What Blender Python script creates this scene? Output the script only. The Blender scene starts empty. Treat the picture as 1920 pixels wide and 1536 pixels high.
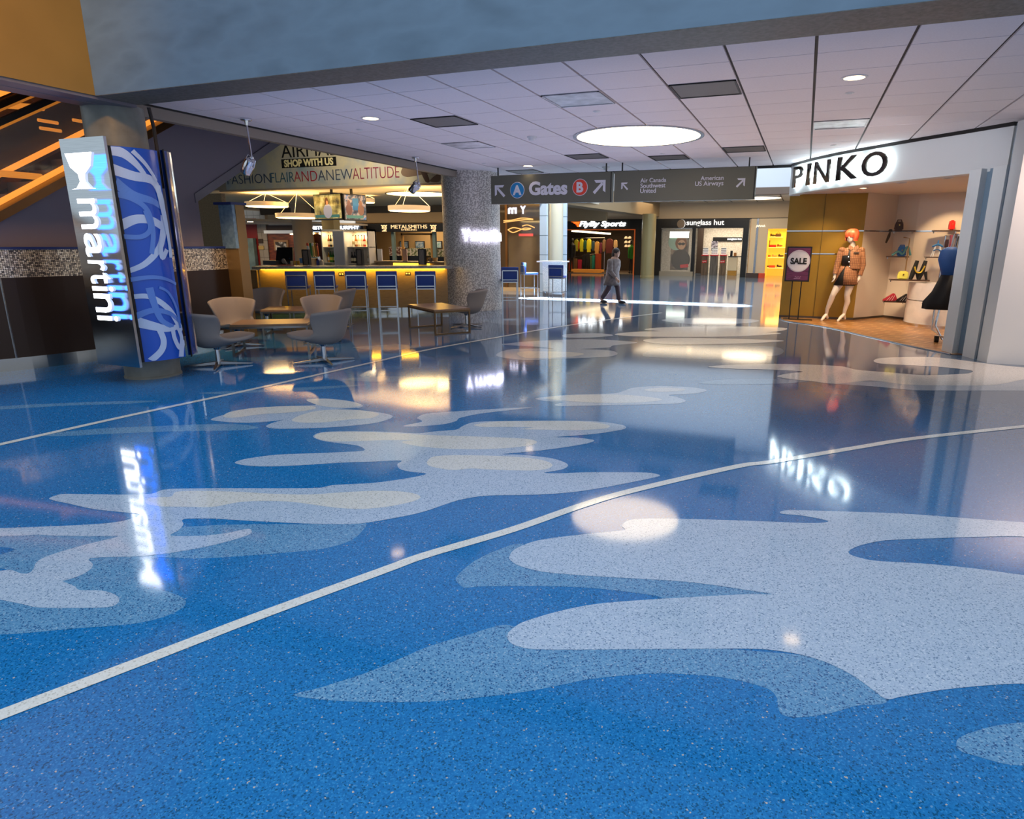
import bpy, bmesh, math, random
from mathutils import Vector, Matrix
random.seed(7)
PI = math.pi
C = bpy.context.scene.collection
SC = bpy.context.scene

# ------------------------------------------------------------------ camera frame (fitted to the photograph's vanishing points)
CX, CY, FPX, EYE = 1036.0, 763.0, 1189.0, 1.6
YA = Vector((1511 - CX, 459 - CY, FPX)).normalized()
DN = Vector((1016 - CX, 5380 - CY, FPX)).normalized()
ZA = -(DN - YA * DN.dot(YA)); ZA.normalize()
XA = YA.cross(ZA)
def ray(px, py):
    d = Vector((px - CX, py - CY, FPX))
    return Vector((XA.dot(d), YA.dot(d), ZA.dot(d)))
def ZP(px, py, z):            # point on the level z seen at a pixel
    d = ray(px, py); t = (z - EYE) / d.z
    return Vector((d.x * t, d.y * t, z))
def FL(px, py): return ZP(px, py, 0.0)
def YP(px, py, y):            # point on the cross plane y seen at a pixel
    d = ray(px, py); t = y / d.y
    return Vector((d.x * t, y, EYE + d.z * t))
def XP(px, py, x):
    d = ray(px, py); t = x / d.x
    return Vector((x, d.y * t, EYE + d.z * t))

# ------------------------------------------------------------------ materials
def lin(h):
    h = h.lstrip('#'); o = []
    for i in (0, 2, 4):
        c = int(h[i:i+2], 16) / 255
        o.append(c / 12.92 if c <= .04045 else ((c + .055) / 1.055) ** 2.4)
    return (o[0], o[1], o[2], 1)
MATS = {}
def mat(name, hexc, rough=.5, metal=0., emit=0., ecol=None, alpha=1., trans=0., spec=None, coat=0.):
    if name in MATS: return MATS[name]
    m = bpy.data.materials.new(name); m.use_nodes = True
    b = m.node_tree.nodes['Principled BSDF']
    c = lin(hexc)
    b.inputs['Base Color'].default_value = c
    b.inputs['Roughness'].default_value = rough
    b.inputs['Metallic'].default_value = metal
    if spec is not None: b.inputs['Specular IOR Level'].default_value = spec
    if coat: b.inputs['Coat Weight'].default_value = coat; b.inputs['Coat Roughness'].default_value = .05
    if emit:
        b.inputs['Emission Color'].default_value = lin(ecol) if ecol else c
        b.inputs['Emission Strength'].default_value = emit
    if trans:
        b.inputs['Transmission Weight'].default_value = trans
    b.inputs['Alpha'].default_value = alpha
    MATS[name] = m
    return m
def nodes_of(m): return m.node_tree.nodes, m.node_tree.links, m.node_tree.nodes['Principled BSDF']
def ramp(N, stops, interp='LINEAR'):
    r = N.new('ShaderNodeValToRGB'); r.color_ramp.interpolation = interp
    e = r.color_ramp.elements
    while len(e) > 1: e.remove(e[-1])
    e[0].position = stops[0][0]; e[0].color = lin(stops[0][1])
    for p, c in stops[1:]:
        k = e.new(p); k.color = lin(c)
    return r
def coords(N, L, scale=(1, 1, 1), rot=(0, 0, 0), kind='Object'):
    t = N.new('ShaderNodeTexCoord'); mp = N.new('ShaderNodeMapping')
    mp.inputs['Scale'].default_value = scale; mp.inputs['Rotation'].default_value = rot
    L.new(t.outputs[kind], mp.inputs['Vector'])
    return mp.outputs['Vector']
def terrazzo(name, stops, rough=.07, scale=150, far=None, amount=.8):
    m = mat(name, '#808080', rough); N, L, b = nodes_of(m)
    v = N.new('ShaderNodeTexVoronoi'); v.inputs['Scale'].default_value = scale
    L.new(coords(N, L), v.inputs['Vector'])
    s = N.new('ShaderNodeSeparateColor'); L.new(v.outputs['Color'], s.inputs['Color'])
    r = ramp(N, stops, 'CONSTANT'); L.new(s.outputs['Red'], r.inputs['Fac'])
    out = r.outputs['Color']
    if far:                        # grey blended into the colour towards the far right, standing in for reflections
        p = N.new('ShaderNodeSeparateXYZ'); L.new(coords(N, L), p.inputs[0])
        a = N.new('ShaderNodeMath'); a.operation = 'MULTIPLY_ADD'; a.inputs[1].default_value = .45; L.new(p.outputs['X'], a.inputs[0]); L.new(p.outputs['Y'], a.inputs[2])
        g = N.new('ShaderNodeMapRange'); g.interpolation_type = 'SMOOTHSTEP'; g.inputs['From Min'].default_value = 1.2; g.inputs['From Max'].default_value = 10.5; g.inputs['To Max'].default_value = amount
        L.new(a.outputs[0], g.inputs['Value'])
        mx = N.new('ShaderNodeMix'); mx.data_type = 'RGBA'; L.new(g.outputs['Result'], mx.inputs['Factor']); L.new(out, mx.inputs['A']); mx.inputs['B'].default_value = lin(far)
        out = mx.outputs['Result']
    L.new(out, b.inputs['Base Color'])
    return m
def noisy(name, stops, scale=5., rough=.5, metal=0., stretch=(1, 1, 1), detail=4., bump=0., interp='LINEAR'):
    m = mat(name, stops[0][1], rough, metal); N, L, b = nodes_of(m)
    n = N.new('ShaderNodeTexNoise'); n.inputs['Scale'].default_value = scale; n.inputs['Detail'].default_value = detail
    L.new(coords(N, L, stretch), n.inputs['Vector'])
    r = ramp(N, stops, interp); L.new(n.outputs['Fac'], r.inputs['Fac'])
    L.new(r.outputs['Color'], b.inputs['Base Color'])
    if bump:
        bp = N.new('ShaderNodeBump'); bp.inputs['Strength'].default_value = bump
        L.new(n.outputs['Fac'], bp.inputs['Height']); L.new(bp.outputs['Normal'], b.inputs['Normal'])
    return m
def cells(name, stops, scale=40., rough=.3, metal=.5, randomness=0., stretch=(1, 1, 1)):
    m = mat(name, stops[0][1], rough, metal); N, L, b = nodes_of(m)
    v = N.new('ShaderNodeTexVoronoi'); v.inputs['Scale'].default_value = scale; v.inputs['Randomness'].default_value = randomness
    L.new(coords(N, L, stretch), v.inputs['Vector'])
    s = N.new('ShaderNodeSeparateColor'); L.new(v.outputs['Color'], s.inputs['Color'])
    r = ramp(N, stops); L.new(s.outputs['Red'], r.inputs['Fac'])
    d = ramp(N, [(0, '#ffffff'), (.42, '#ffffff'), (.55, '#202020')])
    L.new(v.outputs['Distance'], d.inputs['Fac'])
    mx = N.new('ShaderNodeMix'); mx.data_type = 'RGBA'; mx.blend_type = 'MULTIPLY'; mx.inputs['Factor'].default_value = 1
    L.new(r.outputs['Color'], mx.inputs['A']); L.new(d.outputs['Color'], mx.inputs['B'])
    L.new(mx.outputs['Result'], b.inputs['Base Color'])
    return m
def bricks(name, c1, c2, mortar, w, h, msize=.01, rough=.5, rot=(0, 0, 0), metal=0., offset=.5):
    m = mat(name, c1, rough, metal); N, L, b = nodes_of(m)
    t = N.new('ShaderNodeTexBrick'); t.offset = offset
    t.inputs['Color1'].default_value = lin(c1); t.inputs['Color2'].default_value = lin(c2); t.inputs['Mortar'].default_value = lin(mortar)
    t.inputs['Scale'].default_value = 1; t.inputs['Mortar Size'].default_value = msize
    t.inputs['Brick Width'].default_value = w; t.inputs['Row Height'].default_value = h
    L.new(coords(N, L, rot=rot), t.inputs['Vector']); L.new(t.outputs['Color'], b.inputs['Base Color'])
    return m

# ------------------------------------------------------------------ mesh building
class MB:
    def __init__(s): s.bm = bmesh.new()
    def _f(s, vs, mi=0):
        try:
            f = s.bm.faces.new(vs); f.material_index = mi; return f
        except ValueError: return None
    def box(s, a, b, mi=0, bev=0., M=None):
        x0, y0, z0 = a; x1, y1, z1 = b
        x0, x1 = sorted((x0, x1)); y0, y1 = sorted((y0, y1)); z0, z1 = sorted((z0, z1))
        co = [(x0,y0,z0),(x1,y0,z0),(x1,y1,z0),(x0,y1,z0),(x0,y0,z1),(x1,y0,z1),(x1,y1,z1),(x0,y1,z1)]
        v = [s.bm.verts.new(M @ Vector(c) if M else c) for c in co]
        fs = [s._f([v[i] for i in q], mi) for q in ((3,2,1,0),(4,5,6,7),(0,1,5,4),(1,2,6,5),(2,3,7,6),(3,0,4,7))]
        if bev:
            es = list({e for f in fs for e in f.edges})
            r = bmesh.ops.bevel(s.bm, geom=es, offset=bev, segments=2, affect='EDGES', profile=.6)
            for f in r['faces']: f.material_index = mi
        return s
    def bar(s, p, q, w, h=None, mi=0, w2=None, h2=None, up=(0, 0, 1)):
        p, q = Vector(p), Vector(q); h = h or w; w2 = w2 or w; h2 = h2 or h
        d = (q - p).normalized(); up = Vector(up)
        if abs(d.dot(up)) > .98: up = Vector((1, 0, 0))
        sd = d.cross(up).normalized(); u = sd.cross(d)
        def ring(c, ww, hh): return [s.bm.verts.new(c + sd * a * ww / 2 + u * b * hh / 2) for a, b in ((-1,-1),(1,-1),(1,1),(-1,1))]
        A, Bq = ring(p, w, h), ring(q, w2, h2)
        s._f(A[::-1], mi); s._f(Bq, mi)
        for i in range(4): s._f([A[i], A[(i+1)%4], Bq[(i+1)%4], Bq[i]], mi)
        return s
    def tube(s, pts, r, n=10, mi=0, cap=True):
        pts = [Vector(p) for p in pts]; rs = r if isinstance(r, (list, tuple)) else [r] * len(pts)
        rings = []; up = None
        for i, p in enumerate(pts):
            d = (pts[min(i+1, len(pts)-1)] - pts[max(i-1, 0)])
            if d.length < 1e-9: d = Vector((0, 0, 1))
            d.normalize()
            if up is None: up = Vector((0, 0, 1)) if abs(d.z) < .95 else Vector((1, 0, 0))
            sd = d.cross(up)
            if sd.length < 1e-4: sd = d.cross(Vector((0, 1, 0)))
            sd.normalize(); u = sd.cross(d).normalized(); up = u
            rings.append([s.bm.verts.new(p + (sd * math.cos(2*PI*k/n) + u * math.sin(2*PI*k/n)) * rs[i]) for k in range(n)])
        for a, b in zip(rings, rings[1:]):
            for k in range(n): s._f([a[k], a[(k+1)%n], b[(k+1)%n], b[k]], mi)
        if cap: s._f(rings[0][::-1], mi); s._f(rings[-1], mi)
        return s
    def lathe(s, c, prof, n=24, mi=0, a0=0., a1=2*PI, sx=1., sy=1.):
        c = Vector(c); full = abs(a1 - a0 - 2*PI) < 1e-6; m = n if full else n + 1
        cols = []
        for k in range(m):
            a = a0 + (a1 - a0) * k / n
            cols.append([s.bm.verts.new(c + Vector((math.cos(a)*r*sx, math.sin(a)*r*sy, z))) for r, z in prof])
        for k in range(n):
            A, Bq = cols[k], cols[(k+1) % m]
            for j in range(len(prof) - 1):
                s._f([A[j], Bq[j], Bq[j+1], A[j+1]], mi)
        if full and Vector(prof[0]) != Vector(prof[-1]):
            if prof[0][0] > 1e-6: s._f([q[0] for q in cols][::-1], mi)
            if prof[-1][0] > 1e-6: s._f([q[-1] for q in cols], mi)
        return s
    def disc(s, c, r, n=32, mi=0, z=(0, 0, 1)):
        M = Vector((0, 0, 1)).rotation_difference(Vector(z)).to_matrix()
        s._f([s.bm.verts.new(Vector(c) + M @ Vector((math.cos(2*PI*k/n)*r, math.sin(2*PI*k/n)*r, 0))) for k in range(n)], mi); return s
    def ell(s, c, r, n=16, m=10, mi=0, M=None):
        c = Vector(c); cols = []
        for k in range(n):
            a = 2*PI*k/n; col = []
            for j in range(1, m):
                t = PI * j / m
                p = Vector((math.sin(t)*math.cos(a)*r[0], math.sin(t)*math.sin(a)*r[1], -math.cos(t)*r[2]))
                col.append(s.bm.verts.new(c + (M @ p if M else p)))
            cols.append(col)
        lo = Vector((0, 0, -r[2])); hi = Vector((0, 0, r[2]))
        lo = s.bm.verts.new(c + (M @ lo if M else lo)); hi = s.bm.verts.new(c + (M @ hi if M else hi))
        for k in range(n):
            A, Bq = cols[k], cols[(k+1) % n]
            s._f([lo, Bq[0], A[0]], mi); s._f([hi, A[-1], Bq[-1]], mi)
            for j in range(m - 2): s._f([A[j], Bq[j], Bq[j+1], A[j+1]], mi)
        return s
    def prism(s, pts, off, mi=0):           # planar outline pts (3-D) pushed along off
        off = Vector(off); A = [s.bm.verts.new(Vector(p)) for p in pts]; Bq = [s.bm.verts.new(Vector(p) + off) for p in pts]
        s._f(A[::-1], mi); s._f(Bq, mi)
        n = len(pts)
        for i in range(n): s._f([A[i], A[(i+1)%n], Bq[(i+1)%n], Bq[i]], mi)
        return s
    def wall(s, path, z0, z1, th=.1, mi=0):  # upright slab along a 2-D path; thickness to the left of travel
        P = [Vector((p[0], p[1])) for p in path]; O = []
        for i, p in enumerate(P):
            d = (P[min(i+1, len(P)-1)] - P[max(i-1, 0)]).normalized()
            O.append(p + Vector((-d.y, d.x)) * th)
        zz0 = z0 if isinstance(z0, (list, tuple)) else [z0] * len(P)
        zz1 = z1 if isinstance(z1, (list, tuple)) else [z1] * len(P)
        R = []
        for i in range(len(P)):
            R.append([s.bm.verts.new((q.x, q.y, z)) for q, z in ((P[i], zz0[i]), (P[i], zz1[i]), (O[i], zz1[i]), (O[i], zz0[i]))])
        for a, b in zip(R, R[1:]):
            for k in range(4): s._f([a[k], b[k], b[(k+1)%4], a[(k+1)%4]], mi)
        s._f(R[0], mi); s._f(R[-1][::-1], mi)
        return s
    def grid(s, rows, mi=0, closed=False):
        V = [[s.bm.verts.new(p) for p in r] for r in rows]
        for a, b in zip(V, V[1:]):
            n = len(a)
            for k in range(n if closed else n - 1): s._f([a[k], a[(k+1)%n], b[(k+1)%n], b[k]], mi)
        return V
    def flat(s, pts, mi=0): s._f([s.bm.verts.new(Vector(p)) for p in pts], mi); return s

WM = {}
def thing(name, label, cat, loc=(0, 0, 0), rotz=0., group=None):
    o = bpy.data.objects.new(name, None); C.objects.link(o); o.empty_display_size = .1
    o.location = loc; o.rotation_euler = (0, 0, rotz)
    WM[o.name] = Matrix.Translation(Vector(loc)) @ Matrix.Rotation(rotz, 4, 'Z')
    o['label'] = label; o['category'] = cat
    if group: o['group'] = group
    return o
def obj(name, mb, mats, parent=None, smooth=False, world=False, label=None, recalc=True):
    """world=True: the mesh was built in room coordinates and is moved into its parent's frame"""
    bm = mb.bm
    if parent is not None:
        P = WM[parent.name]
        if world: bmesh.ops.transform(bm, matrix=P.inverted(), verts=bm.verts)
    if recalc: bmesh.ops.recalc_face_normals(bm, faces=bm.faces)
    me = bpy.data.meshes.new(name)
    if smooth:
        for f in bm.faces: f.smooth = True
    bm.to_mesh(me); bm.free()
    for m in (mats if isinstance(mats, (list, tuple)) else [mats]): me.materials.append(m)
    o = bpy.data.objects.new(name, me); C.objects.link(o)
    if smooth == 'auto':
        me.set_sharp_from_angle(angle=math.radians(35))
    if parent is not None:
        o.parent = parent; WM[o.name] = WM[parent.name]
    else: WM[o.name] = Matrix.Identity(4)
    if label: o['label'] = label
    return o
def struct(name, mb, mats, smooth=False, recalc=True, parent=None):
    o = obj(name, mb, mats, parent=parent, smooth=smooth, recalc=recalc); 
    if parent is None: o['kind'] = 'structure'
    return o
def tag(o, label, cat, group=None):
    o['label'] = label; o['category'] = cat
    if group: o['group'] = group
    return o
def one(name, mb, mats, label, cat, group=None, smooth=False):     # a thing that is one mesh: origin at its base
    xs = [v.co.x for v in mb.bm.verts]; ys = [v.co.y for v in mb.bm.verts]; zs = [v.co.z for v in mb.bm.verts]
    loc = Vector(((min(xs)+max(xs))/2, (min(ys)+max(ys))/2, min(zs)))
    bmesh.ops.translate(mb.bm, verts=mb.bm.verts, vec=-loc)
    o = obj(name, mb, mats, smooth=smooth); o.location = loc; WM[o.name] = Matrix.Translation(loc)
    return tag(o, label, cat, group)
def dup(root, loc, rotz, label=None, group=None):
    r = root.copy(); C.objects.link(r); r.location = loc; r.rotation_euler = (0, 0, rotz)
    if label: r['label'] = label
    if group: r['group'] = group
    WM[r.name] = Matrix.Translation(Vector(loc)) @ Matrix.Rotation(rotz, 4, 'Z')
    for ch in list(root.children):
        c = ch.copy(); C.objects.link(c); c.parent = r
        for g in list(ch.children):
            d = g.copy(); C.objects.link(d); d.parent = c
    return r
def mod(o, kind, **kw):
    m = o.modifiers.new(kind.lower(), kind)
    for k, v in kw.items(): setattr(m, k, v)
    return m
def text_bm(txt, size, ext=.004, offset=0., shear=0., align='CENTER', space=1., fit=None, M=None, bev=0.):
    """lettering as a mesh in the XY plane; fit=(width,height) stretches it to that size about its centre"""
    cu = bpy.data.curves.new('lettering', 'FONT'); cu.body = txt; cu.size = size; cu.extrude = ext; cu.offset = offset
    cu.shear = shear; cu.align_x = align; cu.align_y = 'CENTER'; cu.space_character = space; cu.bevel_depth = bev; cu.resolution_u = 4
    to = bpy.data.objects.new('lettering', cu); C.objects.link(to)
    bpy.context.view_layer.update()
    dg = bpy.context.evaluated_depsgraph_get()
    me = bpy.data.meshes.new_from_object(to.evaluated_get(dg))
    mb = MB(); mb.bm.from_mesh(me)
    bpy.data.objects.remove(to); bpy.data.curves.remove(cu); bpy.data.meshes.remove(me)
    vs = mb.bm.verts
    if fit and len(vs):
        x0 = min(v.co.x for v in vs); x1 = max(v.co.x for v in vs); y0 = min(v.co.y for v in vs); y1 = max(v.co.y for v in vs)
        sx = fit[0] / (x1 - x0) if fit[0] else 1; sy = fit[1] / (y1 - y0) if fit[1] else sx
        if not fit[0]: sx = sy
        for v in vs: v.co.x = (v.co.x - (x0+x1)/2) * sx; v.co.y = (v.co.y - (y0+y1)/2) * sy
    if M is not None: bmesh.ops.transform(mb.bm, matrix=M, verts=vs)
    return mb
def facing(p, n=(0, -1, 0), roll=0.):
    """frame at p whose local XY plane looks along n (upright)"""
    n = Vector(n).normalized(); x = Vector((0, 0, 1)).cross(n).normalized(); y = n.cross(x)
    M = Matrix((x, y, n)).transposed().to_4x4(); M.translation = Vector(p)
    return M @ Matrix.Rotation(roll, 4, 'Z')
def smooth_closed(P, sub=5, t=.45):
    n = len(P); out = []
    for i in range(n):
        p0, p1, p2, p3 = P[i-1], P[i], P[(i+1) % n], P[(i+2) % n]
        m1 = (p2 - p0) * t; m2 = (p3 - p1) * t
        L = (p2 - p1).length
        if m1.length > 1.1*L: m1 *= 1.1*L/m1.length
        if m2.length > 1.1*L: m2 *= 1.1*L/m2.length
        for k in range(sub):
            s = k / sub; s2 = s*s; s3 = s2*s
            out.append(p1*(2*s3-3*s2+1) + m1*(s3-2*s2+s) + p2*(-2*s3+3*s2) + m2*(s3-s2))
    return out
def smooth_open(P, sub=6):
    out = []
    for i in range(len(P)-1):
        p0 = P[max(i-1, 0)]; p1 = P[i]; p2 = P[i+1]; p3 = P[min(i+2, len(P)-1)]
        for k in range(sub):
            s = k/sub; s2 = s*s; s3 = s2*s
            out.append(p1*(2*s3-3*s2+1) + (p2-p0)*.5*(s3-2*s2+s) + p2*(-2*s3+3*s2) + (p3-p1)*.5*(s3-s2))
    out.append(P[-1]); return out
def light(name, kind, loc, energy, col='#ffffff', size=.5, size_y=None, rot=(0, 0, 0), spot=None, blend=.5, spread=None):
    l = bpy.data.lights.new(name, kind); l.energy = energy; l.color = lin(col)[:3]
    if kind == 'AREA':
        l.size = size
        if size_y: l.shape = 'RECTANGLE'; l.size_y = size_y
        if spread: l.spread = spread
    elif kind in ('POINT', 'SPOT'): l.shadow_soft_size = size
    if spot: l.spot_size = spot; l.spot_blend = blend
    o = bpy.data.objects.new(name, l); C.objects.link(o); o.location = loc; o.rotation_euler = rot
    return o
def aim(o, target):
    o.rotation_euler = (Vector(target) - o.location).to_track_quat('-Z', 'Y').to_euler(); return o
# ================================================================== surfaces
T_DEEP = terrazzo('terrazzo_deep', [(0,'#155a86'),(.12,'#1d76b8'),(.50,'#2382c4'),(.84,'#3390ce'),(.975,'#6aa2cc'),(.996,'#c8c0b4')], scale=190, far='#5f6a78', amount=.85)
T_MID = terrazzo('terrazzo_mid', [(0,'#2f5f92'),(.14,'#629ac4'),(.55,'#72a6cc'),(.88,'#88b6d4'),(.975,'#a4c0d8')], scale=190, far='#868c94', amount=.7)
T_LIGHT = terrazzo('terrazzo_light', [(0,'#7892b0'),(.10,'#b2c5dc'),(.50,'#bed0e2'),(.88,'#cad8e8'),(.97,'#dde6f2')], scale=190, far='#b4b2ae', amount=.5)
T_CREAM = terrazzo('terrazzo_cream', [(0,'#bcbcb0'),(.08,'#dededa'),(.50,'#e6e4dc'),(.90,'#eeece6'),(.975,'#b8b8b4')])
T_LINE = terrazzo('terrazzo_line', [(0,'#d6d2c6'),(.1,'#eeebe2'),(.6,'#f4f2ea')])
TILE = noisy('ceiling_tile', [(.3,'#e6dfe2'),(.7,'#ece6e8')], 60, .85)
GROOVE = mat('ceiling_groove', '#17191b', .6)
BEAM = noisy('beam_paint', [(.25,'#637888'),(.5,'#728a9c'),(.75,'#5e7484')], 1.4, .55, stretch=(1, 1, 2.5), bump=.04)
SOFFIT = noisy('beam_soffit', [(.3,'#5c564c'),(.7,'#7a746a')], 30, .5)
TAN = mat('tan_paint', '#a8937a', .6)
GREYTAN = mat('greytan_paint', '#8d8478', .6)
WHITE = mat('white_paint', '#d9dbdd', .5)
WARMWHITE = mat('warm_white_paint', '#e6dccd', .55)
BLACK = mat('black_trim', '#0b0b0c', .4)
CHROME = mat('chrome', '#d8dadd', .12, 1.)
STEEL = noisy('brushed_steel', [(.3,'#9a9ca0'),(.7,'#b8babd')], 3, .26, 1., stretch=(1, 1, 60))
DARKMETAL = mat('dark_panel', '#3a2d26', .34, .6)
PURPLE = mat('plum_paint', '#7f7684', .6)
PURPLED = mat('plum_soffit', '#77717a', .5)
BLUETRIM = mat('blue_trim', '#20306f', .35)
MOSAIC = cells('penny_tiles', [(0,'#5b5654'),(.3,'#a8998a'),(.7,'#e6d6b8'),(1,'#fff6e4')], 48, .3, .55, .12, stretch=(0, 1, 1))
GLASS = mat('clear_glass', '#ffffff', .02, trans=1.)
GLASS.node_tree.nodes['Principled BSDF'].inputs['IOR'].default_value = 1.05
WOODBAR = noisy('bar_wood', [(.3,'#6e5c42'),(.5,'#84704e'),(.7,'#74624a')], 6, .45, stretch=(1, 1, 14))
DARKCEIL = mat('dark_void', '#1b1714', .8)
LAMPW = mat('lamp_white', '#fff4e0', .5, emit=8, ecol='#ffd9a4')
LAMPBIG = mat('lamp_disc', '#fff6e8', .5, emit=4.8, ecol='#ffe4bc')
LAMPWARM = mat('lamp_warm', '#ffe2a8', .5, emit=11, ecol='#ffd68c')

for m_ in (T_DEEP, T_MID, T_LIGHT, T_CREAM, T_LINE):
    m_.node_tree.nodes['Principled BSDF'].inputs['IOR'].default_value = 1.62
# ================================================================== floor with its terrazzo inlay
fb = MB()
fb.flat([(-34, -8, 0), (9, -8, 0), (9, 41, 0), (-34, 41, 0)], 0)
NIN = [0]
def inlay(px, mi, lev, sub=5):
    NIN[0] += 1
    P = smooth_closed([FL(x, y) for x, y in px], sub)
    fb.flat([(p.x, p.y, .0005*lev + .000006*NIN[0]) for p in P], mi)
# far-to-near: mid blue, light blue, cream
inlay([(0,1190),(150,1178),(250,1170),(307,1157),(342,1140),(348,1127),(335,1117),(300,1105),(270,1096),(275,1075),(287,1047),(380,1047),(465,1042),(600,1030),(655,1015),(680,995),(682,980),(600,983),(400,985),(200,1000),(0,1003),(-120,1010),(-150,1100),(-120,1180)], 1, 1)
inlay([(-60,1022),(0,1026),(27,1030),(0,1040),(-60,1045)], 0, 2)
inlay([(-60,1060),(0,1066),(14,1069),(0,1071),(-60,1074)], 0, 2)
BIG1 = [(92,935),(115,927),(150,927),(240,928),(285,926),(305,919),(330,917),(400,916),(480,916),(550,916),(600,915),(625,910),(700,906),(765,897),(800,889),(770,885),(750,880),(745,871),(752,864),(700,866),(640,868),(560,873),(500,875),(460,873),(440,868),(460,861),(520,853),(600,850),(680,846),(683,842),(670,836),(640,832),(605,827),(587,819),(603,811),(655,809),(725,810),(781,813),(819,809),(855,806),(868,799),(889,792),(936,790),(1053,789),(1123,791),(1166,797),(1174,802),(1166,806),(1123,813),(1081,817),(1041,820),(1081,821),(1114,826),(1100,832),(1053,840),(997,847),(941,852),(973,853),(1030,859),(1058,867),(1065,874),(1053,881),(1020,887),(1053,888),(1100,886),(1170,886),(1217,887),(1238,892),(1217,898),(1147,912),(1077,923),(1006,928),(912,930),(866,937),(833,947),(795,960),(750,970),(675,982),(600,983),(525,980),(450,976),(400,973),(345,974),(344,984),(335,995),(320,1005),(380,1005),(425,1000),(465,992),(472,998),(465,1004),(430,1015),(375,1028),(300,1040),(250,1044),(170,1047),(174,1058),(170,1068),(150,1080),(125,1088),(117,1090),(140,1100),(150,1107),(190,1108),(215,1115),(224,1125),(215,1136),(190,1140),(75,1140),(40,1133),(0,1125),(-90,1108),(-90,1072),(0,1071),(20,1069),(40,1076),(55,1075),(63,1067),(68,1055),(85,1045),(130,1030),(180,1017),(210,1010),(222,1006),(180,1006),(100,1005),(70,1003),(40,1005),(0,1006),(-90,1008),(-90,992),(0,991),(150,985),(215,980),(250,972),(262,965),(240,962),(175,955),(130,945),(105,940)]
inlay(BIG1, 2, 3, 4)
for c in ([(280,934),(320,932),(330,923),(370,921),(450,923),(500,926),(575,928),(640,924),(700,921),(750,922),(780,927),(788,934),(770,942),(725,951),(675,955),(625,952),(550,942),(500,940),(450,942),(400,951),(350,951),(300,950),(275,945)],
          [(590,818),(605,812),(655,810),(730,812),(795,816),(860,818),(920,820),(983,823),(1006,828),(1000,834),(960,840),(900,843),(840,842),(790,838),(758,832),(755,828),(775,826),(720,826),(660,828),(622,828),(598,824)],
          [(801,866),(812,857),(850,854),(920,855),(980,858),(1020,864),(1036,872),(1025,880),(990,883),(920,881),(884,879),(850,882),(820,878),(803,873)],
          [(889,797),(930,791),(1050,790),(1110,792),(1142,798),(1135,804),(1080,807),(1010,806),(975,805),(1000,802),(950,801),(905,801)]):
    inlay(c, 3, 4)
inlay([(80,817),(110,811),(200,803),(300,799),(375,796),(450,796),(485,802),(450,807),(330,809),(220,813),(120,818)], 1, 1)
inlay([(0,762),(120,756),(240,752),(300,752),(240,757),(120,761),(0,768),(-80,770)], 1, 1)
inlay([(395,787),(420,778),(467,766),(537,762),(590,760),(584,755),(575,749),(612,748),(655,752),(680,760),(673,765),(641,767),(600,771),(584,776),(528,788),(467,793),(420,791)], 2, 2)
inlay([(499,800),(509,794),(537,786),(561,778),(600,770),(650,768),(706,773),(734,779),(732,785),(701,794),(631,801),(561,804),(514,804)], 2, 3)
inlay([(418,781),(434,772),(481,765),(537,762),(584,762),(592,766),(570,771),(528,775),(491,777),(453,782),(430,784)], 3, 4)
inlay([(575,750),(612,748),(655,753),(678,760),(650,765),(612,763),(590,758)], 3, 4)
inlay([(547,789),(561,780),(594,771),(641,768),(678,770),(710,776),(697,784),(655,787),(612,792),(570,793)], 3, 4)
inlay([(373,737),(480,731),(560,727),(690,721),(600,730),(480,736),(420,739)], 1, 1)
inlay([(640,711),(720,706),(800,708),(860,712),(780,715),(700,716)], 1, 1)
inlay([(755,799),(791,791),(782,784),(800,776),(850,772),(927,767),(1000,764),(950,770),(900,776),(862,784),(855,790),(830,796),(780,800)], 2, 2)
inlay([(1005,747),(1060,741),(1150,738),(1170,733),(1190,727),(1240,724),(1300,727),(1325,732),(1305,738),(1255,741),(1270,745),(1286,752),(1270,757),(1200,759),(1100,761),(1050,762),(1040,759),(1055,754),(1020,752)], 2, 2)
inlay([(1018,747),(1060,742),(1150,740),(1210,744),(1242,750),(1200,755),(1130,756),(1060,752)], 3, 4)
inlay([(1208,731),(1245,727),(1285,730),(1270,734),(1225,735)], 3, 4)
inlay([(1535,717),(1640,715),(1700,720),(1850,720),(1990,700),(2000,735),(1920,733),(1720,732),(1640,725)], 2, 2)
inlay([(1311,718),(1359,712),(1455,711),(1517,715),(1455,720),(1335,721)], 1, 2)
inlay([(1326,688),(1383,684),(1479,683),(1575,687),(1608,694),(1671,699),(1736,704),(1811,701),(1824,697),(1815,694),(1760,688),(1700,685),(1650,682),(1638,677),(1650,672),(1697,670),(1762,671),(1850,682),(1905,688),(2000,696),(1990,708),(1920,712),(1885,719),(1850,723),(1762,723),(1697,721),(1631,714),(1566,720),(1522,715),(1480,711),(1457,706),(1475,701),(1505,697),(1430,693),(1380,692)], 3, 4)
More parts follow.
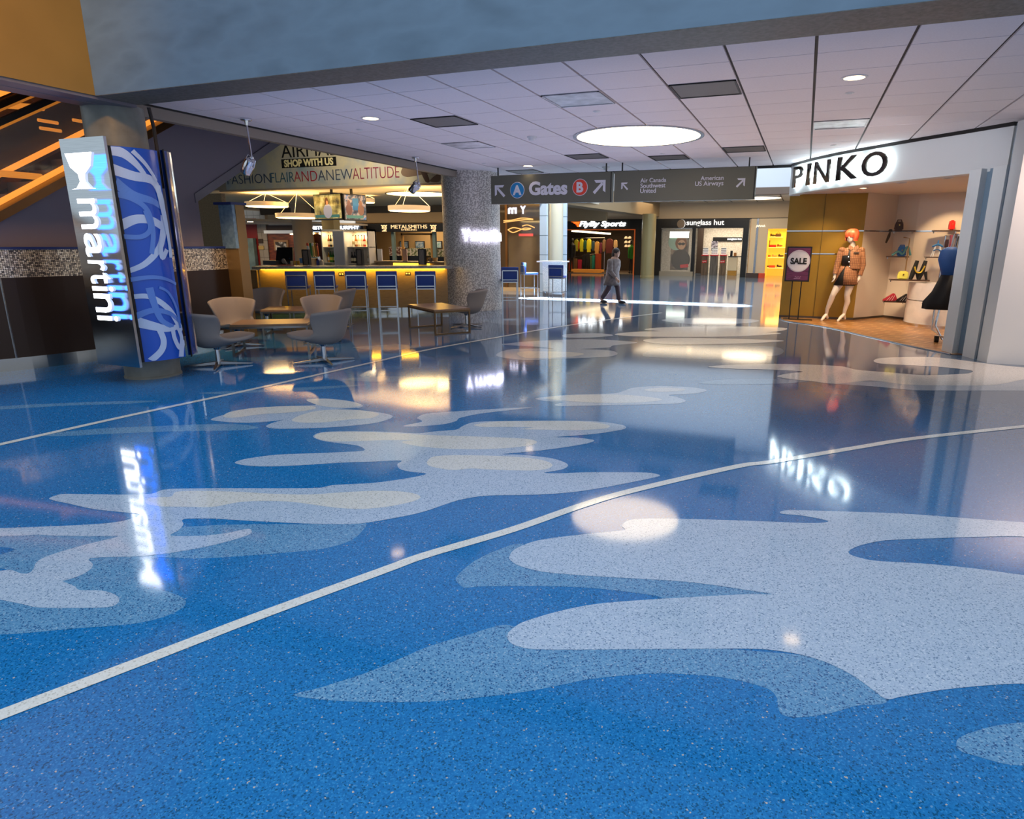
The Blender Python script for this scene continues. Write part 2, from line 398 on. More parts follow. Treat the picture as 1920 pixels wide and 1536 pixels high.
for c, mi, lv in (([(1208,618),(1245,614),(1360,612),(1470,615),(1455,622),(1350,626),(1250,622)], 3, 3),
              ([(1152,627),(1200,622),(1340,621),(1465,625),(1380,631),(1280,632),(1190,631)], 3, 3),
              ([(1208,637),(1260,634),(1350,635),(1470,639),(1400,644),(1280,646),(1220,643)], 3, 3),
              ([(960,655),(1060,654),(1140,657),(1158,663),(1140,669),(1050,673),(980,675),(930,667)], 2, 2),
              ([(975,660),(1060,660),(1095,664),(1060,670),(985,671)], 3, 4),
              ([(1205,668),(1225,655),(1300,648),(1450,650),(1460,666),(1350,674),(1250,671)], 1, 1),
              ([(1000,640),(1100,636),(1195,642),(1150,648),(1140,652),(1060,655),(1000,650),(940,646)], 2, 2),
              ([(1060,627),(1120,625),(1150,629),(1110,633),(1060,633)], 2, 2),
              ([(900,600),(1000,596),(1100,599),(1060,606),(960,610)], 1, 1),
              ([(1240,600),(1330,596),(1420,600),(1400,606),(1300,608)], 2, 1),
              ([(660,652),(740,646),(790,650),(730,657)], 1, 1)):
    inlay(c, mi, lv)
inlay([(855,1088),(861,1076),(890,1052),(930,1033),(975,1020),(1030,1040),(1100,1070),(1400,1100),(1448,1115),(1400,1117),(1260,1124),(1226,1117),(1160,1108),(1092,1102),(1000,1099),(899,1100),(870,1102)], 1, 1)
inlay([(550,1303),(600,1290),(700,1257),(800,1214),(880,1190),(946,1172),(1000,1185),(1200,1205),(1400,1220),(1560,1240),(1663,1312),(1605,1324),(1547,1340),(1490,1346),(1466,1340),(1459,1326),(1457,1310),(1442,1293),(1400,1280),(1342,1269),(1250,1263),(1179,1266),(1100,1275),(1000,1295),(900,1308),(800,1316),(700,1317),(600,1312)], 1, 1)
inlay([(955,1044),(966,1030),(1004,1015),(1063,1006),(1150,997),(1172,994),(1166,986),(1180,976),(1215,973),(1300,974),(1401,977),(1500,981),(1540,981),(1553,978),(1535,973),(1500,967),(1466,964),(1463,960),(1480,957),(1560,959),(1698,964),(1820,973),(1920,980),(2500,1012),(2520,1034),(1920,1007),(1850,1007),(1750,1010),(1660,1014),(1611,1024),(1591,1035),(1600,1043),(1640,1052),(1740,1058),(1830,1067),(1920,1079),(2400,1130),(2420,1300),(1920,1283),(1850,1286),(1762,1295),(1690,1307),(1663,1312),(1640,1297),(1600,1268),(1550,1243),(1500,1228),(1441,1219),(1380,1217),(1202,1218),(1050,1219),(990,1217),(960,1208),(951,1195),(957,1183),(981,1167),(1051,1146),(1120,1133),(1202,1126),(1284,1121),(1400,1115),(1448,1115),(1400,1107),(1340,1098),(1280,1091),(1202,1086),(1100,1080),(1020,1073),(975,1062),(958,1052)], 2, 3)
inlay([(1793,1395),(1800,1383),(1840,1368),(1880,1359),(1920,1355),(2010,1352),(2060,1390),(2020,1436),(1920,1436),(1880,1432),(1830,1418),(1800,1408)], 1, 1)
def strip(px, w, mi, lev):
    P = smooth_open([FL(x, y) for x, y in px], 6)
    L, R = [], []
    for i, p in enumerate(P):
        d = (P[min(i+1, len(P)-1)] - P[max(i-1, 0)]).normalized(); n = Vector((-d.y, d.x, 0)) * w / 2
        L.append((p.x+n.x, p.y+n.y, .0005*lev)); R.append((p.x-n.x, p.y-n.y, .0005*lev))
    for i in range(len(P)-1): fb.flat([R[i], R[i+1], L[i+1], L[i]], mi)
strip([(-60,1365),(0,1342),(317,1221),(480,1158),(720,1070),(800,1041),(960,994),(1092,948),(1192,919),(1383,875),(1450,866),(1605,840),(1719,822),(1920,800),(2000,792),(2200,775),(2500,754)], .068, 4, 6)
strip([(-60,849),(0,834),(250,778),(475,730),(700,679.5),(808,655),(930,633.3),(1005,620),(1085,607.5),(1180,594.5),(1240,587)], .075, 4, 6)
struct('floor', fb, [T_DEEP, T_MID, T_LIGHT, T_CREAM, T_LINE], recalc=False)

# ================================================================== ceiling with its tile grid
HC = 3.236
cb = MB(); X0, DX, Y0, DY = -.075, .732, 6.62, .682
LAMP_C, LAMP_R = Vector((-2.62, 10.47, HC)), 1.02
for k in range(-11, 4):
    xa, xb = X0 + k*DX + .014, X0 + (k+1)*DX - .014
    xa = max(xa, -7.68)
    if k == 3: xb = 6.5
    if xb <= xa: continue
    for j in range(-2, 13):
        ya, yb = Y0 + j*DY + .006, Y0 + (j+1)*DY - .006
        ya = max(ya, 5.38); yb = min(yb, 15.1)
        cb.box((xa, ya, HC), (xb, yb, HC+.02), 0)
cb.box((-7.7, 5.38, HC+.022), (6.6, 15.12, HC+.12), 1)
cb.box((-7.7, 15.1, HC-.05), (1.2, 15.16, HC+.1), 1)
struct('ceiling', cb, [TILE, GROOVE])
VENTG = mat('vent_grey', '#6e6b68', .6); VENTL = noisy('diffuser_plate', [(.35,'#9a9aa0'),(.65,'#c6c6cc')], 6, .35, .3)
for px, py, m_, lab in ((1325,165,VENTG,'grey return air panel in ceiling nearest the beam, right of the round light'),
                     (830,230,VENTG,'grey return air panel in ceiling left of the round light, beside recessed lamp'),
                     (965,321,VENTG,'grey return air panel in ceiling just above the left end of the gates sign'),
                     (1095,296,VENTG,'grey return air panel in ceiling behind the round light, above letter B'),
                     (1245,297,VENTG,'small grey return air panel in ceiling above the airline names sign'),
                     (1393,280,VENTG,'grey return air panel in ceiling above the right end of airline sign'),
                     (1090,187,VENTL,'pale metal air diffuser plate in ceiling in front of round light'),
                     (875,275,VENTL,'pale metal air diffuser plate in ceiling behind the left recessed lamp'),
                     (1575,233,VENTL,'pale metal air diffuser plate in ceiling above shop letters on right')):
    p = ZP(px, py, HC); k = math.floor((p.x - X0)/DX); j = math.floor((p.y - Y0)/DY)
    xa, xb = X0+k*DX+.02, X0+(k+1)*DX-.02; ya, yb = Y0+j*DY+.01, Y0+(j+1)*DY-.01
    t = thing('ceiling_vent', lab, 'air vent', ((xa+xb)/2, (ya+yb)/2, HC-.006))
    b = MB(); b.box((xa, ya, HC-.005), (xb, yb, HC-.001)); obj('panel', b, m_, t, world=True)
    b = MB(); b.box((xa, ya, HC-.012), (xb, ya+.02, HC-.001)); b.box((xa, yb-.02, HC-.012), (xb, yb, HC-.001)); b.box((xa, ya, HC-.012), (xa+.02, yb, HC-.001)); b.box((xb-.02, ya, HC-.012), (xb, yb, HC-.001))
    obj('frame', b, GROOVE if m_ is VENTG else VENTL, t, world=True)
# lamps in the ceiling
t = thing('ceiling_light', 'large round glowing ceiling light in front of the gates sign', 'ceiling light', (LAMP_C.x, LAMP_C.y, HC-.02))
b = MB(); b.lathe((LAMP_C.x, LAMP_C.y, HC), [(LAMP_R-.06, -.012), (LAMP_R, -.012), (LAMP_R, 0), (LAMP_R-.06, 0), (LAMP_R-.06, -.012)], 64); obj('rim', b, STEEL, t, world=True)
b = MB(); b.lathe((LAMP_C.x, LAMP_C.y, HC), [(0, -.018), (LAMP_R*.6, -.016), (LAMP_R-.06, -.008), (LAMP_R-.06, -.002), (0, -.002)], 64); obj('diffuser', b, LAMPBIG, t, world=True, smooth=True)
def downlight(px, py, r, lab, z=HC, e=5, m_=None, col='#ffe2b8'):
    p = ZP(px, py, z)
    t = thing('recessed_light', lab, 'ceiling light', (p.x, p.y, z-.01))
    b = MB(); b.lathe((p.x, p.y, z), [(r*.8, -.008), (r, -.008), (r, 0), (r*.8, 0), (r*.8, -.008)], 24); obj('trim_ring', b, WHITE, t, world=True)
    b = MB(); b.disc((p.x, p.y, z-.004), r*.8, 24, z=(0, 0, -1)); obj('lens', b, m_ or LAMPW, t, world=True, recalc=False)
    if e:
        l = light('downlight_glow', 'SPOT', (p.x, p.y, z-.03), e, col, .1, rot=(0, 0, 0), spot=math.radians(110), blend=.7)
        l.parent = t; l.location = (0, 0, -.03)
    return t
downlight(1602, 145, .125, 'round recessed lamp glowing in ceiling tile near the shop on right')
downlight(695, 221.5, .13, 'round recessed lamp glowing in ceiling left, above the shopping banner')
downlight(990, 311, .13, 'round recessed lamp glowing just above the gates sign')
def puck(px, py, r, h, name, lab, cat, grp=None):
    p = ZP(px, py, HC); b = MB(); b.lathe((p.x, p.y, HC), [(0, -h), (r*.6, -h), (r*.7, -h*.45), (r, -h*.4), (r, -.001), (0, -.001)], 20)
    return one(name, b, WHITE, lab, cat, grp, smooth='auto')
puck(997, 256, .075, .06, 'smoke_detector', 'white smoke detector on ceiling left of the round light', 'smoke detector')
puck(1136, 313, .085, .06, 'smoke_detector', 'white smoke detector on ceiling right above the gate B arrow', 'smoke detector')
for px, py, lab in ((1119,208.5,'flat white sprinkler cap in ceiling in front of round light'),(1593,174,'flat white sprinkler cap in ceiling below the right recessed lamp'),
                (1563,272,'flat white sprinkler cap in ceiling nearest the shop letters'),(674,243,'flat white sprinkler cap in ceiling near the left recessed lamp'),
                (907,306,'flat white sprinkler cap in ceiling near the left end of gates sign'),(1242,288,'flat white sprinkler cap in ceiling behind the round light')):
    puck(px, py, .05, .014, 'sprinkler_cap', lab, 'sprinkler')

# ================================================================== beams, fascia, left wall
b = MB(); b.box((-6.98, 4.95, 3.06), (9, 5.42, 7.5)); 
b.box((-6.98, 4.951, 3.055), (9, 5.419, 3.06), 1); struct('trim_1', b, [BEAM, SOFFIT])
b = MB(); b.box((-7.5, -7, 3.06), (-6.981, 5.42, 7.5)); b.box((-7.49, -7, 3.03), (-7.0, 5.41, 3.06), 1); b.box((-7.25, -7, 3.026), (-7.23, 5.2, 3.031), 1)
struct('trim_2', b, [noisy('ochre_paint', [(.3,'#8a682a'),(.7,'#947030')], 2, .5), mat('plum_metal', '#7b7680', .4, .3)])
b = MB(); b.box((-7.82, 5.42, 3.085), (-7.7, 15.0, HC+.12)); b.box((-7.83, 5.42, HC-.02), (-7.69, 15.0, HC+.005), 1); struct('trim_3', b, [mat('fascia_tan', '#8f8478', .55), BLACK])
# the column behind the tall lit sign
COLC = Vector((-7.40, 5.42, 0))
b = MB(); b.lathe(COLC, [(.31, 0), (.31, .02), (.3, .03), (.3, 3.06)], 48); struct('column', b, [noisy('column_paint', [(.3,'#7c7a70'),(.7,'#8d8b80')], 8, .4)], smooth='auto')
LW = [(-9.75, 4.0), (-9.55, 4.45), (-9.25, 4.98), (-9.04, 5.75), (-8.98, 6.5), (-9.02, 7.4), (-9.08, 8.0), (-9.15, 8.45)]
LWs = [(p.x, p.y) for p in smooth_open([Vector((x, y, 0)) for x, y in LW], 5)]
LWs = [(-10.1, -4.0), (-10.0, 3.4)] + LWs
b = MB(); b.wall(LWs, .16, 1.16, .12, 0); b.wall([(x-.004, y) for x, y in LWs], 1.16, 1.5, .12, 1); b.wall([(x+.012, y) for x, y in LWs], 1.5, 1.532, .16, 2)
for q in (12,): b.tube([(LWs[q][0]+.006, LWs[q][1], .16), (LWs[q][0]+.006, LWs[q][1], 1.16)], .012, 6, 3)
struct('wall_left', b, [DARKMETAL, MOSAIC, BLUETRIM, STEEL])
b = MB(); b.wall([(x+.012, y) for x, y in LWs], 0, .16, .12, 0); struct('baseboard_left', b, [mat('kick_steel', '#b9b2ab', .16, 1.)])
b = MB(); xa_, xb_ = YP(415, 420, 8.3).x, YP(440, 420, 8.3).x; b.box((xa_-.1, 8.3, 0), (xb_+.02, 8.5, 1.5), 1); b.box((xa_, 8.28, 1.5), (xb_, 8.34, 2.2), 2); b.box((xa_, 8.34, 1.5), (xb_+.01, 8.52, 2.2), 1); b.box((xa_-.06, 8.24, 2.2), (xb_+.03, 8.56, 2.24), 3)
struct('trim_4', b, [TAN, mat('gold_metal', '#8f7146', .35, .6), noisy('galvanised', [(.3,'#5f7f9c'),(.7,'#86a3bb')], 14, .4, .3), BLUETRIM])
b = MB(); b.box((YP(372, 420, 10.1).x, 10.1, 0), (YP(421, 420, 10.1).x, 10.2, 2.55)); struct('wall_return', b, [noisy('speckled_wall', [(.3,'#8a7350'),(.7,'#a58c66')], 40, .6)])

# ================================================================== escalator and the void behind it
t = thing('escalator', 'escalator rising behind the plum wall with orange lit glass balustrades', 'escalator', (-10.3, 2.0, 0))
def esc_z(y, dz=0.): return 1.84 + (y - 5.14) * .58 + dz
SX = -9.34
b = MB(); b.prism([(SX, 4.22, 1.3), (SX, 8.06, 1.3), (SX, 8.06, 2.27), (SX, 12.3, 4.72), (SX, 12.3, esc_z(12.3)), (SX, 4.3, esc_z(4.3))], (-.1, 0, 0))
obj('side_cladding', b, PURPLE, t, world=True)
b = MB(); b.prism([(SX+.02, 8.0, 2.22), (SX+.02, 12.3, 4.70), (SX+.02, 12.3, 4.85), (SX+.02, 8.0, 2.36)], (-1.5, 0, 0)); obj('soffit', b, PURPLED, t, world=True)
def slope_bar(x, dz, w, h, y0=.5, y1=12.3): return MB().bar((x, y0, esc_z(y0, dz)), (x, y1, esc_z(y1, dz)), w, h)
obj('deck', slope_bar(SX-.06, .05, .22, .1), mat('bronze_deck', '#6a4a2c', .3, .8), t, world=True)
obj('light_strip', slope_bar(SX-.2, .14, .03, .06), mat('strip_amber', '#ffb45a', .5, emit=1.1, ecol='#ff9a3a'), t, world=True)
b = MB(); b.prism([(SX-.2, .5, esc_z(.5, .17)), (SX-.2, 12.3, esc_z(12.3, .17)), (SX-.2, 12.3, esc_z(12.3, .95)), (SX-.2, .5, esc_z(.5, .95))], (-.014, 0, 0))
obj('glass_balustrade', b, mat('smoke_glass', '#d8d0c4', .03, alpha=.09), t, world=True)
obj('handrail', slope_bar(SX-.2, 1.0, .09, .07), mat('handrail_rubber', '#141210', .35), t, world=True)
obj('handrail_strip', slope_bar(SX-.2, .94, .05, .03), mat('handrail_gold', '#c98a3a', .25, .9, emit=.35, ecol='#ff9a3c'), t, world=True)
obj('deck', slope_bar(SX-1.35, .05, .3, .1), mat('bronze_deck', '#6a4a2c', .3, .8), t, world=True)
obj('light_strip', slope_bar(SX-1.2, .2, .03, .07), mat('strip_amber', '#ffb45a', .5), t, world=True)
b = MB(); b.prism([(SX-1.3, .5, esc_z(.5, .17)), (SX-1.3, 12.3, esc_z(12.3, .17)), (SX-1.3, 12.3, esc_z(12.3, .95)), (SX-1.3, .5, esc_z(.5, .95))], (-.014, 0, 0))
obj('glass_balustrade', b, mat('smoke_glass', '#d8d0c4', .03, alpha=.09), t, world=True)
obj('handrail', slope_bar(SX-1.3, 1.0, .09, .07), mat('handrail_rubber', '#141210', .35), t, world=True)
obj('handrail_strip', slope_bar(SX-1.3, .94, .05, .03), mat('handrail_gold', '#c98a3a', .25, .9), t, world=True)
b = MB()
for i in range(36):
    y = 1.2 + i*.32; b.box((SX-1.2, y, esc_z(y)-.12), (SX-.24, y+.33, esc_z(y)+.06))
obj('steps', b, mat('step_metal', '#5b5450', .4, .7), t, world=True)
# a second flight further left, only its lit rails show
t = thing('escalator', 'farther escalator flight with glowing rails at the upper left edge', 'escalator', (-12.3, 2.0, 0))
obj('deck', slope_bar(-12.0, .75, .3, .2, 1, 10), mat('bronze_deck', '#6a4a2c', .3, .8), t, world=True)
obj('handrail', slope_bar(-12.0, 1.75, .1, .08, 1, 9.6), mat('handrail_rubber', '#141210', .35), t, world=True)
obj('handrail_strip', slope_bar(-12.0, 1.66, .05, .04, 1, 9.6), mat('handrail_gold', '#c98a3a', .25, .9), t, world=True)
obj('light_strip', slope_bar(-11.9, .95, .05, .08, 1, 10), mat('strip_amber', '#ffb45a', .5), t, world=True)
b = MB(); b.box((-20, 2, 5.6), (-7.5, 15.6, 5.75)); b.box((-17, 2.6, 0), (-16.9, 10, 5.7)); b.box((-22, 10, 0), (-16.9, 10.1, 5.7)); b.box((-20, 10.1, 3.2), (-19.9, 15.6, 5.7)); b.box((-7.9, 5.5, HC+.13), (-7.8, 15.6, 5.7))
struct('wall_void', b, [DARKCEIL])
for i, (px, py, L_) in enumerate(((20,205,.9),(90,228,.28),(55,330,.9),(95,243,.3),(155,228,.3))):
    p = XP(px, py, -11.0 if i != 2 else -10.3); b = MB(); b.tube([(p.x, p.y-L_/2, p.z), (p.x, p.y+L_/2, p.z+(.0 if i else .1))], .045 if i in (0, 2) else .025, 10)
    one('tube_lamp', b, mat('tube_amber', '#d8893a', .4, .3, emit=1.6 if i == 2 else .7, ecol='#ff9d3a'), ('thick amber tube lamp hanging above the escalator at the left edge','short amber tube lamp over the escalator beside the left beam','bright amber tube lamp low behind the escalator glass','short amber lamp hanging between the escalator handrails','short amber lamp glowing just left of the round column')[i], 'lamp', 'amber tube lamps over the escalator')
# ================================================================== tall lit sign and its blue wrap
NEONW = mat('neon_white', '#ffffff', .5, emit=9, ecol='#f4f8ff'); NEONB = mat('neon_blue', '#3a6bff', .4, emit=7, ecol='#3d74ff'); NEONS = mat('neon_side', '#c8d4e8', .4, emit=.6, ecol='#c8d8ff')
PY = 4.86
def pz(px, py): return YP(px, py, PY).z
PX0, PX1 = YP(185, 685, PY).x, YP(265, 690, PY).x
PX0 = (PX0 + YP(110, 262, PY).x) / 2; PX1 = (PX1 + YP(190, 253, PY).x) / 2
ZB, ZT = pz(225, 686), pz(150, 258)
t = thing('illuminated_sign', 'tall leaning-looking steel sign panel with white lit vertical lettering and glass icon', 'lit sign', ((PX0+PX1)/2, PY, ZB))
b = MB(); b.box((PX0, PY, ZB), (PX1, PY+.03, ZT)); obj('panel', b, noisy('satin_steel', [(.3,'#c4ccd0'),(.7,'#d4dce0')], 3, .16, 1., stretch=(1, 1, 40)), t, world=True)
PW = PX1 - PX0
def two_tone(b, n):
    n = Vector(n)
    for f in b.bm.faces:
        f.normal_update(); q = f.normal.dot(n); f.material_index = 0 if q > .7 else 1 if q < -.7 else 2
def rot_letter(ch, y0, y1, u0, u1, xc):
    z0, z1 = pz(xc, y1), pz(xc, y0)
    M = facing((PX0 + PW*(u0+u1)/2, PY - .085, (z0+z1)/2), (0, -1, 0), -PI/2)
    b = text_bm(ch, .4, .015, .002, fit=(z1-z0, PW*(u1-u0)), M=M)
    b.bm.normal_update(); two_tone(b, (0, -1, 0))
    obj('letter', b, [NEONW, NEONB, NEONS], t, world=True, recalc=False)
for ch, y0, y1, u0, u1, xc in (('m',374,430,.40,.80,170),('a',438,481,.40,.78,185),('r',488,507,.40,.77,195),('t',511,531,.40,.86,200),('i',536,545,.40,.88,210),('n',550,584,.40,.78,210),('i',591,600,.40,.88,222)):
    rot_letter(ch, y0, y1, u0, u1, xc)
zt, zb = pz(150, 290), pz(165, 356); xm = PX0 + PW*.60; w = PW*.30; h = zt - zb
prof = [(-w, h), (w, h), (w*.75, h*.62), (w*.26, h*.42), (w*.2, h*.2), (w*.55, h*.02), (w*.9, 0), (-w*.9, 0), (-w*.55, h*.02), (-w*.2, h*.2), (-w*.26, h*.42), (-w*.75, h*.62)]
b = MB(); b.prism([(xm+x, PY-.10, zb+z) for x, z in prof], (0, .03, 0)); bmesh.ops.recalc_face_normals(b.bm, faces=b.bm.faces); two_tone(b, (0, -1, 0))
obj('glass_icon', b, [NEONW, NEONB, NEONS], t, world=True)
for z in (.7, 1.3, 1.9):
    b = MB(); b.box((PX0+.1, PY+.03, z), (PX0+.4, COLC.y-.31, z+.04)); obj('bracket', b, DARKMETAL, t, world=True)
# blue curved graphic panel
BLUEG = mat('blue_graphic', '#0650c0', .2, coat=.25); RIB = mat('pale_ribbon', '#c4d2f0', .22, coat=.25); RIBD = mat('mid_ribbon', '#5a86d8', .22, coat=.25)
WC = Vector((-7.34, 5.34, 0)); WR = .50
A0, A1 = math.radians(-43), math.radians(14)
BZ0, BZ1 = .262, 2.585
t = thing('graphic_panel', 'blue curved panel with pale looping ribbons beside the tall lit sign', 'graphic panel', (WC.x+.4, WC.y-.2, BZ0))
b = MB(); b.lathe((WC.x, WC.y, 0), [(WR-.02, BZ0), (WR, BZ0), (WR, BZ1), (WR-.02, BZ1), (WR-.02, BZ0)], 28, a0=A0, a1=A1); obj('face', b, BLUEG, t, world=True, smooth='auto')
def ribbon(pts, w0, w1, mi, lev):
    P = smooth_open([Vector((u, v, 0)) for u, v in pts], 7); n = len(P); b = MB(); rows = []
    S = (A1-A0)*WR; H = BZ1-BZ0
    for i, p in enumerate(P):
        d = P[min(i+1, n-1)] - P[max(i-1, 0)]; d = Vector((d.x*S, d.y*H, 0)).normalized()
        w = w0 + (w1-w0)*i/(n-1); w *= .5
        row = []
        for s in (-1, 1):
            u = p.x - d.y*w*s/S; v = p.y + d.x*w*s/H
            u = min(max(u, .0), 1.); v = min(max(v, .003), .997)
            a = A0 + u*(A1-A0); r = WR + .0015*lev
            row.append(Vector((WC.x+math.cos(a)*r, WC.y+math.sin(a)*r, BZ0+v*H)))
        rows.append(row)
    b.grid(rows); return b
for i, (pts, w0, w1, m_) in enumerate((
    ([(.0,.36+.29),(.3,.68),(.62,.675),(.9,.64)], .10, .08, RIB), ([(.0,.44),(.35,.475),(.7,.55),(.86,.63),(.93,.70)], .05, .09, RIB),
    ([(0,.985),(.25,.97),(.45,.93),(.62,.88)], .12, .04, RIB), ([(0,.90),(.35,.875),(.75,.86),(.9,.80),(1,.68)], .11, .06, RIB),
    ([(0,.845),(.3,.79),(.7,.765),(.95,.73)], .11, .05, RIBD), ([(0,.79),(.3,.77),(.55,.72),(.6,.62),(.5,.52)], .06, .05, RIBD),
    ([(0,.32),(.35,.315),(.7,.25),(.92,.16),(1,.13)], .05, .08, RIB), ([(0,.20),(.3,.175),(.6,.155),(.95,.16)], .12, .05, RIB),
    ([(0,.225),(.35,.25),(.7,.23),(.95,.18)], .07, .04, RIBD), ([(.35,.36),(.4,.28),(.5,.2),(.75,.16)], .08, .05, RIBD),
    ([(.15,.003),(.4,.05),(.48,.10),(.42,.16)], .07, .06, RIB), ([(.72,.16),(.74,.10),(.84,.05),(.93,.10),(.86,.16)], .05, .05, RIB),
    ([(.84,.003),(.9,.05),(1,.09)], .07, .06, RIB), ([(0,.60),(.35,.60),(.55,.64),(.5,.72)], .05, .05, RIBD), ([(.55,.36),(.75,.33),(.9,.25),(.93,.15)], .03, .03, RIBD),
    ([(0,.40),(.4,.41),(.7,.40),(1,.37)], .05, .03, RIBD), ([(.42,.985),(.65,.93),(.85,.86)], .05, .03, RIB), ([(.86,.84),(.97,.6),(.95,.5)], .07, .05, RIB),
    ([(.8,.6),(.72,.55),(.72,.5),(.86,.54)], .05, .05, RIB))):
    obj('ribbon', ribbon(pts, w0, w1, 0, 1 + i*.35), m_, t, world=True, recalc=False)
b = MB()
for a in (A0,): b.bar((WC.x+math.cos(a)*(WR+.0), WC.y+math.sin(a)*WR, BZ0), (WC.x+math.cos(a)*WR, WC.y+math.sin(a)*WR, BZ1), .03)
obj('edge_trim', b, BLACK, t, world=True)
b = MB(); b.wall([(-6.93, 4.93), (-7.02, 5.02)], BZ0+.02, BZ1-.02, .03); obj('inner_frame', b, BLACK, t, world=True)
A2, A3 = math.radians(21), math.radians(54)
t = thing('graphic_panel', 'narrow dark blue wing panel with chrome edge behind the ribboned blue panel', 'graphic panel', (WC.x+.5, WC.y+.3, BZ0))
b = MB(); b.lathe((WC.x-.02, WC.y+.03, 0), [(WR-.02, BZ0), (WR+.01, BZ0), (WR+.01, BZ1+.02), (WR-.02, BZ1+.02), (WR-.02, BZ0)], 10, a0=A2, a1=A3); obj('face', b, mat('blue_wing', '#123f92', .2, coat=.5), t, world=True, smooth='auto')
b = MB(); e0 = Vector((WC.x-.02+math.cos(A2)*(WR+.02), WC.y+.03+math.sin(A2)*(WR+.02), 0)); b.bar((e0.x, e0.y, BZ0-.02), (e0.x, e0.y, BZ1+.03), .012); obj('edge_trim', b, BLACK, t, world=True)
ex = Vector((WC.x-.02+math.cos(A3)*(WR+.0), WC.y+.03+math.sin(A3)*(WR+.0), 0))
b = MB(); b.bar((ex.x, ex.y, BZ0-.02), (ex.x, ex.y, BZ1+.03), .035); obj('chrome_edge', b, CHROME, t, world=True)
# thin conduit on the column
b = MB(); b.tube([(-6.96, 5.52, 3.05), (-7.0, 5.58, 2.85), (-7.02, 5.60, 2.2)], .02, 8); one('conduit', b, DARKMETAL, 'thin dark conduit running down the right side of the round column', 'pipe')

# ================================================================== the two spot lamps on stems
def spotlamp(px, py, qx, qy, hx, hy, lab, z=HC):
    top = ZP(px, py, z); y = top.y; q = YP(qx, qy, y); h = YP(hx, hy, y)
    t = thing('spot_lamp', lab, 'spot lamp', (top.x, top.y, z), group=None)
    b = MB(); b.lathe(top, [(.065, -.03), (.075, -.02), (.075, 0), (0, 0)], 20); b.lathe(top, [(.02, -.09), (.028, -.03)], 12); obj('canopy', b, CHROME, t, world=True, smooth='auto')
    b = MB(); b.tube([top, q], .011, 8); obj('stem', b, CHROME, t, world=True, smooth='auto')
    d = (h - q).normalized(); b = MB(); b.ell(q, (.028, .028, .028)); obj('joint', b, CHROME, t, world=True, smooth=True)
    b = MB(); s = q + d*.02; b.tube([s, s+d*.02, s+d*.05, s+d*.21, s+d*.225], [.04, .068, .075, .075, .066], 20); hd = obj('head', b, CHROME, t, world=True, smooth='auto')
    b = MB(); b.disc(s+d*.228, .06, 20, z=d); obj('lens', b, mat('lens_glass', '#cfd6dc', .1), hd, world=True)
    sd = Vector((d.z, 0, -d.x)).normalized()
    b = MB(); b.tube([q+sd*.09+d*.10, q+sd*.075-d*.0, q-sd*.075, q-sd*.09+d*.10], .008, 6); obj('yoke', b, CHROME, t, world=True)
    return t
spotlamp(461, 222, 472, 296, 463, 318, 'chrome spot lamp on a ceiling stem in front of the plum wall')
spotlamp(779, 294, 785, 343, 771, 359, 'chrome spot lamp on a ceiling stem next to the mosaic column')

# ================================================================== bulkhead banner over the bar
BY = 15.3
def by(px, py): return YP(px, py, BY)
p0, p1 = by(425, 357), by(845, 341)
zb = (p0.z + p1.z)/2
t = thing('banner', 'long cloud printed wall banner with shopping slogans above the bar', 'banner', ((p0.x+p1.x)/2, BY, zb))
b = MB(); b.box((p0.x, BY, zb), (p1.x+.3, BY+.2, 5.5))
CL = noisy('cloud_print', [(.36,'#93a4ac'),(.46,'#b9b5a6'),(.54,'#ccc2a2'),(.66,'#bcb8ae')], 1.1, .6, detail=5); obj('cloth', b, CL, t, world=True)
def by_text(txt, x0, y0, x1, y1, m_, off, name='lettering'):
    a, c = by(x0, y1), by(x1, y0); am = by(x0, y0); cm = by(x1, y1)
    zc = (a.z + am.z + c.z + cm.z)/4; hh = ((am.z - a.z) + (c.z - cm.z))/2
    M = facing(((a.x + c.x)/2, BY-.004, zc))
    obj(name, text_bm(txt, .4, .003, off, fit=(c.x - a.x, hh), M=M), m_, t, world=True)
INK = mat('ink_black', '#14110d', .5); INKB = mat('ink_slate', '#3d4a63', .5); INKR = mat('ink_red', '#a8283a', .5); INKM = mat('ink_maroon', '#8b2a48', .5); INKG = mat('ink_teal', '#2f6078', .5)
def zline(px): return 0
def word(txt, x0, x1, m_, off=-.005):
    def base(x): return 345.5 - (x - 440) * (345.5 - 333) / (748 - 440) + (0)
    def topy(x): return 328.5 - (x - 440) * (328.5 - 311) / (748 - 440)
    by_text(txt, x0, (topy(x0)+topy(x1))/2, x1, (base(x0)+base(x1))/2, m_, off)
word('FASHION', 427, 507, INKB); word('FLAIR', 509, 551, INKG); word('AND', 552, 594, INKR); word('ANEW', 597, 661, INKB); word('ALTITUDE', 662, 748, INKM)
by_text('AIRMALL', 528, 268, 646, 293, INK, .0)
a, c = by(529, 315.5), by(630, 296)
b = MB(); b.box((a.x, BY-.006, a.z), (c.x, BY-.001, a.z + (by(529, 299).z - by(529, 315.5).z))); obj('slogan_box', b, INK, t, world=True)
zc = a.z + (by(529, 299).z - a.z)/2
obj('lettering', text_bm('SHOP WITH US', .3, .003, .012, fit=((c.x-a.x)*.9, .2), M=facing(((a.x+c.x)/2, BY-.011, zc))), mat('ink_cream', '#f3e7b0', .5), t, world=True)
def shape(px, m_, lev=1, n=3):
    P = smooth_closed([by(x, y) for x, y in px], n); b = MB(); b.prism([(p.x, BY-.003-lev*.002, p.z) for p in P], (0, .004, 0)); return b
obj('shoe_print', shape([(752,322),(758,312),(775,312),(792,316),(812,322),(800,326),(778,330),(764,332),(755,329)], 0), mat('print_brown', '#7d6552', .6), t, world=True)
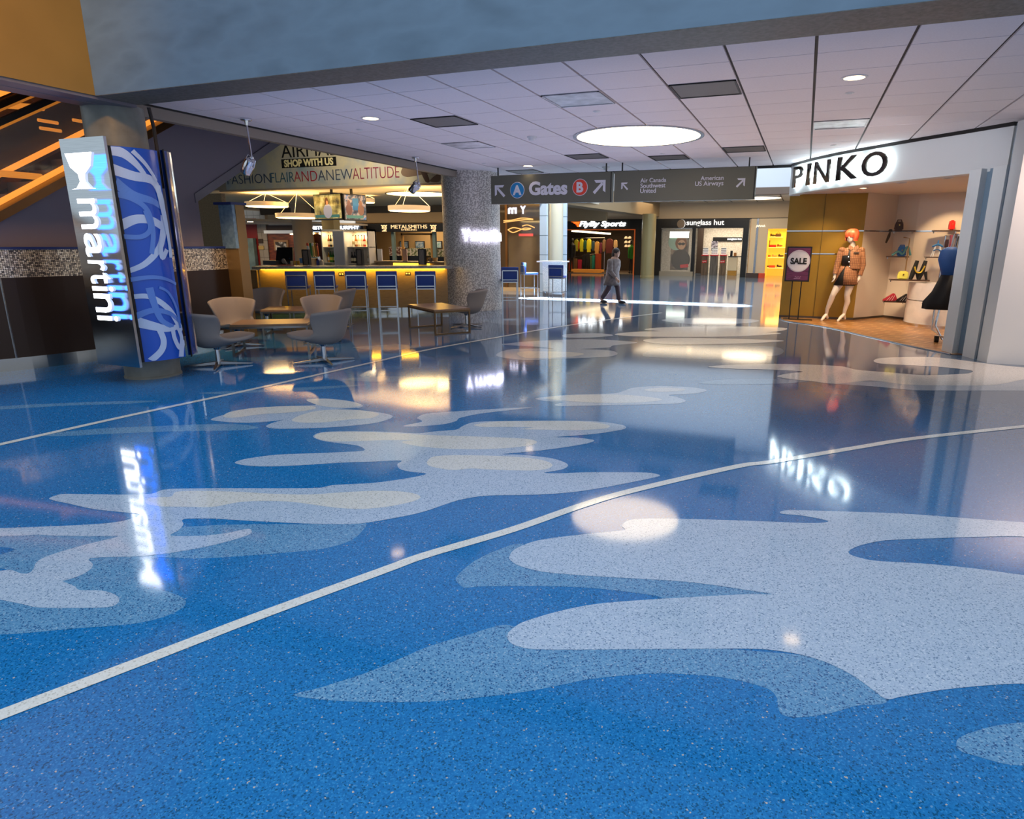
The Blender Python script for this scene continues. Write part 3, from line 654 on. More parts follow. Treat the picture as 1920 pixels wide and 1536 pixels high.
obj('shoe_print', shape([(788,318),(797,318),(806,340),(798,341)], 0, 2), mat('print_dark', '#5a4034', .6), t, world=True)
obj('shoe_print', shape([(806,340),(815,330),(826,325),(824,341)], 0, 2), mat('print_brown', '#7d6552', .6), t, world=True)
b = MB(); b.box((p0.x-.3, BY, zb-.05), (p1.x+.3, BY+.3, zb)); b.box((-21, BY+.02, zb), (p0.x, BY+.25, 5.6)); struct('trim_5', b, [TAN])
BARZ = zb + .0
# bar ceiling
b = MB(); b.box((-26, BY+.3, BARZ), (-7.9, 27, BARZ+.1)); struct('ceiling_bar', b, [mat('cream_ceiling', '#cfc3ae', .7)])

# ================================================================== the bar
BD = Vector((.843, .538, 0)); BN = Vector((-.538, .843, 0))      # along the counter, and away from the guests
CZ = 1.09
ce = ZP(838, 499, CZ)                                           # a point on the counter's front edge
cl = ZP(481, 500, CZ)
BD = (ce - cl).normalized(); BD.z = 0; BN = Vector((-BD.y, BD.x, 0))
R_ = ce + BD*.12; L_ = cl - BD*.1
def bp(s, d, z): q = R_ - BD*s + BN*d; return (q.x, q.y, z)       # s metres left of the right end, d behind the front edge
BL = (R_ - L_).length
bf = .42
t = thing('bar', 'long bar with glowing yellow front and pale stone counter behind the blue stools', 'bar counter', bp(BL/2, .5, 0))
b = MB(); b.prism([bp(0, 0, CZ-.06), bp(BL, 0, CZ-.06), bp(BL, .65, CZ-.06), bp(0, .65, CZ-.06)], (0, 0, .06)); obj('counter_top', b, noisy('counter_stone', [(.3,'#8f887f'),(.7,'#aaa298')], 25, .25), t, world=True)
b = MB(); b.prism([bp(.1, bf, .12), bp(BL-.05, bf, .12), bp(BL-.05, bf+.08, .12), bp(.1, bf+.08, .12)], (0, 0, CZ-.18)); obj('front_panel', b, WOODBAR, t, world=True)
b = MB(); b.prism([bp(.1, bf+.03, 0), bp(BL-.05, bf+.03, 0), bp(BL-.05, bf+.09, 0), bp(.1, bf+.09, 0)], (0, 0, .12)); obj('kick_plate', b, mat('kick_mirror', '#c8ccd2', .05, 1.), t, world=True)
b = MB(); b.prism([bp(.15, bf-.05, CZ-.085), bp(BL-.1, bf-.05, CZ-.085), bp(BL-.1, bf-.02, CZ-.085), bp(.15, bf-.02, CZ-.085)], (0, 0, .022)); obj('light_strip', b, mat('strip_yellow', '#ffd23c', .5, emit=16, ecol='#ffc21e'), t, world=True)
for px, py in ((640, 514), (765, 513)):
    q = ray(px, py); n = BN; o = Vector(bp(0, bf, 0)); s = (n.dot(o))/(n.dot(Vector((q.x, q.y, 0)))); p = Vector((q.x*s, q.y*s, EYE+q.z*s))
    k = thing('outlet', 'black double power outlet on the bar front ' + ('between the middle stools' if px < 700 else 'left of the rightmost stool'), 'outlet', tuple(p))
    b = MB(); b.bar(p - BD*.06, p + BD*.06, .02, .07); obj('cover', b, BLACK, k, world=True)
    for sg in (-1, 1):
        b = MB(); b.bar(p + BD*(sg*.028-.016) - BN*.012, p + BD*(sg*.028+.016) - BN*.012, .01, .03); obj('socket', b, WARMWHITE, k, world=True)
la = light('bar_glow', 'AREA', bp(BL/2, bf-.1, CZ-.09), 18, '#ffc23c', BL*.93, .05, spread=None)
la.rotation_euler = (math.radians(35), 0, math.atan2(BD.y, BD.x))
# bar stools
SBLUE = mat('stool_blue', '#10388a', .5); 
t = thing('bar_stool', 'x', 'bar stool', (0, 0, 0), 0, 'blue bar stools along the bar')
b = MB(); b.box((-.2, -.21, .69), (.22, .21, .745), 0, .012); obj('seat', b, SBLUE, t, smooth='auto')
b = MB(); b.box((-.215, -.21, .74), (-.16, .21, 1.04), 0, .014); bk = obj('backrest', b, SBLUE, t, smooth='auto')
SF = mat('satin_chrome', '#c4c8ce', .25, 1.)
b = MB()
for s in (-1, 1): b.bar((-.225, s*.185, .66), (-.225, s*.185, .955), .02)
b.bar((-.225, -.185, .955), (-.225, .185, .955), .02); b.bar((-.225, -.185, .735), (-.225, .185, .735), .02); obj('back_frame', b, SF, bk)
for x in (-.225, .21):
    for s in (-1, 1): b = MB(); b.bar((x, s*.185, 0), (x, s*.185, .68), .022); obj('leg', b, SF, t)
b = MB()
for s in (-1, 1): b.bar((-.225, s*.185, .68), (.21, s*.185, .68), .02); 
b.bar((.21, -.185, .68), (.21, .185, .68), .02); b.bar((-.225, -.185, .68), (-.225, .185, .68), .02); obj('seat_frame', b, SF, t)
b = MB()
for s in (-1, 1): b.bar((-.225, s*.185, .28), (.21, s*.185, .28), .018)
b.bar((.21, -.185, .28), (.21, .185, .28), .018); b.bar((-.225, -.185, .24), (-.225, .185, .24), .018); obj('footrest', b, SF, t)
rzb = math.atan2(BN.y, BN.x)
sts = [(554, 'blue bar stool farthest left along the glowing bar'), (607, 'second blue bar stool from the left along the bar'), (666, 'blue bar stool in the middle of the row at the bar'), (724, 'fourth blue bar stool from the left, left of the outlet'), (797, 'blue bar stool at the right end of the bar, beside the mosaic column')]
for i, (px, lab) in enumerate(sts):
    p = ZP(px, 508.5, 1.04); c = p + BN*.2; c.z = 0
    if i == 0: t.location = c; t.rotation_euler.z = rzb; t['label'] = lab; stool0 = t; WM[t.name] = Matrix.Translation(c) @ Matrix.Rotation(rzb, 4, 'Z')
    else: dup(stool0, c, rzb, lab)
for (px, py, ang, lab) in ((956, 501, math.radians(118), 'blue bar stool half hidden behind the right edge of the mosaic column'), (1042, 497, math.radians(97), 'blue bar stool pushed up to the white high table, back to the camera')):
    p = ZP(px, py, 1.04); d = Vector((math.cos(ang), math.sin(ang), 0)); c = p + d*.2; c.z = 0
    dup(stool0, c, ang, lab, 'blue bar stools at the white high table')
p = FL(993, 557); dup(stool0, (p.x, p.y, 0), math.radians(40), 'blue bar stool seen side-on left of the white high table', 'blue bar stools at the white high table')

# ================================================================== lounge chairs and low tables
CHF = mat('chair_fabric', '#8c827c', .75)
STARM = mat('chair_base', '#a8a9ad', .2, 1.)
t = thing('lounge_chair', 'x', 'lounge chair', (0, 0, 0), 0, 'swivel lounge chairs')
prof = [(.50,.40,.17,-.06,.0),(.44,.405,.235,-.04,.004),(.28,.375,.28,0,.02),(.1,.335,.285,.03,.05),(-.08,.295,.28,.08,.10),(-.21,.31,.262,.14,.12),(-.29,.39,.25,.20,.06),(-.325,.49,.262,.25,.01),(-.355,.60,.30,.28,.0),(-.385,.69,.335,.275,-.012),(-.41,.755,.355,.26,-.035)]
rows = []; NV = 14
for x, z, w, cx, cz in prof:
    r = []
    for j in range(NV+1):
        v = -1 + 2*j/NV; a = abs(v)**2.2
        r.append(Vector((x + cx*a, v*w*(1 - .06*a), z + cz*a)))
    rows.append(r)
b = MB(); b.grid(rows); sh = obj('shell', b, CHF, t, smooth=True)
mod(sh, 'SOLIDIFY', thickness=.055, offset=-1 if False else 1); mod(sh, 'SUBSURF', levels=1, render_levels=2)
b = MB(); b.tube([(-.02, 0, .03), (-.02, 0, .30)], [.03, .03], 14); b.tube([(-.02, 0, .22), (-.02, 0, .25), (-.02, 0, .31)], [.03, .05, .1], 14); obj('column', b, CHROME, t, smooth='auto')
for k in range(4):
    a = PI/4 + k*PI/2 + .15; b = MB(); b.bar((-.02, 0, .045), (-.02+math.cos(a)*.41, math.sin(a)*.41, .017), .06, .04, 0, .022, .014); obj('leg', b, STARM, t)
chair0 = t
def chair(px, py, z, face, lab, dx=0.):
    p = Vector((px[0], px[1], 0)) if isinstance(px, tuple) else ZP(px, py, z); f = Vector(face).normalized(); c = Vector((p.x, p.y, 0)) 
    rz = math.atan2(f[1], f[0])
    if not chair.used: chair0.location = c; chair0.rotation_euler.z = rz; chair0['label'] = lab; chair.used = True
    else: dup(chair0, c, rz, lab)
chair.used = False
chair(413, 683, .02, (.22, .97, 0), 'grey lounge chair in front left, its back overlapped by the blue sign panel')
chair(606, 676, .02, (-.99, -.02, 0), 'grey lounge chair at right end of the nearest low table, back turned to us')
chair((-8.27, 7.55), 0, 0, (.84, -.54, 0), 'cream lounge chair facing us behind left end of the nearest low table')
chair((-7.42, 8.5), 0, 0, (.5, -.86, 0), 'cream lounge chair facing us directly behind the grey chair right of table')
chair((-9.58, 9.47), 0, 0, (.5, -.86, 0), 'lounge chair farthest back on the left, in front of the bar end')
chair((-8.5, 10.12), 0, 0, (-.93, -.36, 0), 'small lounge chair seen from the side below the middle bar stool')
chair((-6.13, 11.1), 0, 0, (-.93, -.3, 0), 'olive lounge chair at the low table beside the mosaic column')
TW = noisy('table_wood', [(.3,'#7d6046'),(.7,'#94755a')], 5, .3, stretch=(1, 8, 1)); TM = mat('table_steel', '#8a8580', .25, .9)
def low_table(c0, cx, cy, lab, tm, first=[None]):
    """c0 near corner, cx long side vector, cy short side vector"""
    c0 = Vector(c0); L = cx.length; W = cy.length; rz = math.atan2(cx.y, cx.x); ctr = c0 + cx/2 + cy/2
    t = thing('low_table', lab, 'coffee table', (ctr.x, ctr.y, 0), rz, 'low lounge tables')
    b = MB(); b.box((-L/2, -W/2, .425), (L/2, W/2, .455), 0, .003); obj('tabletop', b, TW, t)
    b = MB()
    for s in (-1, 1): b.box((-L/2, s*W/2-.012, .395), (L/2, s*W/2+.012, .426)); b.box((s*L/2-.012, -W/2, .395), (s*L/2+.012, W/2, .426))
    obj('apron', b, tm, t)
    for sx in (-1, 1):
        for sy in (-1, 1): b = MB(); b.box((sx*(L/2-.012)-.015, sy*(W/2-.012)-.015, 0), (sx*(L/2-.012)+.015, sy*(W/2-.012)+.015, .4)); obj('leg', b, tm, t)
        b = MB(); b.box((sx*(L/2-.012)-.012, -W/2, .0), (sx*(L/2-.012)+.012, W/2, .025)); obj('floor_rail', b, tm, t)
    return t
d = Vector((.832, .555, 0)); n = Vector((-.555, .832, 0))
low_table(ZP(576, 606.5, .455) - d*1.05, d*1.05, n*.66, 'low wooden table nearest us between four lounge chairs', TM)
d = Vector((.85, .527, 0)); n = Vector((-.527, .85, 0))
low_table(ZP(488, 581.5, .455), d*1.2, n*.68, 'low wooden table behind the nearest one, closest to the bar end', TM)
A_, B_, C_ = FL(766, 614.5), FL(815, 629), FL(883.5, 624.5)
low_table(A_, B_ - A_, C_ - B_, 'low wooden table standing alone in front of the mosaic column', mat('table_bronze', '#6b5238', .3, .8))

# ================================================================== mosaic column with its lit lettering
MC = Vector((-7.72, 14.42, 0)); MR = .70
SQ = noisy('squiggle_mosaic', [(.44,'#aaa49e'),(.5,'#c4bfb9'),(.56,'#e2ddd7')], 34, .4, .1, detail=.5)
b = MB(); b.lathe(MC, [(MR+.02, 0), (MR+.02, .14), (MR, .145), (MR, 3.24)], 64); struct('column_mosaic', b, [SQ], smooth='auto')
t = thing('illuminated_sign', 'white lit lettering with glass icon wrapped around the mosaic column', 'lit sign', (MC.x+.3, MC.y-MR, 1.62))
def col_ang(px, py):
    d = ray(px, py); d2 = Vector((d.x, d.y)); o = Vector((-MC.x, -MC.y))
    A = d2.dot(d2); Bq = 2*o.dot(d2); Cc = o.dot(o) - (MR+.05)**2; s = (-Bq - math.sqrt(max(Bq*Bq - 4*A*Cc, 0)))/(2*A)
    return math.atan2(d2.y*s - MC.y, d2.x*s - MC.x), EYE + d.z*s
a0, z0 = col_ang(866, 452); a1, _ = col_ang(940, 452); _, z1 = col_ang(890, 430)
def wrapped(txt, f0, f1, zz0, zz1):
    b = text_bm(txt, .3, .012, 0, fit=(1, zz1-zz0))
    for v in b.bm.verts:
        a = a0 + (a1-a0)*(f0 + (f1-f0)*(v.co.x+.5)); r = MR + .05 + v.co.z
        v.co = Vector((MC.x+math.cos(a)*r, MC.y+math.sin(a)*r, (zz0+zz1)/2 + v.co.y))
    return b
NEONV = mat('neon_violet', '#f0f0ff', .5, emit=10, ecol='#dcdcff')
for ch, f0, f1, dz in (('m',.2,.42,0),('a',.45,.58,0),('r',.61,.68,0),('t',.69,.76,.05),('i',.78,.81,.05),('n',.84,.97,0)):
    obj('letter', wrapped(ch, f0, f1, z0, z0 + (z1-z0)*(.75 + dz*4)), NEONV, t, world=True)
obj('glass_icon', wrapped('Y', .0, .15, z0, z1), NEONV, t, world=True)
# ================================================================== behind the bar
def on_bar(px, py): return ZP(px, py, CZ)
# menu holders on the counter
HOLD = noisy('holder_wood', [(.3,'#6e655c'),(.7,'#8a8076')], 20, .4, stretch=(6, 6, .6))
for i, (x0, x1, y0, y1, lab) in enumerate(((569, 583, 468.5, 497, 'dark framed menu holder on the bar right of the till screen'), (670, 682, 467.5, 497, 'dark framed menu holder on the bar above the middle stool'), (786, 799, 467.5, 497, 'dark framed menu holder on the bar near the mosaic column'))):
    a, c = on_bar(x0, y1), on_bar(x1, y1); m_ = (a+c)/2; w = (c-a).length; h = YP(x0, y0, a.y).z - CZ
    k = thing('menu_holder', lab, 'menu holder', (m_.x, m_.y, CZ), 0, 'menu holders on the bar counter')
    b = MB(); b.box((-w*.42, -.03, 0), (w*.42, .03, h)); obj('board', b, HOLD, k)
    b = MB()
    for s in (-1, 1): b.box((s*w/2-.012, -.04, 0), (s*w/2+.012, .04, h))
    b.box((-w/2, -.04, h-.015), (w/2, .04, h+.01)); b.box((-w/2, -.05, -.0), (w/2, .05, .015)); obj('frame', b, BLACK, k)
BK = 1.9
def bky(px, py, y): return YP(px, py, y)
# far counter of the island with pale holders and bowls
q0, q1 = YP(701, 490, 14.6), YP(835, 489, 14.6)
k = thing('back_counter', 'rear bar counter with glowing edge behind the right half of bar', 'bar counter', ((q0.x+q1.x)/2, 14.7, 0))
b = MB(); b.box((q0.x, 14.6, q0.z-.03), (q1.x, 15.1, q0.z+.01)); obj('counter_top', b, TAN, k, world=True)
b = MB(); b.box((q0.x+.6, 14.62, q0.z-.10), (q1.x-.5, 14.66, q0.z-.035)); obj('light_strip', b, mat('strip_gold', '#ffc94a', .5, emit=4, ecol='#ffc030'), k, world=True)
b = MB(); b.box((q0.x, 14.7, 0), (q1.x, 15.0, q0.z-.03)); obj('body', b, TAN, k, world=True)
for i, (x0, x1, y0, y1, c, lab) in enumerate(((709,716,467,487,'#dcdcde','narrow white menu card standing on the rear counter left'),(756,763,467,487,'#e0b79a','narrow pinkish menu card standing on rear counter centre'))):
    a, e = YP(x0, y1, 14.75), YP(x1, y0, 14.75); b = MB(); b.box((a.x, 14.73, q0.z+.01), (e.x, 14.76, e.z)); one('menu_card', b, mat('card'+str(i), c, .5), lab, 'menu card')
for i, (x, y, r, c, n_) in enumerate(((808,490,.07,'#7a736b','small grey bowl on the rear counter near the column'),(800,491,.05,'#8a6a2c','brown round jar on the rear counter near column'),(816,489,.08,'#c9a26a','tan plate stack on rear counter next to the column'))):
    p = YP(x, y, 14.8); b = MB(); b.lathe((p.x, 14.8, q0.z+.01), [(r*.6, 0), (r, .1), (r*.9, .1), (r*.5, .02), (0, .02)], 16); one('bowl', b, mat('bowl'+str(i), c, .4), n_, 'bowl', smooth='auto')
# bottle tower
TY = 14.4
def tp(px, py): return YP(px, py, TY)
a, c = tp(606, 496), tp(689, 430)
k = thing('bottle_shelf', 'white back bar tower with bottle shelves under the televisions', 'shelving', ((a.x+c.x)/2, TY+.2, 0))
ztop = c.z; IV = mat('ivory_laminate', '#e6dcc8', .5)
sa, sb = tp(630, 470), tp(651, 470)
b = MB(); b.box((sa.x, TY-.1, 0), (sb.x, TY+.35, ztop-.03), 0, .03); obj('core', b, mat('satin_panel', '#c9c6c8', .35, .2), k, world=True)
b = MB(); b.box((a.x, TY+.3, 0), (sa.x, TY+.34, ztop)); b.box((sb.x, TY+.3, 0), (c.x, TY+.34, ztop)); obj('back_panel', b, IV, k, world=True)
b = MB(); b.box((a.x, TY, ztop-.05), (c.x, TY+.34, ztop)); obj('top_board', b, IV, k, world=True)
zs = {}
for side, xx0, xx1, ys in (('l', a.x, sa.x, (463, 492)), ('r', sb.x, c.x, (462.5, 494))):
    for y in ys:
        z = tp(660 if side == 'r' else 615, y).z; zs[(side, y)] = z
        b = MB(); b.box((xx0, TY+.02, z-.02), (xx1, TY+.3, z)); obj('shelf', b, IV, k, world=True)
for xx in (a.x, c.x-.03): b = MB(); b.box((xx, TY, 0), (xx+.03, TY+.34, ztop)); obj('side_panel', b, IV, k, world=True)
l = light('shelf_glow', 'AREA', ((sb.x+c.x)/2, TY+.1, ztop-.06), 6, '#ffe6b0', .5, .2); l = light('shelf_glow', 'AREA', ((a.x+sa.x)/2, TY+.1, ztop-.06), 3, '#ffe6b0', .3, .2)
def bottle(x, y, z, h, r, col, lab, grp, cap='#20201c'):
    kk = thing('bottle', lab, 'bottle', (x, y, z), 0, grp)
    b = MB(); b.lathe((0, 0, 0), [(r*.95, 0), (r, .01), (r, h*.58), (r*.4, h*.72), (r*.34, h*.94), (0, h*.94)], 12); gl = obj('glass', b, mat('bottle_'+col, '#'+col, .15), kk, smooth='auto')
    b = MB(); b.lathe((0, 0, 0), [(r*.4, h*.92), (r*.4, h), (0, h)], 10); obj('cap', b, mat('cap_'+cap, cap, .4), gl, smooth='auto')
    b = MB(); b.lathe((0, 0, 0), [(r*1.02, h*.18), (r*1.02, h*.46)], 12); obj('label', b, mat('label_'+col, {'1a1a16':'#d8cfb0','2f6b24':'#e8d24a','c9b08a':'#f2ead8','9c5a24':'#e9d9b8','b93a2a':'#f4e8d0','d8d2c2':'#b8a070'}.get(col, '#e8e0cc'), .5), gl)
rows = [('r', 494, [(655,'1a1a16'),(660,'1a1a16'),(665,'1a1a16'),(686,'c9b08a')], .30, 'dark wine bottles on the lower right tower shelf'),
        ('r', 462.5, [(657,'d8d2c2'),(662,'9c5a24'),(667,'c9b08a'),(673,'c9b08a'),(678,'b93a2a'),(684,'d8d2c2')], .30, 'pale spirit bottles on the upper right tower shelf'),
        ('l', 463, [(611,'9c5a24'),(615,'1a1a16'),(619,'c9b08a')], .32, 'brown bottles on the upper left tower shelf'),
        ('l', 492, [(611,'c98a24'),(615,'2f6b24'),(619,'2f6b24'),(623,'c98a24')], .30, 'green and amber bottles on the lower left tower shelf')]
names = {'1a1a16':'black','d8d2c2':'clear','9c5a24':'brown','c9b08a':'pale tan','b93a2a':'red','2f6b24':'green','c98a24':'amber'}
for side, y, L, h, grp in rows:
    cnt = {}
    for n_, (px, col) in enumerate(L):
        p = tp(px, y); cnt[col] = cnt.get(col, 0)
        pos = ('leftmost', 'second', 'third', 'fourth', 'fifth', 'rightmost')[n_ if n_ < len(L)-1 else 5]
        bottle(p.x, TY+.14, zs[(side, y)]+.001, h, .036, col, '%s bottle, %s of the %s' % (names[col], pos, grp), grp)
# the two televisions, hung back to back under the bar ceiling
def tv(corners, Y, lab, mscreen, extra):
    P = [ZP(x, y, 2.0) for x, y in corners]
    (tlx, tly), (trx, try_), (brx, bry), (blx, bly) = corners
    return P
TVB = mat('tv_bezel', '#0c0b0a', .3)
def scr(name, stops, sc, st=1.):
    m = noisy(name, stops, sc, .25, detail=6); N, L, b_ = nodes_of(m)
    src = [n for n in N if n.type == 'VALTORGB'][0]; L.new(src.outputs['Color'], b_.inputs['Emission Color']); b_.inputs['Emission Strength'].default_value = st; return m
S1 = scr('screen_interview', [(.35,'#3a3218'),(.5,'#8a7a3c'),(.6,'#b8a86a'),(.7,'#6a5c2c')], 3.2, .9); S2 = scr('screen_game', [(.35,'#14202e'),(.48,'#3c4654'),(.56,'#8a7a70'),(.66,'#2a5a8a')], 6, .9)
def tvset(x0, yt0, yb0, x1, yt1, yb1, Y0, Y1, lab, ms, kind):
    A, Bq = YP(x0, yb0, Y0), YP(x0, yt0, Y0); D, E_ = YP(x1, yb1, Y1), YP(x1, yt1, Y1)
    ctr = (A+Bq+D+E_)/4; u = (D - A); W = (Vector((D.x, D.y, 0)) - Vector((A.x, A.y, 0))).length; H = ((Bq-A).length + (E_-D).length)/2
    rz = math.atan2(u.y, u.x)
    k = thing('television', lab, 'television', (ctr.x, ctr.y, ctr.z - H/2), rz, 'televisions over the bar')
    b = MB(); b.box((-W/2, 0, 0), (W/2, .07, H), 0, .006); obj('housing', b, TVB, k)
    b = MB(); b.box((-W/2+.025, -.004, .04), (W/2-.025, .002, H-.025)); ms_ = obj('screen', b, ms, k)
    b = MB(); b.box((-W/2+.05, -.007, .07), (W/2-.12, -.004, .15)); obj('caption_bar', b, mat('caption_teal', '#3f7470', .4, emit=.35), ms_)
    if kind == 0:
        b = MB(); b.ell((-.02, -.006, H*.70), (.085, .004, .12)); obj('hair_figure', b, mat('fig_brown', '#5a3418', .5, emit=.3), ms_)
        b = MB(); b.ell((-.0, -.008, H*.66), (.05, .004, .07)); obj('face_figure', b, mat('fig_skin', '#c48a5a', .5, emit=.25), ms_)
        b = MB(); b.ell((.01, -.0075, H*.34), (.2, .004, .2)); obj('shirt_figure', b, mat('fig_white', '#a8a8b6', .5, emit=.35), ms_)
    else:
        for xx, cc in ((-.2, '#6a4a44'), (.17, '#7a5a4c')):
            b = MB(); b.ell((xx, -.007, H*.66), (.05, .004, .08)); b.ell((xx, -.0065, H*.42), (.10, .004, .16)); obj('player_figure', b, mat('fig'+cc, cc, .5, emit=.3), ms_)
        b = MB(); b.box((-.08, -.006, H*.4), (.1, -.004, H*.85)); obj('blue_board', b, mat('fig_blue', '#2a6a9a', .5, emit=.25), ms_)
    b = MB(); b.box((-.05, .07, H*.4), (.05, .2, H*.6)); b.box((-.03, .15, H*.5), (.03, .2, BARZ - (ctr.z-H/2))); obj('mount', b, TVB, k)
tvset(589, 366, 415, 640, 361, 410, 15.75, 15.45, 'left television over the bar showing a person in white shirt', S1, 0)
tvset(645, 361, 412, 687, 367.5, 416, 15.45, 16.1, 'right television over the bar showing two players on blue', S2, 1)
# ring pendants
def pendant(px0, px1, py, Y, lab, ztop=None, hgt=.13):
    a, c = YP(px0, py, Y), YP(px1, py, Y); r = (c.x-a.x)/2*1.0; ctr = ((a.x+c.x)/2, Y, a.z)
    r = abs(r)*.95
    k = thing('pendant_light', lab, 'pendant lamp', ctr, 0, 'drum pendant lamps over the bar')
    b = MB(); b.lathe((0, 0, 0), [(r-.03, 0), (r, 0), (r, hgt), (r-.015, hgt), (r-.03, 0)], 48); obj('shade', b, mat('pendant_shade', '#d8c0a0', .5, emit=.25, ecol='#ffd9a0'), k, smooth='auto')
    b = MB(); b.lathe((0, 0, 0), [(0, -.02), (r*.9, -.015), (r-.02, 0), (r-.02, .02), (0, .02)], 48); obj('diffuser', b, LAMPWARM, k, smooth='auto')
    for q in range(3):
        g = q*2*PI/3 + .4; b = MB(); b.tube([(math.cos(g)*r*.97, math.sin(g)*r*.97, hgt), (0, 0, BARZ - ctr[2])], .006, 6); obj('wire', b, SF, k)
pendant(470, 532, 388, 16.6, 'drum pendant lamp on the left above bar end'); pendant(527, 595, 409, 16.9, 'lowest drum pendant lamp just left of the left television')
pendant(733, 803, 396, 15.9, 'drum pendant lamp glowing right of televisions beside mosaic column'); pendant(676, 701, 380, 18.5, 'drum pendant lamp half hidden behind right television'); 
p = YP(785, 364, 17.5)
t = thing('ceiling_light', 'bright round glowing disc in the bar ceiling next to the mosaic column', 'ceiling light', (p.x, 17.2, BARZ-.05))
q = ZP(785, 364, BARZ-.02); b = MB(); b.lathe((q.x, q.y, BARZ), [(0, -.03), (.95, -.02), (1.0, -.001), (0, -.001)], 40); obj('diffuser', b, LAMPWARM, t, world=True, smooth='auto')
b = MB(); b.lathe((q.x, q.y, BARZ), [(1.0, -.03), (1.05, -.03), (1.05, -.001), (1.0, -.001), (1.0, -.03)], 40); obj('rim', b, STEEL, t, world=True)
light('bar_ceiling_glow', 'AREA', (-11.5, 16.5, BARZ-.5), 70, '#ffcf86', 6, 2.5, rot=(PI, 0, 0))
light('bar_down_glow', 'AREA', (-11.5, 15.6, 2.9), 45, '#ffcf92', 5, 1.5)
# till, tray, cups and taps
def at_bar(px, d=.0): 
    return on_bar(px, 497) + BN*d
p = at_bar(530, .25); rz = math.atan2(BD.y, BD.x)
k = thing('till_screen', 'black till screen standing on the bar counter left end', 'till', (p.x, p.y, CZ), rz-.2)
h = .36; b = MB(); b.prism([(-.2, -.02, .07), (.2, -.02, .07), (.17, .14, h+.04), (-.2, .14, h+.04)], (0, .05, 0)); obj('screen', b, BLACK, k)
b = MB(); b.box((-.1, -.08, 0), (.1, .12, .08)); obj('base', b, BLACK, k)
p = at_bar(508, .12); b = MB(); b.prism([(p.x-.17, p.y-.1, CZ), (p.x+.17, p.y-.05, CZ), (p.x+.15, p.y+.15, CZ), (p.x-.19, p.y+.1, CZ)], (0, 0, .1)); one('tray', b, BLACK, 'black plastic tray on the bar counter left of the till screen', 'tray')
p = at_bar(532, .02); b = MB(); b.ell((p.x, p.y, CZ+.09), (.05, .04, .06)); b.tube([(p.x+.02, p.y, CZ+.1), (p.x+.09, p.y, CZ+.02)], [.03, .02], 8); one('cloth', b, mat('grey_cloth', '#8f8a86', .8), 'crumpled grey bar cloth in front of the till screen', 'cloth', smooth=True)
for i, (px, lab) in enumerate(((541, 'blue paper cup left of pair on the bar'), (562, 'blue paper cup beside the menu holder on the bar'))):
    p = at_bar(px, .3); b = MB(); b.lathe((p.x, p.y, CZ), [(.035, .03), (.05, .15), (.045, .15), (.03, .04), (0, .04)], 14); one('cup', b, mat('cup_blue', '#4f8fd8', .4), lab, 'cup', 'blue cups on the bar', smooth='auto')
for i, (px, col, lab) in enumerate(((552,'#c9a24a','amber glass tumbler on the bar between the blue cups'),(546,'#d8c9a0','clear glass tumbler on the bar right of the grey cloth'),(558,'#b98a2c','gold glass tumbler on bar next to menu holder'))):
    p = at_bar(px, .1); b = MB(); b.lathe((p.x, p.y, CZ), [(.03, 0), (.035, .09), (.03, .09), (.026, .01), (0, .01)], 12); one('glass', b, mat('tumbler'+str(i), col, .1), lab, 'glass', smooth='auto')
p = at_bar(577, 1.0); p = YP(592, 492, 13.2)
k = thing('beer_tap', 'beer tap tower with colourful upright handles behind the bar', 'beer tap', (p.x, 13.2, CZ-.15))
b = MB(); b.tube([(-.2, 0, .0), (-.2, 0, .3), (.12, 0, .3), (.12, 0, 0)], .035, 10); obj('tower', b, CHROME, k, smooth='auto')
for x, c1, c2 in ((-.19,'#c8ccd0','#e8552a'), (-.1,'#2f7a3a','#2f7a3a'), (-.03,'#d8b060','#f0f0e8'), (.05,'#c9922a','#d8a83a'), (.1,'#d86a2a','#8a2a1a')):
    b = MB(); b.tube([(x, 0, .30), (x, 0, .36), (x-.02, 0, .58)], [.015, .022, .028], 8); hd = obj('handle', b, mat('tap'+c1, c1, .4), k, smooth='auto')
    b = MB(); b.ell((x-.022, 0, .61), (.035, .03, .045)); obj('handle_top', b, mat('tap'+c2, c2, .4), hd, smooth=True)
for i, (x, col, lab) in enumerate(((597, '#3a4a9a', 'blue bottle standing under the beer taps'), (603, '#d8c8b0', 'pale jug standing under the beer taps'))):
    p = YP(x, 494, 13.1); b = MB(); b.lathe((p.x, 13.1, CZ-.1), [(.045, 0), (.05, .02), (.05, .16), (.02, .2), (0, .2)], 12); one('jug', b, mat('jug'+str(i), col, .3), lab, 'jug', smooth='auto')
# low cabinet with books at the left end of the bar
k = thing('side_cabinet', 'narrow wooden cabinet with open book slot at the left end of the bar', 'cabinet', bp(BL+.2, .3, 0), rz)
b = MB(); b.box((-.25, 0, .62), (.22, .35, 1.0)); b.box((-.25, 0, 0), (.22, .35, .36)); b.box((-.25, .3, .36), (.22, .35, .62)); b.box((-.25, 0, .36), (-.22, .35, .62)); b.box((.19, 0, .36), (.22, .35, .62)); obj('body', b, WOODBAR, k)
for i, (x0, x1, c, lab) in enumerate(((-.16,-.09,'#2a1c14','dark book in the slot of the bar end cabinet'),(-.08,-.02,'#8a1a24','red book in the slot of the bar end cabinet'),(.0,.17,'#f0e2a8','cream box of napkins in slot of bar end cabinet'))):
    q = WM[k.name] @ Vector(((x0+x1)/2, .12, .361)); o_ = MB(); o_.box((-(x1-x0)/2, -.08, 0), ((x1-x0)/2, .08, .2)); o_ = obj('book' if i < 2 else 'napkin_box', o_, mat('book'+str(i), c, .5)); o_.location = q; o_.rotation_euler.z = rz; tag(o_, lab, 'book' if i < 2 else 'box')

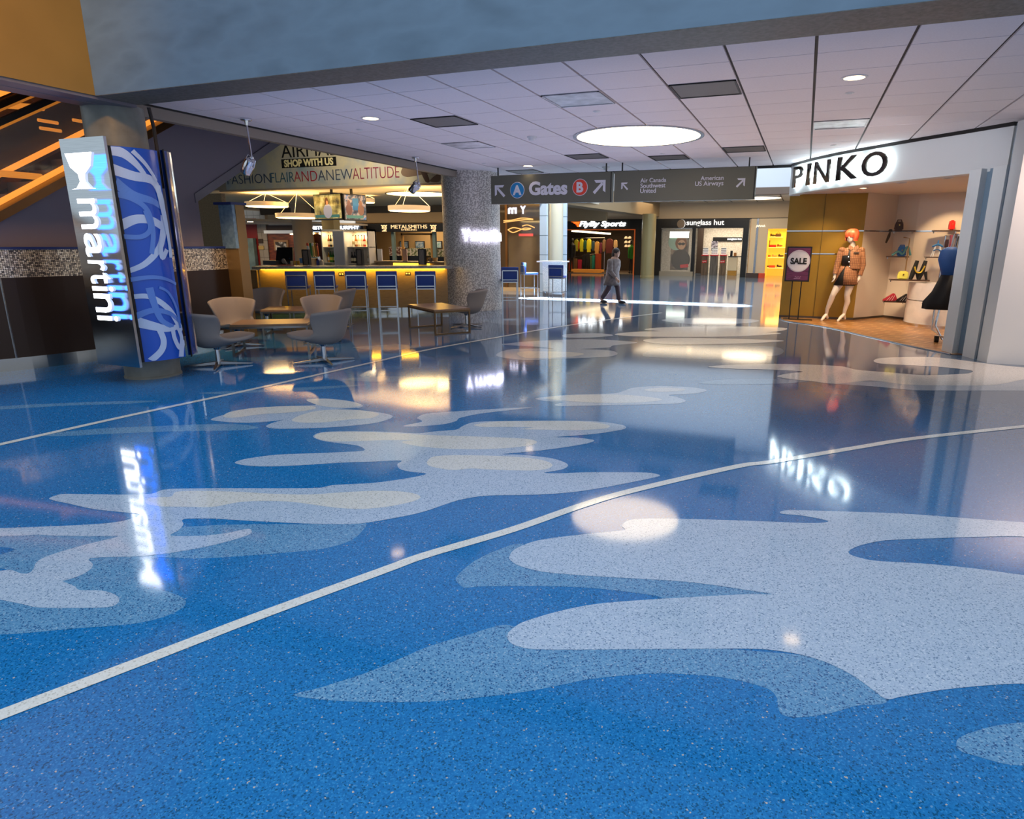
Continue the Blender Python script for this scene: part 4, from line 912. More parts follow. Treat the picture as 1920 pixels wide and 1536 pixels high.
# ================================================================== shops beyond the bar
GY = 24.0
b = MB(); p, q = YP(440, 383, GY), YP(835, 376, GY); r1 = YP(640, 396, GY)
b.box((-24, GY, r1.z-.1), (-9.6, GY+.15, BARZ+.05)); struct('wall_bulkhead', b, [mat('shade_grey', '#6e6459', .7)])
MY = 30.0
def my(px, py): return YP(px, py, MY)
b = MB(); a, c = my(685, 418), my(1010, 380); b.box((a.x-7, MY, a.z), (-8.9, MY+.2, 6)); struct('wall_back', b, [mat('tan_back', '#a08a68', .7)])
b = MB(); b.box((-30, 27, 3.9), (-9, 36, 4.0)); struct('ceiling_back', b, [TAN])
# jewellery shop
a, c = my(690, 435), my(850, 418.5)
t = thing('shop_front', 'black fronted jewellery shop behind the bar with gold lettering', 'shop front', ((a.x+c.x)/2, MY, 0))
b = MB(); b.box((a.x, MY-.15, a.z), (c.x, MY, c.z)); obj('fascia', b, BLACK, t, world=True)
b = MB()
for x in (690, 706): p = my(x, 470); b.box((p.x-.02, MY-.12, 0), (p.x+.3 if x == 690 else p.x+.06, MY, a.z))
obj('frame', b, mat('shop_brown', '#2a1f1a', .3), t, world=True)
GOLDI = mat('gold_letter', '#f0cf9a', .4, emit=1.0, ecol='#f4cf98')
def mtext(txt, x0, y0, x1, y1, m_, off=.0, par=None, name='lettering'):
    p, q = my(x0, y1), my(x1, y0); obj(name, text_bm(txt, .4, .015, off, fit=(q.x-p.x, q.z-p.z), M=facing(((p.x+q.x)/2, MY-.18, (p.z+q.z)/2))), m_, par or t, world=True)
mtext('METALSMITHS', 737, 421.5, 804, 429, GOLDI, .0); mtext('STERLING', 756, 430, 785, 432.5, GOLDI)
for x in (724, 816):
    p = my(x, 427.5); b = MB(); r = .15
    b.lathe((0, 0, 0), [(r*.62, -.01), (r, -.01), (r, .01), (r*.62, .01), (r*.62, -.01)], 18, a0=-2.0, a1=3.6)
    b.lathe((0, 0, 0), [(r*.2, -.012), (r*.4, -.012), (r*.4, .012), (r*.2, .012), (r*.2, -.012)], 12)
    b.bar((-r*1.3, r*.9, 0), (-r*.5, r*.6, 0), .05, .02); b.bar((r*1.2, r*.9, 0), (r*.5, r*.6, 0), .05, .02); b.bar((-r, -r*1.1, 0), (r*.9, -r*1.1, 0), .05, .02)
    bmesh.ops.transform(b.bm, matrix=facing((p.x, MY-.17, p.z)), verts=b.bm.verts); obj('emblem', b, GOLDI, t, world=True)
b = MB(); b.box((a.x-3, MY+3, 0), (c.x+.4, MY+3.1, 3.2)); b.box((a.x-3.1, MY+.3, 0), (a.x-3, MY+3.1, 3.2)); b.box((a.x-3, MY+.2, 2.75), (c.x+.4, MY+3, 2.85)); struct('wall_interior', b, [mat('warm_wall', '#d8b888', .6)])
b = MB(); p, q = my(749, 490), my(799, 437)
b.box((p.x-.1, MY+.4, 0), (p.x, MY+.55, q.z)); b.box((q.x, MY+.4, 0), (q.x+.1, MY+.55, q.z)); b.box((p.x-.1, MY+.4, q.z-.1), (q.x+.1, MY+.55, q.z)); obj('wood_frame', b, mat('honey_wood', '#b98a4a', .5), t, world=True)
for x in (735, 812):
    p = my(x, 460); b = MB(); b.box((p.x-.09, MY+.1, 0), (p.x+.09, MY+.25, a.z)); obj('pillar', b, mat('teal_pillar', '#7f9896', .4), t, world=True)
light('shop_glow', 'AREA', ((a.x+c.x)/2, MY+1.6, 2.7), 60, '#ffdca8', 2.5, 1.6)
for i, (x0, x1, y0, y1, col, lab) in enumerate(((750,765,452,466,'#7fa8d8','blue framed picture on left inside the jewellery shop'),(779,795,452,466,'#6f9ccc','blue framed picture on right inside the jewellery shop'),(818,828,452,466,'#7fb8cc','pale blue framed picture nearest the mosaic column'))):
    p, q = YP(x0, y1, MY+2.9), YP(x1, y0, MY+2.9); k = thing('picture', lab, 'picture', ((p.x+q.x)/2, MY+2.9, p.z)); b = MB(); b.box((p.x, MY+2.9, p.z), (q.x, MY+2.98, q.z)); obj('frame', b, mat('pic_frame', '#3a3a44', .4), k, world=True)
    b = MB(); b.box((p.x+.04, MY+2.88, p.z+.04), (q.x-.04, MY+2.9, q.z-.04)); obj('print', b, noisy('pic%d' % i, [(.4, col), (.6, '#c8d8ea')], 6), k, world=True)
for i, (x0, x1, y0, y1, col, lab) in enumerate(((716,736,463,480,'#c89a84','floral display box in left window of the jewellery shop'),(750,785,466,480,'#c9cca8','green and white display case in middle of jewellery shop'),(806,826,468,482,'#b8b090','jewellery case with white busts near the mosaic column'))):
    p, q = my(x0, y1), my(x1, y0); b = MB(); b.box((p.x, MY+.7, 0), (q.x, MY+1.2, p.z), 1); b.box((p.x, MY+.7, p.z), (q.x, MY+1.2, q.z)); one('display_case', b, [noisy('case%d' % i, [(.42, '#6a3a34' if i == 0 else '#6f7a4a'), (.5, col), (.6, '#f0e6d8')], 9), BLACK], lab, 'display case')
# shoe shop sign band and its brown doorway
a, c = my(585, 434), my(683, 418)
t = thing('shop_front', 'shop with white lit sign letters behind the bottle tower', 'shop front', ((a.x+c.x)/2-.6, MY, 0))
b = MB(); p = my(560, 434); b.box((p.x, MY-.12, a.z), (c.x, MY, c.z)); obj('fascia', b, mat('navy_fascia', '#101a2c', .4), t, world=True)
b = MB(); b.box((p.x, MY-.2, c.z-.02), (c.x-.5, MY-.1, c.z+.14)); obj('cornice', b, mat('lit_cornice', '#dfe6ea', .5, emit=.5), t, world=True)
mtext('JOHNSTON & MURPHY', 567, 423.5, 677, 432.5, mat('letter_white', '#ffffff', .5, emit=5, ecol='#eef4ff'), .006)
b = MB(); d0, d1 = my(586, 490), my(606, 439); b.box((d0.x, MY+.3, 0), (d1.x, MY+.4, d1.z)); obj('door_panel', b, mat('mahogany', '#4a1a0e', .4), t, world=True)
b = MB(); b.box((d0.x-.1, MY, 0), (d0.x, MY+.3, d1.z+.1)); b.box((d1.x, MY, 0), (d1.x+.1, MY+.3, d1.z+.1)); b.box((d0.x-.1, MY, d1.z), (d1.x+.1, MY+.3, d1.z+.1)); obj('door_frame', b, mat('honey_wood', '#b98a4a', .5), t, world=True)
b = MB(); b.box((d1.x+.1, MY, 0), (c.x, MY+.1, a.z)); b.box((p.x, MY, 0), (d0.x-.1, MY+.1, a.z)); obj('front_wall', b, TAN, t, world=True)
for x in (588, 602):
    q = my(x, 438); b = MB(); b.ell((q.x, MY-.06, q.z), (.1, .05, .06)); obj('lamp', b, LAMPWARM, t, world=True)
# box column and round column near the bar
b = MB(); p, q = YP(604, 431, 17), YP(625, 414, 17); b.box((p.x, 17, p.z), (q.x, 17.3, BARZ)); one('ceiling_box', b, mat('box_olive', '#5a5644', .6), 'olive box hanging from bar ceiling below the left television', 'bulkhead box')
p, q = YP(558, 480, 22), YP(586, 480, 22); b = MB(); b.lathe(((p.x+q.x)/2, 22, 0), [((q.x-p.x)/2, 0), ((q.x-p.x)/2, BARZ)], 32); struct('column_bar', b, [TAN], smooth='auto')
# washroom passage and timber shop at the left
WY = 26.0
def wy(px, py): return YP(px, py, WY)
b = MB(); a, c = wy(440, 422), wy(505, 408); b.box((a.x-9, WY, 0), (wy(498, 422).x, WY+.2, 5)); b.box((a.x-9.2, 10.0, 0), (a.x-9, WY+.2, 5.6)); 
struct('wall_passage', b, [bricks('passage_tile', '#a49c92', '#9c948a', '#6e675f', .42, .42, .012, .4, rot=(PI/2, 0, 0), offset=0.)])
b = MB(); p, q = wy(470, 500), wy(481, 421); b.box((p.x, WY-.02, 0), (q.x, WY-.001, q.z+.3)); struct('trim_6', b, [mat('red_stripe', '#8a1a18', .5)])
b = MB(); a, c = wy(450, 421), wy(560, 408); b.box((a.x-1, 21, a.z), (c.x+1.2, WY+4, a.z+.1)); struct('ceiling_passage', b, [mat('passage_ceiling', '#d8ccbc', .7)])
for x, y, lab in ((469, 413.5, 'recessed lamp in the low passage ceiling above the bar end'),):
    q = YP(x, y, 22.6); b = MB(); b.lathe((q.x, q.y, a.z), [(0, -.02), (.12, -.015), (.12, .002), (0, .002)], 16); one('recessed_light', b, LAMPW, lab, 'ceiling light')
light('back_hall_fill', 'AREA', (-19.5, 27.6, 3.6), 140, '#ffdcae', 9, 2.5)  # added fill light, brightens the area behind the bar
light('passage_glow', 'AREA', (wy(480, 440).x, 23.8, a.z-.1), 60, '#ffd9a8', 2.5, 2)
p, q = wy(461, 492), wy(481, 447); b = MB(); b.box((p.x, WY-.25, 0), (q.x, WY-.05, q.z)); one('locker', b, noisy('frosted_panel', [(.4,'#5f7478'),(.6,'#728a8c')], 3, .3), 'tall grey green frosted panel standing beside the red stripe', 'panel')
p, q = wy(486, 456), wy(493, 448); b = MB(); b.box((p.x, WY-.04, p.z), (q.x, WY-.001, q.z)); one('wall_sign', b, mat('sign_brown', '#3a2a20', .5), 'small dark brown square wall sign on tiled passage wall', 'sign')
p, q = wy(486, 468), wy(495, 461); b = MB(); b.box((p.x, WY-.04, p.z), (q.x, WY-.001, q.z)); one('wall_sign', b, mat('sign_yellow', '#b8a060', .5), 'small yellow wall notice under the brown sign', 'sign')
a, c = wy(503, 490), wy(562, 421)
t = thing('shop_front', 'timber clad shop front with white beam left of round column', 'shop front', ((a.x+c.x)/2, WY, 0))
TIM = noisy('red_timber', [(.35,'#4a1c0c'),(.5,'#7a3414'),(.65,'#94481c')], 4, .4, stretch=(.6, .6, 9))
b = MB(); b.box((a.x, WY+.05, 0), (c.x, WY+.2, c.z-.03)); obj('cladding', b, TIM, t, world=True)
b = MB(); p, q = wy(502, 438), wy(561, 432); b.box((p.x, WY-.25, p.z), (q.x, WY+.05, q.z)); obj('beam', b, mat('lit_beam', '#dcdcd8', .5, emit=.3), t, world=True)
b = MB(); b.box((p.x, WY-.02, q.z), (q.x, WY+.05, c.z-.03)); obj('header', b, mat('dark_timber', '#2c120a', .5), t, world=True)
q = wy(551, 439.5); b = MB(); b.ell((q.x, WY-.1, q.z), (.14, .1, .03)); obj('lamp', b, LAMPW, t, world=True)
k = thing('picture', 'white framed picture on the timber wall above the till', 'picture', tuple(wy(527, 462) + Vector((0, -.05, 0)))); p, q = wy(515, 470), wy(539, 450)
b = MB(); b.box((p.x, WY, p.z), (q.x, WY+.05, q.z)); obj('frame', b, mat('frame_gold', '#b98a5a', .5), k, world=True); b = MB(); b.box((p.x+.1, WY-.02, p.z), (q.x-.1, WY, q.z-.1)); obj('print', b, noisy('pic_bw', [(.45,'#3a3430'),(.55,'#e8e4dc')], 4), k, world=True)
# ================================================================== hanging direction sign
GYS = 13.55
def gy(px, py): return YP(px, py, GYS)
SIGNG = mat('sign_olive', '#67675a', .4, .1); LET = mat('sign_letter', '#dcdce6', .5); SBLU = mat('sign_blue', '#1f86c4', .5); SRED = mat('sign_red', '#e0442e', .5)
ztop = (gy(1035, 326).z + gy(1285, 317).z)/2; zA = (gy(925, 385).z + gy(1148, 378.5).z)/2; zB_ = (gy(1152, 378.5).z + gy(1413, 373).z)/2
zA = zB_ = (zA + zB_)/2
def arrow(par, px, py, size, sx):
    p = gy(px, py); s = size; b = MB(); th = .035
    def q(x, z): return (p.x + x*s*sx, GYS-.035, p.z + z*s)
    w = .2
    b.prism([q(-.5, .5), q(.42, .5), q(.28, .30), q(-.3, .30), q(-.3, -.28), q(-.5, -.42)], (0, .012, 0))
    b.prism([q(-.33, .19), q(-.19, .33), q(.52, -.38), q(.36, -.54)], (0, .012, 0))
    obj('arrow', b, LET, par, world=True)
def gtext(par, txt, x0, y0, x1, y1, off, m_=None, align=None, dy=-.035):
    p, q = gy(x0, y1), gy(x1, y0); obj('lettering', text_bm(txt, .3, .004, off, fit=(q.x-p.x, None), M=facing(((p.x+q.x)/2, GYS+dy, (p.z+q.z)/2))), m_ or LET, par, world=True)
def gpanel(x0, x1, lab):
    a, c = gy(x0, 350), gy(x1, 350)
    k = thing('hanging_sign', lab, 'direction sign', ((a.x+c.x)/2, GYS, zA), 0)
    b = MB(); b.box((a.x, GYS-.03, zA), (c.x, GYS+.12, ztop), 0, .006); obj('sign_box', b, SIGNG, k, world=True)
    b = MB()
    for x in (a.x+.15, c.x-.15): b.box((x-.012, GYS+.03, ztop), (x+.012, GYS+.055, HC+.01))
    b.box((c.x-.03, GYS-.034, zA), (c.x-.012, GYS-.028, ztop)); obj('hanger', b, BLACK, k, world=True)
    return k
k = gpanel(921.5, 1148, 'olive hanging sign reading A Gates B with arrows, left of pair')
arrow(k, 938.5, 358.5, .25, 1); arrow(k, 1124.5, 350.5, .27, -1)
for px, py, m_, ch in ((971, 357, SBLU, 'A'), (1088.5, 351.5, SRED, 'B')):
    p = gy(px, py); r = .172; b = MB(); b.prism([(p.x+math.cos(a)*r, GYS-.036, p.z+math.sin(a)*r) for a in [2*PI*i/40 for i in range(40)]], (0, .008, 0)); dr_ = obj('disc_rim', b, LET, k, world=True)
    b = MB(); b.prism([(p.x+math.cos(a)*r*.93, GYS-.041, p.z+math.sin(a)*r*.93) for a in [2*PI*i/40 for i in range(40)]], (0, .008, 0)); obj('disc', b, m_, dr_, world=True)
    obj('lettering', text_bm(ch, .3, .004, .012, fit=(None, .21), M=facing((p.x, GYS-.043, p.z))), LET, dr_, world=True)
p, q = gy(993, 364.5), gy(1065, 341); obj('lettering', text_bm('Gates', .3, .004, .012, fit=(q.x-p.x, .29), M=facing(((p.x+q.x)/2, GYS-.035, (p.z+q.z)/2))), LET, k, world=True)
k = gpanel(1152, 1416.5, 'olive hanging sign listing airline names with two arrows, right of pair')
arrow(k, 1172, 349.5, .145, 1); arrow(k, 1389, 343, .165, -1)
gtext(k, 'Air Canada', 1201.5, 334, 1250, 342, .003); gtext(k, 'Southwest', 1201.5, 344, 1248.5, 352, .003); gtext(k, 'United', 1201, 354, 1230.5, 361.5, .003)
gtext(k, 'American', 1314, 330, 1357.5, 338, .003); gtext(k, 'US Airways', 1303.5, 341, 1357, 350, .003)
p = gy(1149.8, 350)

# ================================================================== daylit well behind the sign, lower far ceiling
FY = 34.0; WY2 = 29.3; CZF = 3.64
b = MB(); b.box((-12.5, WY2, CZF+.28), (1.5, WY2+.2, 8)); b.box((-12.5, WY2-.02, CZF), (1.5, WY2+.25, CZF+.28), 1); struct('wall_well', b, [WHITE, mat('well_brown', '#6f5b4c', .5)])
b = MB(); b.box((-8.8, 15.8, 3.3), (-8.7, 29.2, 8)); struct('wall_well_left', b, [TAN])
b = MB(); b.box((.35, 15.9, 0), (.6, WY2+6, 8)); b.box((-.3, 15.55, 2.75), (.6, 16, 8)); struct('wall_well_right', b, [WHITE])
b = MB(); b.box((-8.0, 15.16, HC+.1), (1.5, 15.3, 8)); struct('wall_well_front', b, [WHITE])
b = MB(); b.box((-12.5, WY2+.1, CZF), (1.5, FY+.1, CZF+.1)); struct('ceiling_far', b, [bricks('far_tile', '#d2c3ac', '#cabba4', '#5c5148', 1.2, .62, .03, .7, offset=0.)])
b = MB(); b.box((-13, FY, 2.86), (1.5, FY+.15, CZF+.02)); b.box((-13, FY-.03, 2.83), (1.5, FY+.02, 2.87), 1); struct('wall_far', b, [mat('sand_paint', '#b7a48a', .6), BLACK])
b = MB(); q = ZP(1195, 380, CZF)
c0 = ZP(1432, 371, CZF-.01)
t = thing('ceiling_light', 'round glowing light in the far ceiling at right end of the airline sign', 'ceiling light', (c0.x-.3, c0.y, CZF-.03))
b = MB(); b.lathe((c0.x-.3, c0.y, CZF), [(0, -.03), (1.0, -.02), (1.05, -.001), (0, -.001)], 40); obj('diffuser', b, LAMPBIG, t, world=True, smooth='auto')
b = MB(); b.lathe((c0.x-.3, c0.y, CZF), [(1.05, -.03), (1.1, -.03), (1.1, -.001), (1.05, -.001), (1.05, -.03)], 40); obj('rim', b, STEEL, t, world=True)
downlight(1309, 376, .16, 'recessed lamp in the far ceiling under the airline names sign', CZF, 40)
# far beam over the round column
B0, B1, B2 = ZP(1062, 383, 2.97), ZP(1204, 402.5, 2.97), ZP(1254, 409, 2.97)
b = MB(); b.wall([(B2.x, B2.y), (B1.x, B1.y), (B0.x, B0.y)][::-1], 2.97, CZF+.1, .7); struct('trim_7', b, [mat('beam_far', '#9a8260', .6)])
p = FL(1213, 521.5); b = MB(); b.lathe((p.x, p.y, 0), [(.34, 0), (.34, .1), (.33, .11), (.33, 2.98)], 36); struct('column_far', b, [mat('column_olive', '#9a8a5e', .3, .3)], smooth='auto')

# ================================================================== dark glass screen, tiled pier, high table
DY_ = 20.4
def dy(px, py): return YP(px, py, DY_)
a, c = dy(925, 536), dy(1012, 384)
k = thing('glass_screen', 'dark bronze glass wall panel behind the mosaic column with mirrored lit letters', 'glass wall', ((a.x+c.x)/2, DY_, 0))
b = MB(); b.box((a.x, DY_, .1), (c.x, DY_+.04, 3.1)); obj('pane', b, mat('bronze_glass', '#5c4c3c', .06, .0, coat=.8), k, world=True)
b = MB(); b.box((a.x, DY_-.05, 0), (c.x, DY_+.1, .12)); obj('sill', b, mat('sill_tan', '#c0a684', .4), k, world=True)
b = MB(); p = dy(950, 450); b.box((p.x-.04, DY_-.03, .1), (p.x+.04, DY_, 3.1)); obj('mullion', b, mat('mullion_bronze', '#8a6440', .3, .8), k, world=True)
def dtext(txt, x0, y0, x1, y1, m_, mirror=True, name='letter'):
    p, q = dy(x0, y1), dy(x1, y0); M = facing(((p.x+q.x)/2, DY_-.02, (p.z+q.z)/2))
    if mirror: M = M @ Matrix.Scale(-1, 4, (1, 0, 0))
    obj(name, text_bm(txt, .3, .005, .01, fit=(abs(q.x-p.x), abs(q.z-p.z)), M=M), m_, k, world=True)
NV2 = mat('reflected_neon', '#ffffff', .5, emit=3.2, ecol='#e6e2ff')
dtext('m', 953, 389, 969, 401, NV2); dtext('Y', 976, 386, 986, 401, NV2, name='glass_icon')  # glowing letters added in place of the pane's reflection of the lit sign
FIL = mat('filament_gold', '#d8a868', .4, emit=1.1, ecol='#f0b468')
for pts in ([(945,414),(960,413),(980,409),(1000,411)], [(945,417),(960,415),(985,412),(1000,412)], [(953,431),(963,427),(975,429),(985,431),(996,429),(984,428),(972,433),(962,436),(953,431)], [(980,424),(990,422),(1003,427)]):
    b = MB(); b.tube(smooth_open([Vector((p.x, DY_-.03, p.z)) for p in [dy(x, y) for x, y in pts]], 5), .018, 6); obj('filament', b, FIL, k, world=True)
b = MB(); p, q = dy(973, 443), dy(1000, 438); b.box((p.x, DY_-.02, p.z), (q.x, DY_-.01, q.z)); obj('red_glow', b, mat('glow_red', '#c84a44', .5, emit=.8), k, world=True)
PYY = 20.0
p, q, r = YP(1012, 500, PYY), YP(1028, 500, PYY), YP(1060, 500, PYY)
b = MB(); b.box((p.x, PYY, 0), (q.x-.06, PYY+.12, 5)); r0, r1 = YP(1052, 500, PYY+.9), YP(1061, 500, PYY+.9); b.box((r0.x, PYY+.9, 0), (r1.x, PYY+1.0, 5)); struct('trim_8', b, [bricks('pale_blue_tile', '#aabfd8', '#a2b8d2', '#5f7488', 1.5, .62, .012, .25, rot=(PI/2, 0, 0), offset=0.)])
b = MB(); m_ = YP(1039, 500, PYY+.5); rr = (YP(1052.5, 500, PYY+.5).x - m_.x); b.lathe((m_.x, PYY+.6, 0), [(abs(rr), 0), (abs(rr), 5)], 40); struct('column_lit', b, [mat('column_ivory', '#d2d2c2', .3, .45)], smooth='auto')
# high table
p = FL(1033, 557.5); HT = ZP(1030, 490, 1.07)
w = (ZP(1055, 490, 1.07) - ZP(1004, 490, 1.07)).length
k = thing('high_table', 'white high table on a speckled white pedestal in front of the lit column', 'high table', (HT.x, HT.y+.3, 0))
b = MB(); b.box((HT.x-w/2, HT.y-.0, 1.035), (HT.x+w/2, HT.y+.65, 1.075), 0, .004); obj('tabletop', b, mat('table_white', '#eef1f4', .25), k, world=True)
pa, pb = ZP(1013, 520, .6), ZP(1052, 520, .6); x0 = HT.x - w*.31; x1 = HT.x + w*.46
b = MB(); b.prism([(x0-.02, HT.y+.1, 1.035), (x1, HT.y+.1, 1.035), (x1-.02, HT.y+.1, .14), (x0+.03, HT.y+.1, .14)], (0, .45, 0)); obj('pedestal', b, noisy('speckle_white', [(.4,'#c9d4da'),(.6,'#eef2f4')], 30, .4), k, world=True)
b = MB(); b.box((x0+.06, HT.y+.15, 0), (x1-.06, HT.y+.5, .14)); obj('plinth', b, STEEL, k, world=True)
for x in (x0+.0, x1-.06): b = MB(); b.box((x, HT.y+.1, 0), (x+.07, HT.y+.17, .14)); obj('foot', b, STEEL, k, world=True)

# ================================================================== sports shop
def fy(px, py, y=FY): return YP(px, py, y)
zf0, zf1 = fy(1130, 430).z, 2.84
t = thing('shop_front', 'black sports shop front with white slanted letters and orange wing', 'shop front', (fy(1120, 500).x, FY, 0))
a, c = fy(1040, 420), fy(1204, 420)
b = MB(); b.box((a.x, FY-.1, zf0), (c.x, FY+.1, zf1)); obj('fascia', b, mat('fascia_black', '#0d0d0c', .35), t, world=True)
d0, d1 = fy(1189, 470), fy(1207, 470); b = MB(); b.box((d0.x+.06, FY-.1, 0), (d1.x, FY+.1, zf0)); obj('side_wall', b, mat('fascia_black', '#0d0d0c', .35), t, world=True)
ORG = mat('orange_frame', '#b8561e', .4, emit=.25, ecol='#c85a1e')
b = MB(); b.box((a.x, FY-.14, zf0-.05), (d0.x+.06, FY-.05, zf0)); b.box((d0.x, FY-.14, 0), (d0.x+.06, FY-.05, zf0)); obj('frame', b, ORG, t, world=True)
p, q = fy(1088, 427.5), fy(1175, 414.5)
obj('lettering', text_bm('FlyBy Sports', .4, .03, .008, shear=.25, fit=(q.x-p.x, (q.z-p.z)*1.05), M=facing(((p.x+q.x)/2, FY-.16, (p.z+q.z)/2))), mat('letter_bright', '#ffffff', .5, emit=6, ecol='#f4fbff'), t, world=True)
for i, (x0, x1, y) in enumerate(((1072, 1089, 417), (1076, 1088, 419.7), (1080, 1087, 422.3), (1083, 1086, 424.6))):
    p, q = fy(x0, y+1), fy(x1, y-1); b = MB(); b.prism([(p.x, FY-.14, q.z), (q.x, FY-.14, q.z), (q.x-.06, FY-.14, p.z), (p.x+.2, FY-.14, p.z)], (0, .03, 0)); obj('wing', b, mat('wing_orange', '#f06a24', .5, emit=2, ecol='#ff6a1e'), t, world=True)
IY = 39.5
DKB = mat('shop_dark', '#2a1c14', .7)
b = MB(); b.box((a.x-2.5, IY, 0), (c.x-.1, IY+.1, 3.2)); b.box((a.x-2.6, FY+.1, 0), (a.x-2.5, IY, 3.2)); b.box((c.x-.1, FY+.1, 0), (c.x-.02, IY, 3.2)); b.box((a.x-2.5, FY+.1, 2.75), (c.x-.1, IY, 2.85)); struct('wall_interior', b, [DKB])
b = MB(); b.box((a.x-.4, FY+.1, .001), (c.x-.1, IY, .012)); struct('floor_interior', b, [mat('shop_carpet', '#3a2c24', .6)])
pp = (YP(1074, 433, 35.2), YP(1143, 438.5, 38)); b = MB(); b.bar(pp[0], pp[1], .2, .09); obj('light_strip', b, mat('strip_cream', '#fff0d0', .5, emit=4, ecol='#ffe9bc'), t, world=True)
for px, py in ((1121,431),(1158,433),(1165,437),(1171,431),(1178,436)):
    q = ZP(px, py, 2.75); b = MB(); b.lathe((q.x, min(q.y, IY-.2), 2.75), [(0, -.03), (.09, -.02), (.09, -.001), (0, -.001)], 14); obj('spotlight', b, LAMPW, t, world=True)
light('sports_glow', 'AREA', (fy(1120, 500).x, 36.5, 2.6), 120, '#ffd8a0', 3, 3)
def garment(px0, px1, py0, py1, y, col, lab, kind='jacket', grp='garments in the sports shop'):
    p, q = YP(px0, py1, y), YP(px1, py0, y); w = abs(q.x-p.x); h = q.z-p.z; cx = (p.x+q.x)/2
    k = thing('garment' if kind != 'trousers' else 'trousers', lab, 'clothing', (cx, y, p.z), 0, grp)
    m_ = noisy('cloth_'+col, [(.35, col), (.65, col)], 9, .7, bump=.3); b = MB()
    if kind == 'trousers':
        b.prism([(-w*.5,0,h),(w*.5,0,h),(w*.5,0,0),(w*.12,0,0),(0,0,h*.7),(-w*.12,0,0),(-w*.5,0,0)], (0,.14,0))
    else:
        b.prism([(-w*.16,0,h),(w*.16,0,h),(w*.42,0,h*.9),(w*.5,0,h*.25),(w*.38,0,h*.22),(w*.34,0,h*.6),(w*.36,0,0),(-w*.36,0,0),(-w*.34,0,h*.6),(-w*.38,0,h*.22),(-w*.5,0,h*.25),(-w*.42,0,h*.9)], (0,.16,0))
    bmesh.ops.bevel(b.bm, geom=b.bm.edges[:], offset=min(.012, w*.05), segments=1, affect='EDGES')
    obj('cloth', b, m_, k); b = MB(); b.tube([(-w*.2, .08, h-.01), (0, .08, h+.05), (w*.2, .08, h-.01)], .008, 6); b.tube([(0, .08, h+.04), (0, .08, h+.10)], .006, 6); obj('hanger', b, BLACK, k)
G = [(1076,1083.8,449,471,'#b5ac24','olive yellow jacket hanging at the left end of the upper rail'),(1084,1086,453,468,'#d0521e','orange top between two yellow jackets on upper rail'),(1086.2,1093.4,448,472,'#e0d81e','bright yellow jacket left of the green top'),(1093.6,1099,451,468,'#1d5a44','dark green top between two bright yellow jackets'),
     (1099.2,1108,448,473,'#e6dc22','bright yellow jacket right of the green top'),(1109,1114,452,470,'#2c4a5c','slate blue top right of the yellow jackets'),(1114.2,1123.4,453,476,'#c9964a','amber jacket near the middle of the upper rail'),(1123.6,1128.8,455,474,'#6a2440','plum top right of the amber jacket'),
     (1129,1134.8,449,472,'#8a6a4a','tan top beside the big maroon sweater'),(1135,1149.8,448,475,'#5c2222','big maroon sweater hanging at right end of the rail'),(1150,1157,450,467,'#c9a87c','cream jacket sleeve right of the maroon sweater')]
for x0, x1, y0, y1, c_, lab in G: garment(x0, x1, y0, y1, 36.3, c_, lab)
for x0, x1, y0, y1, c_, lab in ((1066,1074,487,512,'#e0561a','orange trousers at far left of the lower rail'),(1075,1081,485,511,'#8a6238','brown trousers next to the orange pair'),(1083,1090,487,510,'#d02a4a','pinkish red trousers on the lower rail'),(1091,1098,478,508,'#1c1a18','black trousers in the middle of the lower rail'),(1098,1105,476,507,'#24211e','charcoal trousers beside the black pair'),(1106,1110,480,504,'#5a7a4a','grey green trousers at the right of lower rail'),(1110,1115,479,504,'#2a9a86','turquoise trousers at the right end of lower rail')):
    garment(x0, x1, y0, y1, 36.2, c_, lab, 'trousers', 'trousers in the sports shop')
b = MB(); p, q = YP(1072, 447, 36.4), YP(1134, 446, 36.4); b.tube([p, q], .02, 8); 
for s in (p, q): b.tube([s, (s.x, s.y, 0)], .02, 8)
p2, q2 = YP(1064, 484, 36.3), YP(1116, 476, 36.3); b.tube([p2, q2], .02, 8); one('clothes_rail', b, SF, 'two tier clothes rail holding the bright jackets in the sports shop', 'clothes rail')
p, q = YP(1116, 504, 36), YP(1124, 476, 36); b = MB(); b.box((p.x, 36, 0), (q.x, 36.4, q.z), 0, .01); one('display_block', b, mat('block_orange', '#a8421a', .5), 'orange display block right of the lower trousers rail', 'display block')
p, q = YP(1072, 510, 35.0), YP(1128, 506, 35.0); b = MB(); b.box((p.x, 34.9, q.z-.12), (q.x, 35.5, q.z)); b.box((p.x+.1, 35, 0), (q.x-.1, 35.4, q.z-.12), 0); one('display_platform', b, mat('platform_amber', '#c87a2a', .4, emit=.3, ecol='#d8862a'), 'low amber platform edge below the trousers rail', 'platform')
for i, (px, py, lab) in enumerate(((1174,446,'white cap top left in the cap display'),(1181,446,'white cap top right in the cap display'),(1174,454,'white cap middle left in the cap display'),(1181,454,'white cap middle right in the cap display'),(1174,461.5,'cream cap third row left in the cap display'),(1180,461.5,'cream cap third row right in the cap display'))):
    p = YP(px, py, 38.5); k = thing('cap', lab, 'cap', tuple(p), 0, 'caps on the sports shop wall'); b = MB(); b.lathe((0, 0, 0), [(.11, -.05), (.105, .02), (.06, .08), (0, .095)], 14); obj('crown', b, mat('cap_white', '#f4eee4', .6), k, smooth=True)
    b = MB(); b.box((-.09, -.19, -.06), (.09, -.02, -.045), 0, .004); obj('peak', b, mat('cap_peak', '#c8b8a8', .6), k)
